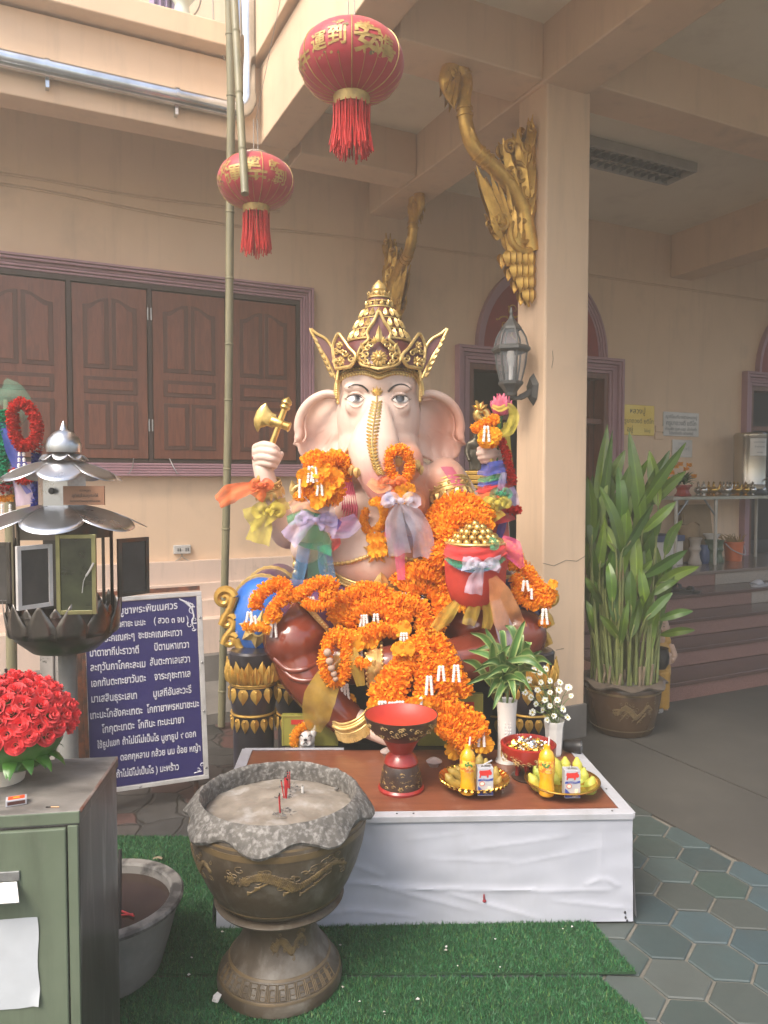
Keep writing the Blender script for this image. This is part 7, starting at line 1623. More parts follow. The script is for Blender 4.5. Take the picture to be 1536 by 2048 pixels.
def fist(fing,palm,thumb,name):
 b=MB()
 for pts in palm: limb(pts,b,14)
 for pts in fing: limb(pts,b,12)
 for pts in thumb: limb(pts,b,12)
 return remesh(b,name,M['skin'],ST,.0038,3,.5)[0]
HA=fist([[(514,893,3.49,.017),(528,889,3.455,.018),(545,893,3.445,.017),(555,900,3.47,.014)],[(512,904,3.49,.018),(527,901,3.452,.019),(546,905,3.44,.018),(557,911,3.468,.0145)],[(512,916,3.49,.018),(526,913,3.452,.019),(544,917,3.442,.018),(555,922,3.468,.0145)],[(514,928,3.495,.016),(526,926,3.46,.017),(541,929,3.45,.016),(550,933,3.472,.013)]],[[(516,898,3.515,.030),(519,925,3.515,.034),(526,948,3.505,.042)],[(533,905,3.525,.026),(532,930,3.52,.034)]],[[(536,942,3.52,.02),(552,925,3.50,.017),(562,908,3.49,.014)]],'hand')
HB=fist([[(1003,893,3.53,.015),(985,894,3.485,.016),(968,896,3.475,.0155),(958,898,3.495,.012)],[(1004,902,3.53,.016),(985,903,3.48,.017),(968,905,3.47,.0165),(957,907,3.49,.013)],[(1004,911,3.53,.016),(985,912,3.48,.017),(970,914,3.472,.016),(960,916,3.492,.0125)],[(1002,920,3.53,.014),(986,921,3.488,.015),(973,922,3.48,.014),(964,923,3.497,.011)]],[[(1000,893,3.55,.026),(1002,915,3.55,.032),(992,942,3.53,.040)]],[[(996,935,3.55,.018),(984,925,3.535,.015)]],'hand')
HC=fist([[(655,945,3.38,.018),(640,943,3.36,.018),(628,948,3.385,.015)],[(656,957,3.38,.018),(640,956,3.355,.018),(627,960,3.38,.015)],[(656,968,3.38,.018),(641,968,3.36,.018),(629,971,3.385,.015)],[(655,978,3.385,.016),(643,979,3.365,.016),(633,981,3.39,.013)]],[[(652,948,3.41,.035),(650,978,3.42,.04)]],[[(640,950,3.42,.018),(632,935,3.41,.015)]],'hand')
MB().ell(onb(507,916,.001,3.48),(.007,.004,.010),8,6).build('red_mark',M['red'],ST)
tr_=MB()
limb([(690,1210,3.72,.17),(640,1240,3.55,.165),(592,1278,3.40,.140)],tr_,24);ellp(588,1282,3.39,.142,.14,.135,tr_);limb([(592,1290,3.40,.125),(608,1340,3.36,.118),(645,1390,3.32,.105),(685,1430,3.29,.085),(705,1448,3.285,.078)],tr_,22)
limb([(840,1210,3.70,.17),(940,1245,3.55,.15),(1040,1268,3.42,.125)],tr_,24);limb([(1040,1275,3.42,.12),(930,1320,3.34,.11),(800,1330,3.30,.095),(755,1335,3.29,.085)],tr_,22)
ellp(765,1250,3.62,.22,.20,.15,tr_);ellp(700,1320,3.45,.16,.14,.12,tr_)
trs,bvt=remesh(tr_,'trousers',M['dhoti'],ST,.009,7,.5)
def ont(px,py,off=.004,Y=3.4): return onb(px,py,off,Y,bvt)
g=MB()
for pts in ([(548,1318),(575,1340),(610,1338),(645,1318),(662,1290)],[(562,1336),(588,1358),(625,1360),(660,1340),(690,1310)]): g.tube(catmull([ont(x,y,-.002) for x,y in pts],6),.012,10)
g.build('trouser_fold',M['dhoti'],trs)
up_=[(580,1158),(610,1160),(640,1162),(670,1168),(705,1180),(740,1190),(770,1192)];dn_=[(570,1188),(592,1200),(612,1218),(634,1242),(660,1268),(690,1290),(730,1300)]
rows=[];U=catmull([Vector((*q,0)) for q in up_],6);D=catmull([Vector((*q,0)) for q in dn_],6)
for i in range(15):
 f=i/14;row=[]
 for a,b_ in zip(U,D):
  q=lerp(a,b_,f);p1=hit(q.x,q.y,.010,bvt)[0];p2=hit(q.x,q.y,.010)[0];c_=[p for p in (p1,p2) if p is not None];p=min(c_,key=lambda v: v.y) if c_ else P(q.x,q.y,3.55)
  row.append(p+Vector((0,-.005-.006*abs(sin(f*9+q.x*.01)),0)))
 rows.append(row)
for _ in range(2):
 for i in range(1,len(rows)-1): rows[i]=[(rows[i-1][j]+rows[i][j]*2+rows[i+1][j])/4 for j in range(len(U))]
dr=MB().band(rows).build('drape',M['purple'],ST,fix=False,angle=80);dr.modifiers.new('thick','SOLIDIFY').thickness=.012
g=MB();hem=rows[-1];g.tube([p+Vector((0,-.004,.004)) for p in hem],.008,8);g.tube([p+Vector((0,-.006,.022)) for p in hem],.005,8)
for i in range(len(hem)): g.ell(hem[i]+Vector((0,-.010,.014)),(.010,.006,.008),8,6)
g.build('gilt_hem',M['sgold'],dr,fix=False)
g=MB();q0=catmull([P(x,y,Y) for x,y,Y in ((664,1442,3.22),(682,1448,3.19),(704,1443,3.175),(724,1430,3.18),(742,1408,3.22))],8);dn=Vector((.10,-.02,-.28)).normalized()
for o_ in (0,.012,.035,.045): g.tube([p+dn*o_ for p in q0],.0055,8)
g.band([[p+dn*o_ for p in q0] for o_ in (0,.05)])
for i,p in enumerate(q0):
 g.ell(p+dn*.023+Vector((0,-.006,0)),.009,8,6)
 for e in (0,.5): b_=lerp(p,q0[min(i+1,len(q0)-1)],e);g.tube([b_+dn*.05,b_+dn*.085+Vector((R.uniform(-.004,.004),-.004,0))],[.006,.004],5)
g.build('anklet_fringe',M['sgold'],ST,fix=False)
foot=MB();limb([(715,1442,3.27,.055),(748,1458,3.22,.05),(775,1472,3.17,.042),(790,1478,3.14,.030)],foot,16)
for i in range(5): limb([(775+i*5,1476-i*3,3.16,.017),(788+i*6,1482-i*3,3.11,.013)],foot,10)
remesh(foot,'foot',M['skin'],ST,.005,3)
g=MB();rows=[]
for i in range(13):
 f=i/12;rows.append([ont(748+20*(j/6-.5)*1.5+6*f,1285+105*f,.008+.004*cos(j*1.6),3.25) for j in range(7)])
g.band(rows)
for i in range(13):
 for j in (0,6): g.ell(rows[i][j],.008,8,6)
 if i % 2==0 and i<12: petal_leaf(g,rows[i][3]+Vector((0,-.006,0)),Vector((0,0,-1)),Vector((0,-1,0)),.035,.034,.008)
g.build('dhoti_panel',M['sgold'],ST,fix=False)
# throne
TH_=thing('throne','black and gold throne with blue bolsters, gold scroll arms and lotus legs','throne',Vector((0,3.75,0)))
def legmesh(px,Y,s=1.):
 c_=P(px,1400,Y);c_.z=0;k=Y/F;zz_=lambda y: P(px,y,Y).z
 kb=MB().lathe([(40*k,0),(41*k,zz_(1470)),(40*k,zz_(1428)),(42*k,zz_(1420)),(46*k,zz_(1400)),(44*k,zz_(1372)),(41*k,zz_(1362)),(44*k,zz_(1345)),(47*k,zz_(1318)),(48*k,zz_(1302)),(44*k,zz_(1298)),(0,zz_(1298))],40,c_)
 o=kb.build('leg',M['thblk'],TH_);g=MB()
 for y,r,t_ in ((1361,46,.007),(1366,44,.004),(1421,44,.006)): g.tube([(c_.x+r*k*cos(2*pi*i/40),c_.y+r*k*sin(2*pi*i/40),zz_(y)) for i in range(40)],t_,8,closed=True)
 def row(n_,ph,yb,yt,r,w_,up,th):
  for i in range(n_):
   a=2*pi*(i+ph)/n_;d=Vector((sin(a),-cos(a),0));h=abs(zz_(yt)-zz_(yb));petal_leaf(g,Vector((c_.x,c_.y,zz_(yb)))+d*r*k,Vector((d.x*(.12 if up else .05),d.y*(.12 if up else .05),1 if up else-1)),d,h,w_*k,th)
   if up:
    for e in (-.25,.25): petal_leaf(g,Vector((c_.x,c_.y,zz_(yb)))+d*r*k+d.cross(Vector((0,0,1)))*e*w_*k+d*.004,Vector((d.x*.1,d.y*.1,1))+d.cross(Vector((0,0,1)))*e*.5,d,h*.7,w_*k*.4,th)
   else: g.ell(Vector((c_.x,c_.y,zz_(yb)))+d*(r+3)*k-Vector((0,0,h*.18)),.007,8,6)
 row(12,0,1358,1312,46,25,True,.012);row(12,.5,1358,1322,48,24,True,.012);row(11,.5,1368,1398,45,23,False,.010);row(14,.5,1427,1454,42,17,False,.008)
 g.build('gilt_lotus',M['gold'],o,fix=False);return o
for px,Y in ((507,3.40),(1060,3.42),(596,3.78),(1000,3.9)): legmesh(px,Y)
SH=P(507,1299,3.40).z
b=MB();a0,a1=P(470,1300,3.40).x,P(1095,1300,3.42).x;b.box((a0,3.36,SH-.085),(a1,4.15,SH-.002));b.build('seat',M['thblk'],TH_,smooth=False,bevel=.012)
def bolster(px,py,Y,rx,rz,m_front,s,lab):
 c_=P(px,py,Y);o=MB();n_=40
 rows=[[(c_.x+rx*rr_*cos(2*pi*i/n_),c_.y+yy,c_.z+rz*rr_*sin(2*pi*i/n_)) for i in range(n_)] for rr_,yy in ((1,.62),(1.03,.5),(1.04,.2),(1.02,.06),(1.,.03))]
 o.band(rows,closed=True);bo=o.build('bolster',M['purple'],TH_,fix=False)
 f=MB();rows=[[(c_.x+rx*rr_*cos(2*pi*i/n_),c_.y+yy,c_.z+rz*rr_*sin(2*pi*i/n_)) for i in range(n_)] for rr_,yy in ((1,.04),(1.0,.0),(.92,-.045),(.75,-.085),(.5,-.115),(.25,-.13),(.02,-.135))];f.band(rows,closed=True);f.build('end_cap',m_front,bo,fix=False)
 g=MB()
 for yy,rr_ in ((.045,1.03),(.33,1.055)): g.tube([(c_.x+rx*rr_*cos(2*pi*i/60),c_.y+yy,c_.z+rz*rr_*sin(2*pi*i/60)) for i in range(60)],[.009+.003*(i % 2) for i in range(60)],6,closed=True)
 g.build('gilt_rope',M['sgold'],bo)
 g=MB();fc=c_+Vector((.012*s,-.135,-.02))
 for i in range(8): a=2*pi*i/8+.2;d=Vector((sin(a),.35,cos(a))).normalized();petal_leaf(g,fc+d*.018+Vector((0,-.008,0)),d,Vector((0,-1,0)),.085,.060,.014)
 g.tube([fc+Vector((.028*cos(2*pi*i/24),-.02,.028*sin(2*pi*i/24))) for i in range(24)],.006,6,closed=True);g.build('gilt_flower',M['sgold'],bo,fix=False)
 MB().ell(fc+Vector((0,-.018,0)),(.024,.014,.026),14,10).build('jewel',M['thblue'],bo)
 return bo
bolster(522,1238,3.52,.150,.195,M['thblue'],1,'');bolster(1030,1238,3.52,.150,.19,M['navy'],1,'')
def scrollarm(s,Y):
 X_=(lambda x: x) if s<0 else (lambda x: 1546-x);g=MB();f=lambda x,y: P(X_(x),y,Y)
 for (x,y,r,t_,a0,dr,rd) in ((449,1197,20,1.35,.2,1,.021),(456,1243,15,1.3,.4,1,.018),(461,1281,15,1.3,.5,1,.018)):
  scroll(g,X_(x),y,Y,r,t_,a0 if s<0 else pi-a0,dr*(-1 if s>0 else 1),rd,n=30)
 g.tube(catmull([f(468,1194),f(462,1215),f(450,1235),f(443,1250)],6),[.02]*9+[.018]*10,10);g.tube(catmull([f(470,1240),f(466,1256),f(452,1275),f(447,1288)],6),.017,10);g.tube(catmull([f(475,1276),f(478,1292),f(488,1302),f(500,1306)],6),[.02]*10+[.012]*9,10)
 g.build('gilt_scroll_arm',M['gold'],TH_)
scrollarm(-1,3.44);scrollarm(1,3.44)
MB().box((P(560,0,3.9).x,3.80,.02),(P(1040,0,3.9).x,3.86,SH-.087)).build('apron',M['thblk'],TH_,smooth=False)
b0,b1=P(592,1100,4.05),P(925,1100,4.05)
MB().box((b0.x,4.03,SH),(b1.x,4.08,P(0,990,4.05).z)).build('back_panel',M['thblk'],TH_,smooth=False)
g=MB();zt2=P(0,985,4.05).z
for x in (b0.x,b1.x): g.tube([(x,4.03,SH),(x,4.03,zt2)],.012,8);[g.ell((x,4.01,z),(.016,.012,.02),8,6) for z in np.arange(SH+.05,zt2,.045)]
for i in range(24): q=i/23;a=pi*q;petal_leaf(g,Vector((lerp(b1,b0,q).x,4.02,zt2-.02)),Vector((.2*cos(a),0,1)),Vector((0,-1,0)),.09,.05,.012)
scroll(g,918,960,4.0,16,1.3,0,1,.014);scroll(g,925,992,4.0,12,1.2,2,-1,.012);scroll(g,910,1025,4.0,12,1.2,1,1,.012);scroll(g,600,985,4.0,14,1.3,3,-1,.012)
g.build('gilt_back_edge',M['sgold'],TH_,fix=False)
# things held by the statue
ax=thing('ceremonial_axe','golden axe held upright in the statue hand','axe',P(517,962,3.47));h0,h1=P(516,966,3.475),P(570,815,3.475)
MB().tube([h0,lerp(h0,h1,.5),h1],[.0155,.0150,.0145],16).build('handle',M['goldb'],ax);dv=(h1-h0).normalized()
MB().tube([h1+dv*t_ for t_ in (-.01,0,.006,.012,.022,.034,.044,.052)],[.018,.026,.024,.020,.026,.022,.010,.001],16).build('pommel',M['goldb'],ax)
bl=[(553,829),(545,826),(537,816),(532,806),(522,812),(513,822),(507.5,838),(508,850),(512,860),(516,865),(521,856),(534,852),(546,856)]
k=len(bl);fr2=[P(x,y,3.475) for x,y in bl];cen=P(524,840,3.475);m=MB()
m.add([cen+Vector((0,-.012,0)),cen+Vector((0,.012,0))]+[lerp(p,cen,.25)+Vector((0,-.010,0)) for p in fr2]+fr2+[lerp(p,cen,.25)+Vector((0,.010,0)) for p in fr2],[(0,2+i,2+(i+1) % k) for i in range(k)]+[(1,2+2*k+(i+1) % k,2+2*k+i) for i in range(k)]+[(2+i,2+k+i,2+k+(i+1) % k,2+(i+1) % k) for i in range(k)]+[(2+k+i,2+2*k+i,2+2*k+(i+1) % k,2+k+(i+1) % k) for i in range(k)])
m.build('blade',M['goldb'],ax,angle=50);cc_=P(556,846,3.475);sd_=Vector((dv.z,0,-dv.x))
MB().tube([cc_-sd_*.035,cc_-sd_*.03,cc_+sd_*.02,cc_+sd_*.024,cc_+sd_*.05,cc_+sd_*.054,cc_+sd_*.06],[.020,.024,.024,.019,.020,.026,.02],16).build('socket',M['goldb'],ax)
gd=thing('elephant_goad','golden goad with a hooked flame tip rising from the garlanded hand','goad',P(985,960,3.47))
q=catmull([P(982,968,3.475),P(984,940,3.475),P(976,880,3.475),P(966,840,3.475)],6);MB().tube(q,.0125,12).build('shaft',M['goldb'],gd)
MB().tube([P(982,y,3.475) for y in (958,964,972,978,983)],[.013,.022,.017,.011,.002],12).build('pommel',M['goldb'],gd)
g=MB();g.tube(catmull([P(969,842,3.475),P(958,838,3.475),P(954,828,3.475),P(961,820,3.475),P(972,824,3.475),P(976,834,3.475)],6),[.02]*16+[.017]*15,10)
g.tube(catmull([P(962,826,3.475),P(960,815,3.475),P(955,807,3.475),P(951,801,3.475)],5),[.016]*5+[.012]*5+[.008]*4+[.004,.001],10)
for a in (-60,-25,20,55): petal_leaf(g,P(960,820,3.46),Vector((sin(radians(a)),0,cos(radians(a)))),Vector((0,-1,0)),.045,.024,.008)
g.build('hook',M['goldb'],gd,fix=False)
lo2=thing('lotus_bud','pink lotus bud on a dark green stem held beside the goad','flower',P(992,975,3.49));MB().tube(catmull([P(994,975,3.49),P(992,930,3.49),P(995,880,3.49),P(1002,832,3.49)],6),.010,10).build('stem',M['leaf'],lo2)
g=MB();bc2=P(1002,830,3.49)
M['lotus']=mat('pink_lotus',(.60,.07,.16),(.70,.20,.26),scale=18,rough=.5)
for r_,n_,h,sp in ((.006,5,.10,.10),(.016,7,.088,.22),(.024,8,.07,.36)):
 for i in range(n_): a=2*pi*i/n_+r_*50;d=Vector((cos(a),sin(a),0));petal_leaf(g,bc2+d*r_,Vector((d.x*sp,d.y*sp,1)),d,h,.05,.010)
g.ell(bc2+Vector((0,0,.03)),(.030,.030,.035),14,10);g.build('petals',M['lotus'],lo2,fix=False)
bw=P(950,1130,3.26);t=thing('sweet_bowl','bowl heaped with golden ball sweets and wrapped in red cloth','bowl',bw-Vector((0,0,.16)));kb_=3.26/F;zb2=lambda y: P(950,y,3.26).z
MB().lathe([(30*kb_,zb2(1215)),(48*kb_,zb2(1200)),(60*kb_,zb2(1165)),(62*kb_,zb2(1120)),(59*kb_,zb2(1088)),(57*kb_,zb2(1086)),(0,zb2(1092))],40,(bw.x,bw.y,0),wob=lambda r,z,a,i: (r*(1+.025*sin(a*9+i)),z)).build('cloth_wrap',mat('red_wrap_cloth',(.50,.045,.025),(.40,.03,.02),scale=12,rough=.7),t)
MB().tube([(bw.x+58*kb_*cos(2*pi*i/40),bw.y+58*kb_*sin(2*pi*i/40),zb2(1086)) for i in range(40)],.007,8,closed=True).build('gilt_rim',M['sgold'],t)
bs_=0
for lay,(n_,r_,z_) in enumerate(((17,49,1083),(14,38,1074),(10,27,1064),(6,15,1055),(1,0,1048),(8,28,1078))):
 for i in range(n_):
  a=2*pi*(i+.5*(lay % 2))/n_+.2;MB().ell((bw.x+r_*kb_*cos(a),bw.y+r_*kb_*sin(a),zb2(z_)),.0180*R.uniform(.95,1.05),14,10).build('golden_ball',M['goldb'],t)
  # marigold garlands, net ribbons and small offerings on the statue
def surf(px,py,off,Y):
 c_=[q for q in (hit(px,py,0)[0],hit(px,py,0,bvt)[0]) if q is not None]
 if c_: q=min(c_,key=lambda v: v.y);return P(px,py,q.y-off)
 return P(px,py,Y)
GN=[0]
def garl(label,pts,r=.044,Y=3.3,off=None,closed=False,drop=(),cf_=None,lift=0.,n_pet=12,group='marigold garlands on the statue',flowers=(),name='marigold_garland',step=.0085,auto=True,pw=.62):
 GN[0]+=1;sd=GN[0]
 if off is None: off=r*.75
 w_=[(surf(p[0],p[1],off+lift,Y) if (auto and len(p)==2) else P(p[0],p[1],(p[2] if len(p)>2 else Y)-lift)) for p in pts]
 if auto and len(w_)>2:
  ys_=[q.y for q in w_];n_=len(ys_)
  ys2=[min(ys_[i],(ys_[max(0,i-1)]+ys_[min(n_-1,i+1)])/2) if not closed else (ys_[i-1]+ys_[i]+ys_[(i+1) % n_])/3 for i in range(n_)]
  w_=[P(p[0],p[1],y) for p,y in zip(pts,ys2)]
 path=catmull(w_+([w_[0]] if closed else []),7)
 t=thing(name,label,'garland',w_[len(w_)//2],0,group)
 rs=[r*(.93+.14*mnoise.noise((i*.35,sd*3.3,0))) for i in range(len(path))]
 if not closed: rs[0] *= .8;rs[-1] *= .8
 ruffle(path,rs,M['flow'],'string',t,n_pet,step,pw,sd,cf_ or ORG)
 for (x,y,fr_) in flowers:
  q=surf(x,y,off+lift+.01,Y) if auto else P(x,y,Y-lift-.01);ruffle([q+Vector((0,.012,0)),q+Vector((0,-.016,0))],fr_,M['flow'],'flower_head',t,14,.0065,.5,sd+50,cf_ or YOR,jit=.3)
 for (x,y,L,n_) in drop:
  q=surf(x,y,off+lift+.02,Y) if auto else P(x,y,Y-lift-.02);k=q.y/F
  for s in ((0,) if n_==1 else (-.6,.6) if n_==2 else (-1,0,1)): buds([q+Vector((s*.010,-.01,0)),q+Vector((s*.018,-.015,-L*k))],t,max(3,int(L/5.5)),.0072)
 return t
garl('uppermost marigold garland bunched over the raised front hand',[(612,928,3.33),(630,916,3.31),(652,922,3.30),(674,916,3.32),(688,930,3.34),(684,960,3.36)],.042,auto=False,drop=((622,932,26,2),(629,934,22,2)),flowers=((643,940,.045),))
garl('second marigold garland looped under the raised front hand',[(605,948,3.33),(620,962,3.31),(645,958,3.29),(670,968,3.30),(676,990,3.32),(655,998,3.31),(628,986,3.31),(612,975,3.33)],.038,auto=False,drop=((640,962,22,2),),flowers=((650,980,.046),(668,958,.046),(612,955,.04),(636,1002,.036)))
garl('small yellow-orange blossom tassel hanging left of the front hand',[(590,990,3.36),(603,996,3.35),(618,990,3.34)],.024,auto=False,cf_=YOR,drop=((600,958,30,1),))
garl('marigold ring hung round the golden right tusk',[(798,898),(812,905),(820,925),(817,948),(806,965),(790,957),(780,940),(776,920),(783,903)],.029,3.27,.0,closed=True,auto=False,flowers=((806,988,.042),(815,980,.034)))
garl('dull orange marigold loop hanging on the chest with a white bud tassel',[(733,1018),(727,1042),(738,1062),(755,1058),(768,1038),(766,1015),(756,1003),(744,1004)],.022,3.40,.02,cf_=YOR,drop=((757,1046,22,3),),flowers=((742,1076,.024),(756,1076,.026),(768,1074,.022),(748,1100,.032),(762,1098,.032)))
garl('marigold string tied across the goad and the lotus stem',[(946,860,3.42),(962,852,3.40),(980,842,3.39),(994,838,3.41)],.027,auto=False,drop=((972,852,24,2),))
garl('lower marigold bunch resting on the hand with the goad',[(962,880,3.44),(976,886,3.42),(992,880,3.43)],.032,auto=False,flowers=((974,876,.04),(985,870,.036)))
garl('bright red petal garland hanging beside the right forearm',[(1000,878,3.47),(1012,905,3.45),(1020,940,3.45),(1026,968,3.46)],.024,auto=False,cf_=RED,name='red_garland',group=None,n_pet=12,step=.007)
garl('red blossom tassel under the coloured wraps of the right forearm',[(1016,1016,3.46),(1028,1022,3.45),(1040,1018,3.46)],.024,auto=False,cf_=RED,name='red_garland',group=None)
for lab,pts,r,ex in (('marigold garland heaped on the lower arm, outer left strand',[(890,1010,3.42),(872,1030,3.40),(861,1060,3.37),(859,1092,3.35),(868,1118,3.34),(880,1135,3.33)],.048,{}),('marigold garland heaped on the lower arm, topmost strand',[(888,1012,3.41),(912,1002,3.42),(938,1006,3.42),(960,1022,3.40),(978,1042,3.38)],.05,{}),('marigold garland heaped on the lower arm, middle strand',[(866,1050,3.36),(890,1040,3.35),(918,1036,3.34),(946,1044,3.34),(976,1056,3.36)],.05,{}),('marigold garland heaped on the lower arm, inner strand beside the bowl',[(880,1070,3.32),(900,1060,3.30),(888,1090,3.30),(878,1115,3.30),(890,1130,3.29)],.044,{}),('marigold garland heaped on the lower arm, strand along its top edge',[(905,1022,3.36),(930,1026,3.34),(950,1030,3.34),(968,1050,3.34)],.04,{})): garl(lab,pts,r,auto=False,**ex)
LP_=[('arched marigold garland on the lap just under the belt',[(795,1170),(812,1150),(840,1140),(870,1142),(892,1158),(902,1182),(898,1205)],.05,.03,{'drop': ((823,1186,16,2),(806,1184,12,3))}),('marigold garland on the lap, second arch inside the first',[(812,1182),(838,1168),(866,1178),(884,1205),(878,1238),(860,1262)],.05,.07,{'drop': ((842,1195,22,2),)}),('marigold garland on the lap, wide left arch',[(668,1240),(684,1208),(708,1188),(738,1182),(768,1190),(788,1208)],.05,.03,{'drop': ((690,1228,24,1),)}),('marigold garland on the lap, inner left arch',[(690,1252),(715,1222),(748,1212),(778,1222),(800,1238),(815,1215)],.048,.08,{'drop': ((728,1228,28,3),(752,1226,24,2))}),('marigold garland on the lap, lower left strand',[(668,1262),(690,1278),(722,1272),(752,1262),(775,1255),(800,1262)],.046,.08,{'flowers': ((712,1285,.04),(740,1280,.04))}),('marigold garland on the lap, short strand at the centre',[(790,1200),(815,1205),(842,1215),(850,1240),(838,1262)],.046,.11,{'drop': ((808,1264,26,3),),'flowers': ((797,1298,.030),(815,1298,.030),(806,1258,.036))}),('marigold garland on the lap, right strand by the bowl',[(880,1180),(900,1195),(915,1192),(925,1180)],.034,.05,{'flowers': ((918,1205,.03),)})]
for i,(lab,pts,r,lf_,ex) in enumerate(LP_): garl(lab,pts,r,3.35,lift=lf_,**ex)
garl('oval marigold garland with a row of beige balls hanging over the shin',[(662,1272,3.20),(652,1300,3.17),(652,1335,3.16),(664,1362,3.16),(682,1358,3.16),(693,1332,3.17),(693,1300,3.18),(682,1274,3.20)],.034,auto=False,closed=True,drop=((690,1366,32,3),),flowers=((686,1406,.036),(698,1402,.030)))
q_=thing('ball_string','string of five beige balls inside the oval marigold garland','beads',P(662,1330,3.13))
for x,y,r in ((655,1305,.017),(659,1322,.0165),(663,1336,.0155),(668,1348,.0135),(671,1358,.012)): MB().ell(P(x,y,3.13),r,14,10).build('ball',mat('beige_ball',(.42,.29,.21),(.36,.24,.17),scale=20,rough=.7) if 'beige_ball' not in bpy.data.materials else bpy.data.materials['beige_ball'],q_)
garl('small marigold tassel hanging between shin and lap',[(715,1318,3.14),(725,1330,3.13),(738,1322,3.13)],.026,auto=False,drop=((716,1288,26,3),))
CS=[('cascade of marigolds to the table, left edge strand',[(855,1272,3.20),(825,1298,3.17),(795,1335,3.14),(768,1370,3.12),(748,1395,3.11)],.048,{}),('cascade of marigolds to the table, right edge strand',[(868,1275,3.20),(892,1305,3.17),(908,1340,3.14),(922,1372,3.12),(930,1392,3.11)],.046,{'drop': ((882,1330,22,2),(912,1328,26,2))}),('cascade of marigolds to the table, middle strand',[(850,1290,3.16),(846,1325,3.13),(852,1360,3.10),(845,1395,3.09)],.05,{}),('cascade of marigolds to the table, left inner strand',[(830,1318,3.14),(805,1345,3.12),(800,1378,3.09),(780,1398,3.09)],.048,{}),('cascade of marigolds to the table, right inner strand',[(872,1310,3.14),(880,1345,3.11),(890,1378,3.09),(905,1398,3.08)],.046,{'drop': ((858,1350,30,2),)}),('cascade of marigolds to the table, low swag along its foot',[(742,1412,3.10),(775,1408,3.07),(810,1412,3.06),(845,1412,3.06),(880,1405,3.06)],.042,{'drop': ((765,1400,18,3),(785,1402,18,3),(800,1400,18,3),(842,1392,24,1)),'flowers': ((838,1415,.05),(752,1418,.034))}),('cascade of marigolds to the table, upper tail strand on the right',[(868,1412,3.07),(900,1415,3.05),(930,1428,3.03),(955,1445,3.02),(965,1468,3.02)],.042,{}),('cascade of marigolds to the table, middle tail strand on the right',[(872,1432,3.06),(905,1442,3.03),(935,1460,3.01),(950,1482,3.0)],.042,{'drop': ((962,1455,28,2),)}),('cascade of marigolds to the table, lowest tail strand on the right',[(880,1455,3.05),(905,1470,3.01),(925,1490,2.99),(930,1502,2.98)],.038,{'drop': ((918,1462,28,2),(935,1466,20,1)),'flowers': ((970,1488,.034),(960,1490,.03),(908,1500,.036))})]
for lab,pts,r,ex in CS: garl(lab,pts,r,auto=False,Y=3.03,**ex)
for lab,pts,r,ex in (('marigold garland looped over the blue bolster, round loop',[(512,1218,3.30),(514,1196,3.30),(535,1176,3.30),(560,1166,3.30),(576,1178,3.29),(562,1200,3.28),(545,1222,3.27),(556,1238,3.27)],.036,{'drop': ((548,1236,30,2),(500,1222,14,2),(508,1230,14,2)),'flowers': ((545,1228,.04),)}),('marigold garland stretched from the blue bolster onto the thigh',[(578,1192,3.30),(602,1186,3.28),(620,1172,3.27),(645,1164,3.27),(664,1168,3.28),(662,1186,3.27),(640,1190,3.26)],.036,{'drop': ((622,1192,16,3),)}),('row of loose marigold heads along the purple drape',[(608,1204,3.27),(628,1212,3.25),(648,1210,3.25),(668,1202,3.26)],.028,{}),('thin marigold string under the gilt flower of the blue bolster',[(488,1248,3.28),(502,1256,3.27),(520,1252,3.26),(540,1262,3.26)],.025,{'cf_': YOR}),('marigold garland over the navy bolster, upper strand',[(1020,1130,3.38),(1045,1132,3.36),(1062,1152,3.34),(1078,1172,3.33),(1098,1190,3.33),(1110,1196,3.33)],.034,{'flowers': ((1106,1168,.02),)}),('marigold garland over the navy bolster, middle strand',[(1028,1152,3.34),(1040,1172,3.32),(1058,1186,3.31),(1075,1200,3.31),(1100,1205,3.31)],.034,{'drop': ((1050,1160,14,2),(1062,1176,14,1))}),('marigold garland over the navy bolster, lowest strand',[(1030,1175,3.32),(1038,1192,3.31),(1055,1206,3.30),(1075,1212,3.30)],.032,{}),('marigold tassel hanging from the right scroll arm',[(1080,1243,3.33),(1088,1247,3.32),(1096,1243,3.33)],.024,{'drop': ((1088,1216,24,2),)}),('marigold garland behind the red-wrapped bowl',[(1002,1088,3.36),(1020,1098,3.36),(1034,1112,3.36),(1040,1130,3.36)],.034,{}),('pair of yellow marigold heads under the red-wrapped bowl',[(918,1212,3.22),(928,1216,3.21),(936,1210,3.22)],.026,{'cf_': YOR,'drop': ((928,1188,16,3),),'flowers': ((965,1200,.034),)})): garl(lab,pts,r,auto=False,Y=3.3,**ex)
# net ribbons
RB=[0]
def rb(label,pts,wd,c_,fl=.18,tw=.5):
 RB[0]+=1;return ribbon([P(*p) for p in pts],wd,TU[c_],'net_ribbon',label,None,RB[0]*1.7,fl,tw)
def bow(label,px,py,Y,c_,tails,lw=.03,loop=24):
 RB[0]+=1;t=thing('net_bow',label,'bow',P(px,py,Y))
 for s in (-1,1): ribbon([P(px,py,Y),P(px+s*loop*.6,py-6,Y-.02),P(px+s*loop,py+1,Y-.01),P(px+s*loop*.5,py+4,Y)],[.008,lw*.8,lw,.008],TU[c_],'loop',None,t,RB[0]+s,.25,.4)
 MB().ell(P(px,py,Y-.012),(.016,.014,.014),12,8).build('knot',TU[c_],t)
 for i,tl in enumerate(tails): ribbon([P(px,py,Y-.005)]+[P(*q) for q in tl],[.008]+[lw*(1+.5*j/len(tl)) for j in range(1,len(tl)+1)],TU[c_],'tail',None,t,RB[0]*2+i,.2,.5)
 return t
rb('orange net ribbon streaming left from the axe handle',[(545,965,3.43),(520,972,3.42),(490,978,3.42),(460,988,3.43),(436,1004,3.45)],[.012,.018,.032,.045,.035],'orange')
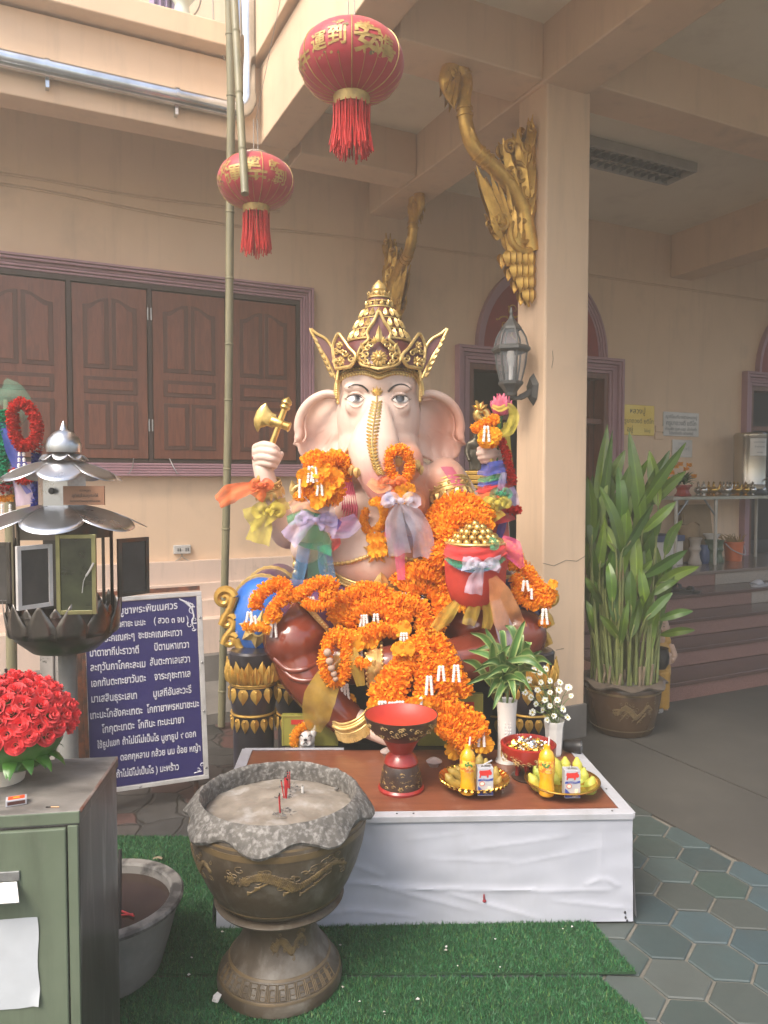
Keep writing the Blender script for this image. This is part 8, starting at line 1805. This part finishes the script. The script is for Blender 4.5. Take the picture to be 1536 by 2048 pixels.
bow('orange net bow tied on the axe handle by the bracelet',522,970,3.42,'orange',[[(520,985,3.42),(512,996,3.42)],[(532,985,3.43)]],.024,16)
bow('yellow net bow on the raised left forearm',537,1022,3.46,'yellow',[[(515,1032,3.46),(494,1042,3.47)],[(525,1050,3.47),(515,1086,3.48)],[(550,1040,3.46)]],.04,18)
rb('yellow net strip round the raised left forearm',[(538,1022,3.47),(556,1012,3.48),(576,1006,3.53)],[.02,.03,.03],'yellow')
rb('peach net ribbon across the garlanded front hand',[(582,1016,3.36),(610,1004,3.34),(640,1012,3.33),(668,1000,3.34),(680,990,3.36)],[.03,.03,.035,.03,.02],'peach')
bow('lilac net bow under the garlanded front hand',632,1040,3.33,'lilac',[[(600,1055,3.33),(576,1080,3.34)],[(655,1050,3.33),(650,1062,3.34)],[(600,1040,3.34)]],.034,30)
rb('grey-lilac net strip falling past the peach ribbon',[(612,985,3.33),(635,1003,3.31),(655,1020,3.31),(662,1035,3.33)],[.02,.034,.03,.02],'white')
rb('green net ribbon behind the lilac bow, left wing',[(642,1028,3.36),(610,1030,3.37),(575,1042,3.39)],[.02,.03,.024],'green')
rb('dark blue net ribbon behind the lilac bow, right wing',[(628,1030,3.37),(655,1038,3.35),(680,1052,3.36)],[.02,.03,.02],'blue')
rb('blue net sash stretched from the bow across the chest',[(660,1062,3.36),(690,1055,3.37),(716,1040,3.38)],[.035,.05,.035],'lilac')
rb('wide green net skirt hanging below the lilac bow',[(632,1050,3.37),(628,1075,3.37),(622,1098,3.38)],[.03,.08,.10],'green',.12)
rb('long sky-blue net tail hanging left below the green net',[(610,1085,3.39),(602,1130,3.40),(592,1172,3.41)],[.03,.03,.028],'sky',.1)
rb('long pale net tail hanging in the middle below the green net',[(632,1085,3.38),(636,1130,3.39),(634,1176,3.40)],[.03,.045,.05],'dgreen',.1)
rb('long teal net tail hanging right below the green net',[(648,1090,3.38),(652,1130,3.39),(658,1165,3.40)],[.03,.035,.035],'sky',.1)
rb('short red net end beside the green net',[(668,1070,3.40),(672,1085,3.40),(662,1098,3.40)],[.02,.022,.016],'red')
bow('orange net bow tied round the end of the trunk',785,966,3.245,'orange',[[(795,980,3.25)]],.024,20)
rb('pinkish-orange net strip wrapped over the trunk',[(738,962,3.255),(758,974,3.24),(782,968,3.235)],[.02,.03,.022],'peach')
rb('dark blue net strip wrapped under the trunk bow',[(770,990,3.27),(790,998,3.25),(812,985,3.26)],[.016,.024,.02],'blue')
bow('pale lilac net bow below the marigold ring on the trunk',802,1002,3.235,'white',[[(790,1045,3.26),(800,1110,3.32)],[(826,1030,3.25),(845,1070,3.28),(848,1115,3.32)],[(770,990,3.26)]],.034,26)
rb('sky-blue net tail hanging on the chest below the lilac bow',[(808,1025,3.28),(812,1065,3.31),(806,1100,3.34)],[.03,.045,.04],'sky',.1)
rb('pink net tail reaching the belt',[(798,1085,3.36),(800,1120,3.38),(803,1160,3.38)],[.025,.022,.018],'pink',.08)
rb('bright pink net strip right of the chest garland',[(782,1030,3.40),(777,1055,3.41),(775,1075,3.41)],[.018,.018,.014],'pink')
rb('large ochre net ribbon falling from the lap beside the anklet',[(690,1310,3.20),(662,1350,3.17),(640,1395,3.16),(632,1435,3.18),(628,1462,3.21)],[.03,.055,.07,.06,.03],'ochre',.07,.2)
rb('yellow net strip under the shin garland',[(698,1300,3.17),(712,1330,3.15),(722,1372,3.16)],[.03,.03,.02],'ochre')
rb('yellow net ribbon wound round the lotus bud',[(984,812,3.45),(1000,818,3.44),(1018,812,3.45),(1028,832,3.46),(1018,858,3.45),(995,872,3.44)],[.010,.014,.014,.024,.03,.012],'yellow')
rb('yellow net tail hanging behind the goad',[(1012,845,3.49),(1014,885,3.50),(1020,930,3.51)],[.014,.018,.014],'yellow')
for lab,y,c_,wd,Yw in (('purple-blue net wrap at the wrist of the right forearm',934,'blue',.030,3.45),('green net wrap below the purple one on the right forearm',954,'green',.014,3.455),('second blue net wrap on the right forearm',964,'blue',.013,3.455),('red net wrap on the right forearm',974,'red',.018,3.45),('orange net wrap on the right forearm',985,'orange',.024,3.45),('yellow net wrap on the right forearm',1002,'yellow',.040,3.45),('deep red net wrap near the right elbow',1028,'red',.045,3.47),('sky-blue net wrap near the right elbow',1018,'sky',.03,3.48)):
 x0=960-(y-934)*.14;rb(lab,[(x0,y+4,Yw+.07),(x0+14,y+5,Yw),(985,y+2,Yw-.015),(1008,y-2,Yw),(1022,y-6,Yw+.06)],wd,c_,.16,.2)
bow('yellow net bow on the right forearm wraps',995,1006,3.40,'yellow',[[(985,1022,3.41),(996,1040,3.41)],[(965,1012,3.41),(945,1016,3.42)]],.028,18)
bow('green net bow high on the right forearm wraps',1002,988,3.40,'green',[[(1015,1000,3.42)]],.022,14)
rb('lilac net end hanging beside the right forearm',[(1008,945,3.43),(1004,965,3.42),(1000,985,3.43)],[.014,.018,.016],'lilac')
rb('blue printed net end hanging outside the right forearm',[(1020,975,3.45),(1026,995,3.45),(1028,1012,3.46)],[.02,.026,.026],'lilac')
rb('long dark red net tail hanging from the right elbow',[(995,1030,3.52),(998,1080,3.54),(1000,1140,3.52)],[.045,.05,.05],'red',.1)
rb('blue net tail beside the dark red one',[(1010,1035,3.50),(1002,1060,3.52),(994,1090,3.53)],[.014,.02,.012],'blue')
rb('green net wrap round the red bowl',[(895,1112,3.18),(918,1128,3.125),(950,1134,3.115),(985,1126,3.13),(1006,1112,3.18)],.020,'green',.2,.2)
rb('sky-blue net wrap round the red bowl',[(898,1122,3.17),(925,1136,3.115),(955,1140,3.105),(990,1132,3.13)],.012,'sky',.2,.2)
rb('red net swathe round the top of the bowl',[(890,1098,3.19),(915,1108,3.12),(950,1112,3.11),(985,1108,3.12),(1010,1095,3.18)],.026,'red',.2,.2)
bow('white net bow on the front of the red bowl',966,1130,3.085,'white',[[(952,1160,3.10),(946,1188,3.11)],[(1000,1128,3.12)],[(925,1124,3.11)]],.026,22)
rb('green net knot at the rim of the bowl',[(978,1080,3.12),(990,1082,3.10),(992,1094,3.11),(980,1094,3.11)],.012,'green')
rb('pink net ribbon standing out right of the bowl',[(1000,1082,3.25),(1022,1098,3.24),(1045,1135,3.25)],[.03,.05,.012],'pink')
rb('long peach net tail falling from the bowl over the lap',[(985,1155,3.12),(1000,1190,3.13),(1015,1235,3.15),(1028,1262,3.2)],[.02,.05,.065,.06],'peach',.1)
rb('ochre net tail under the bowl, left',[(958,1195,3.17),(945,1225,3.18),(936,1250,3.2)],[.02,.03,.028],'ochre')
rb('ochre net tail under the bowl, right',[(972,1205,3.17),(978,1230,3.18),(972,1258,3.2)],[.02,.026,.02],'ochre')
rb('lilac net tail hanging to the striped leaves',[(992,1200,3.15),(1005,1245,3.17),(1022,1295,3.19)],[.02,.035,.045],'white',.1)
rb('ochre net ribbon across the right thigh',[(915,1205,3.20),(890,1235,3.20),(868,1258,3.2)],[.02,.035,.02],'ochre')
# low shelf with the gift boxes and the china dog
SZ=P(600,1498,3.3).z
x0,x1=P(560,0,3.3).x,P(985,0,3.3).x;t=thing('low_shelf','low dark shelf between the table and the throne','shelf',((x0+x1)/2,3.3,0))
MB().box((x0,3.232,SZ-.03),(x1,3.37,SZ)).build('board',M['thblk'],t,smooth=False)
for x in (x0+.03,x1-.03): MB().box((x-.02,3.25,0),(x+.02,3.35,SZ-.031)).build('leg',M['thblk'],t,smooth=False)
M['gift']=mat('olive_gold_card',(.36,.33,.06),(.28,.26,.05),scale=6,rough=.5)
def gift(a,b_,Y,label,words):
 p,q=P(*a,Y),P(*b_,Y);t=thing('gift_box',label,'box',Vector(((p.x+q.x)/2,Y,SZ+.001)),0,'olive gift boxes behind the table')
 MB().box((p.x,Y,SZ+.001),(q.x,Y+.03,p.z)).build('card',M['gift'],t,smooth=False,bevel=.002);w_=q.x-p.x;h=p.z-SZ
 MB().box((p.x+w_*.17,Y-.002,p.z-h*.30),(q.x-w_*.14,Y-.0003,p.z-h*.15)).build('red_panel',M['redp'],t,smooth=False)
 for s,z,sz_,m in ((words[0],p.z-h*.27,h*.11,M['cream']),(words[1],p.z-h*.56,h*.15,M['redp'])):
  mm_=text_mb(s,sz_,.0003);e0,e1=width(mm_);MB().mb(mm_,Matrix.Translation(((p.x+q.x)/2-(e0+e1)/2,Y-.0026,z)) @ Matrix.Rotation(pi/2,4,'X')).build('lettering',m,t,fix=False,smooth=False)
 g=MB()
 for dx,dz in ((.03,.03),): g.tube([(p.x+.008,Y-.001,SZ+.01),(p.x+.008,Y-.001,p.z-.008),(q.x-.008,Y-.001,p.z-.008),(q.x-.008,Y-.001,SZ+.01)],.0012,5)
 g.build('border',M['orn'],t)
gift((563,1430),(676,1498),3.335,'olive gold printed box with a red title behind the china dog',('招財進寶','福 151'))
gift((836,1388),(966,1498),3.335,'olive gold printed box mostly hidden behind the marigold cascade',('招財進寶','平安'))
dg=P(612,1497,3.27);dg.z=SZ+.001;b=MB();kd=3.27/F
def dl(px,py,Y,r,ry=None): b.ell(P(px,py,Y),(r,ry or r,r),18,14)
dl(612,1492,3.285,.040);dl(613,1478,3.275,.039);dl(611,1482,3.245,.020);dl(606,1487,3.24,.014);dl(617,1487,3.24,.014);dl(612,1474,3.25,.026)
for (x,y,dx) in ((598,1458,-3),(628,1452,3)): b.tube([P(x-dx,1470,3.275),P(x,y+8,3.275),P(x+dx,y-3,3.28)],[.018,.013,.002],12)
dgt=thing('china_dog','white china dog figurine with a marigold wreath in front of the olive box','figurine',dg)
remesh(b,'body',M['porc'],dgt,.003,4)
g=MB();g.ell(P(611,1480,3.223),(.008,.006,.006),10,8)
for s in (-1,1): g.tube(catmull([P(611+s*.5,1484,3.224),P(611+s*4,1488,3.226),P(611+s*9,1486,3.234)],4),.0018,5);g.tube(catmull([P(611+s*5,1473,3.229),P(611+s*9,1470,3.236),P(611+s*13,1473,3.246)],4),.0022,5)
g.build('painted_face',M['ink'],dgt)
garl('small marigold wreath lying round the china dog',[(590,1492,3.25),(588,1475,3.25),(596,1460,3.26),(610,1450,3.27),(622,1452,3.28)],.022,auto=False,cf_=YOR)
# behind the statue's right side
bz_=P(952,962,4.75);al=thing('gilded_altar','small gilded altar with stepped edges behind the raised right arm','altar',(bz_.x,bz_.y,0))
k=4.75/F
for (hw,y0,y1) in ((34,968,960),(40,978,970),(32,960,950),(24,950,942)): MB().box((bz_.x-hw*k,4.75-.08,P(0,y0,4.75).z),(bz_.x+hw*k,4.75+.1,P(0,y1,4.75).z)).build('tier',M['gold'],al,smooth=False,bevel=.006)
MB().box((bz_.x-30*k,4.70,0),(bz_.x+30*k,4.83,P(0,979,4.75).z)).build('cabinet',M['woodk'],al,smooth=False)
b=MB();
def bl_(px,py,rx,ry,rz): b.ell(P(px,py,4.75),(rx*k,ry*k,rz*k),18,14)
bl_(950,915,13,9,30);bl_(950,890,15,9,14);b.tube([P(951,885,4.75),P(951,868,4.75)],[6*k,5*k],12);bl_(951,858,8,8,10);bl_(951,848,5,5,5)
for s in (-1,1): b.tube(catmull([P(951+s*13,884,4.75),P(951+s*17,905,4.74),P(951+s*12,922,4.70)],5),[5*k]*6+[4*k]*5,12)
for s in (-1,1): b.tube([P(951+s*6,925,4.75),P(951+s*6,943,4.74)],[8*k,7*k],12)
bf=thing('bronze_figure','dark bronze standing robed figure on the gilded altar','figurine',P(951,943,4.75));remesh(b,'body',mat('dark_bronze',(.10,.085,.06),(.07,.06,.042),scale=9,rough=.35,metal=.7),bf,.006,4)
tw_=thing('bamboo_stub','short bamboo stub tied with dark wire against the column','bamboo',P(1006,965,4.1));MB().tube([P(1000,978,4.12),P(1013,913,4.10)],.020,14).build('cane',mat('dry_cane',(.30,.19,.12),(.24,.15,.09),scale=9,rough=.7),tw_)
g=MB()
for pts in ([(996,962,4.09),(1010,966,4.07),(1030,950,4.08)],[(1004,965,4.07),(1012,985,4.08),(1010,1010,4.09),(1008,1035,4.09)],[(1006,966,4.07),(1000,980,4.08),(1010,1000,4.08),(1030,995,4.08)],[(998,968,4.09),(1008,960,4.075),(1022,968,4.08)],[(1002,970,4.08),(1012,1000,4.08),(1002,1030,4.08),(998,1060,4.09)]): g.tube(catmull([P(*q) for q in pts],5),.0035,5)
g.build('binding_wire',M['black'],tw_)
# novice figurine beside the planter
fy=5.0;kf=fy/F;nv=thing('novice_figurine','small painted novice monk figurine in yellow robe holding a black alms bowl','figurine',P(1328,1432,fy)*1-Vector((0,0,P(1328,1432,fy).z)))
zf=lambda y: P(1325,y,fy).z
b=MB()
def nl_(px,py,rx,ry,rz,dY=0.): b.ell(P(px,py,fy+dY),(rx*kf,ry*kf,rz*kf),18,14)
nl_(1322,1300,20,15,22);nl_(1322,1340,20,15,30);b.tube([P(1320,1340,fy),P(1321,1380,fy),P(1322,1415,fy)],[20*kf,18*kf,16*kf],18);nl_(1332,1282,10,10,12)
robe,_=remesh(b,'robe',mat('yellow_robe_paint',(.46,.25,.04),(.36,.19,.035),scale=9,rough=.5,col3=(.5,.42,.3),scale3=7,lo3=.62,hi3=.75),nv,.006,4)
b=MB();nl_(1322,1255,15,15,18);nl_(1322,1248,15,14,14,.01);b.tube([P(1322,1285,fy),P(1322,1270,fy)],[8*kf,8*kf],14);b.tube([P(1322,1275,fy),P(1322,1295,fy)],10*kf,12);b.tube([P(1304,1291,fy),P(1340,1291,fy)],9*kf,12);b.tube([P(1322,1290,fy),P(1322,1412,fy)],12*kf,12);nl_(1307,1256,3,4,6);nl_(1337,1256,3,4,6);nl_(1322,1259,3,4,3,-.052)
for s in (-1,1): b.tube(catmull([P(1322+s*18,1290,fy),P(1322+s*25,1312,fy-.03),P(1322+s*20,1322,fy-.08)],5),[8*kf]*6+[6*kf]*5,12)
for s in (-1,1):
 for i in range(4): b.tube([P(1322+s*(21-i*.5),1311+i*5,fy-.075),P(1322+s*(14-i*.5),1312+i*5,fy-.115)],[2.6*kf,2.2*kf],8)
 b.tube([P(1322+s*20,1310,fy-.08),P(1322+s*13,1304,fy-.10)],[2.8*kf,2.3*kf],8)
for s in (-1,1): b.tube([P(1322+s*8,1405,fy),P(1322+s*8,1428,fy)],[7*kf,6*kf],12);b.ell(P(1322+s*9,1429,fy-.03),(8*kf,14*kf,5*kf),14,10)
remesh(b,'body',mat('figurine_skin',(.45,.29,.20),(.38,.24,.165),scale=9,rough=.5),nv,.0045,3)
g=MB()
for s in (-1,1): g.ell(P(1322+s*6,1253,fy-.048),(.006,.004,.003),8,6);g.tube([P(1322+s*9,1248,fy-.047),P(1322+s*3,1247.5,fy-.050)],.0015,5)
g.tube([P(1317,1264.5,fy-.050),P(1322,1266,fy-.052),P(1327,1264.5,fy-.050)],.0016,5);g.build('painted_face',M['ink'],nv)
MB().lathe([(0,zf(1330)),(12*kf,zf(1329)),(18*kf,zf(1318)),(19*kf,zf(1305)),(16*kf,zf(1292)),(17*kf,zf(1289)),(15*kf,zf(1290)),(0,zf(1296))],28,(P(1328,0,fy).x,fy-.10,0)).build('alms_bowl',M['black'],nv)
MB().lathe([(0,0),(24*kf,0),(24*kf,.035),(21*kf,zf(1428)),(0,zf(1428))],24,(P(1322,0,fy).x,fy-.01,0)).build('base',M['conc2'],nv)
# thin volume added round the scene to lift the darks like lens glare
hzb=MB().box((-26,-26,-1.0),(26,26,7.7));hm=bpy.data.materials.new('glare_veil');hm.use_nodes=True;hn=hm.node_tree.nodes;hn.remove(hn['Principled BSDF'])
pv=hn.new('ShaderNodeVolumePrincipled');pv.inputs['Color'].default_value=(1,.93,.76,1);pv.inputs['Density'].default_value=.03;pv.inputs['Anisotropy'].default_value=.35
hm.node_tree.links.new(pv.outputs[0],hn['Material Output'].inputs['Volume'])
tag(hzb.build('glare_haze',hm,smooth=False),kind='stuff')
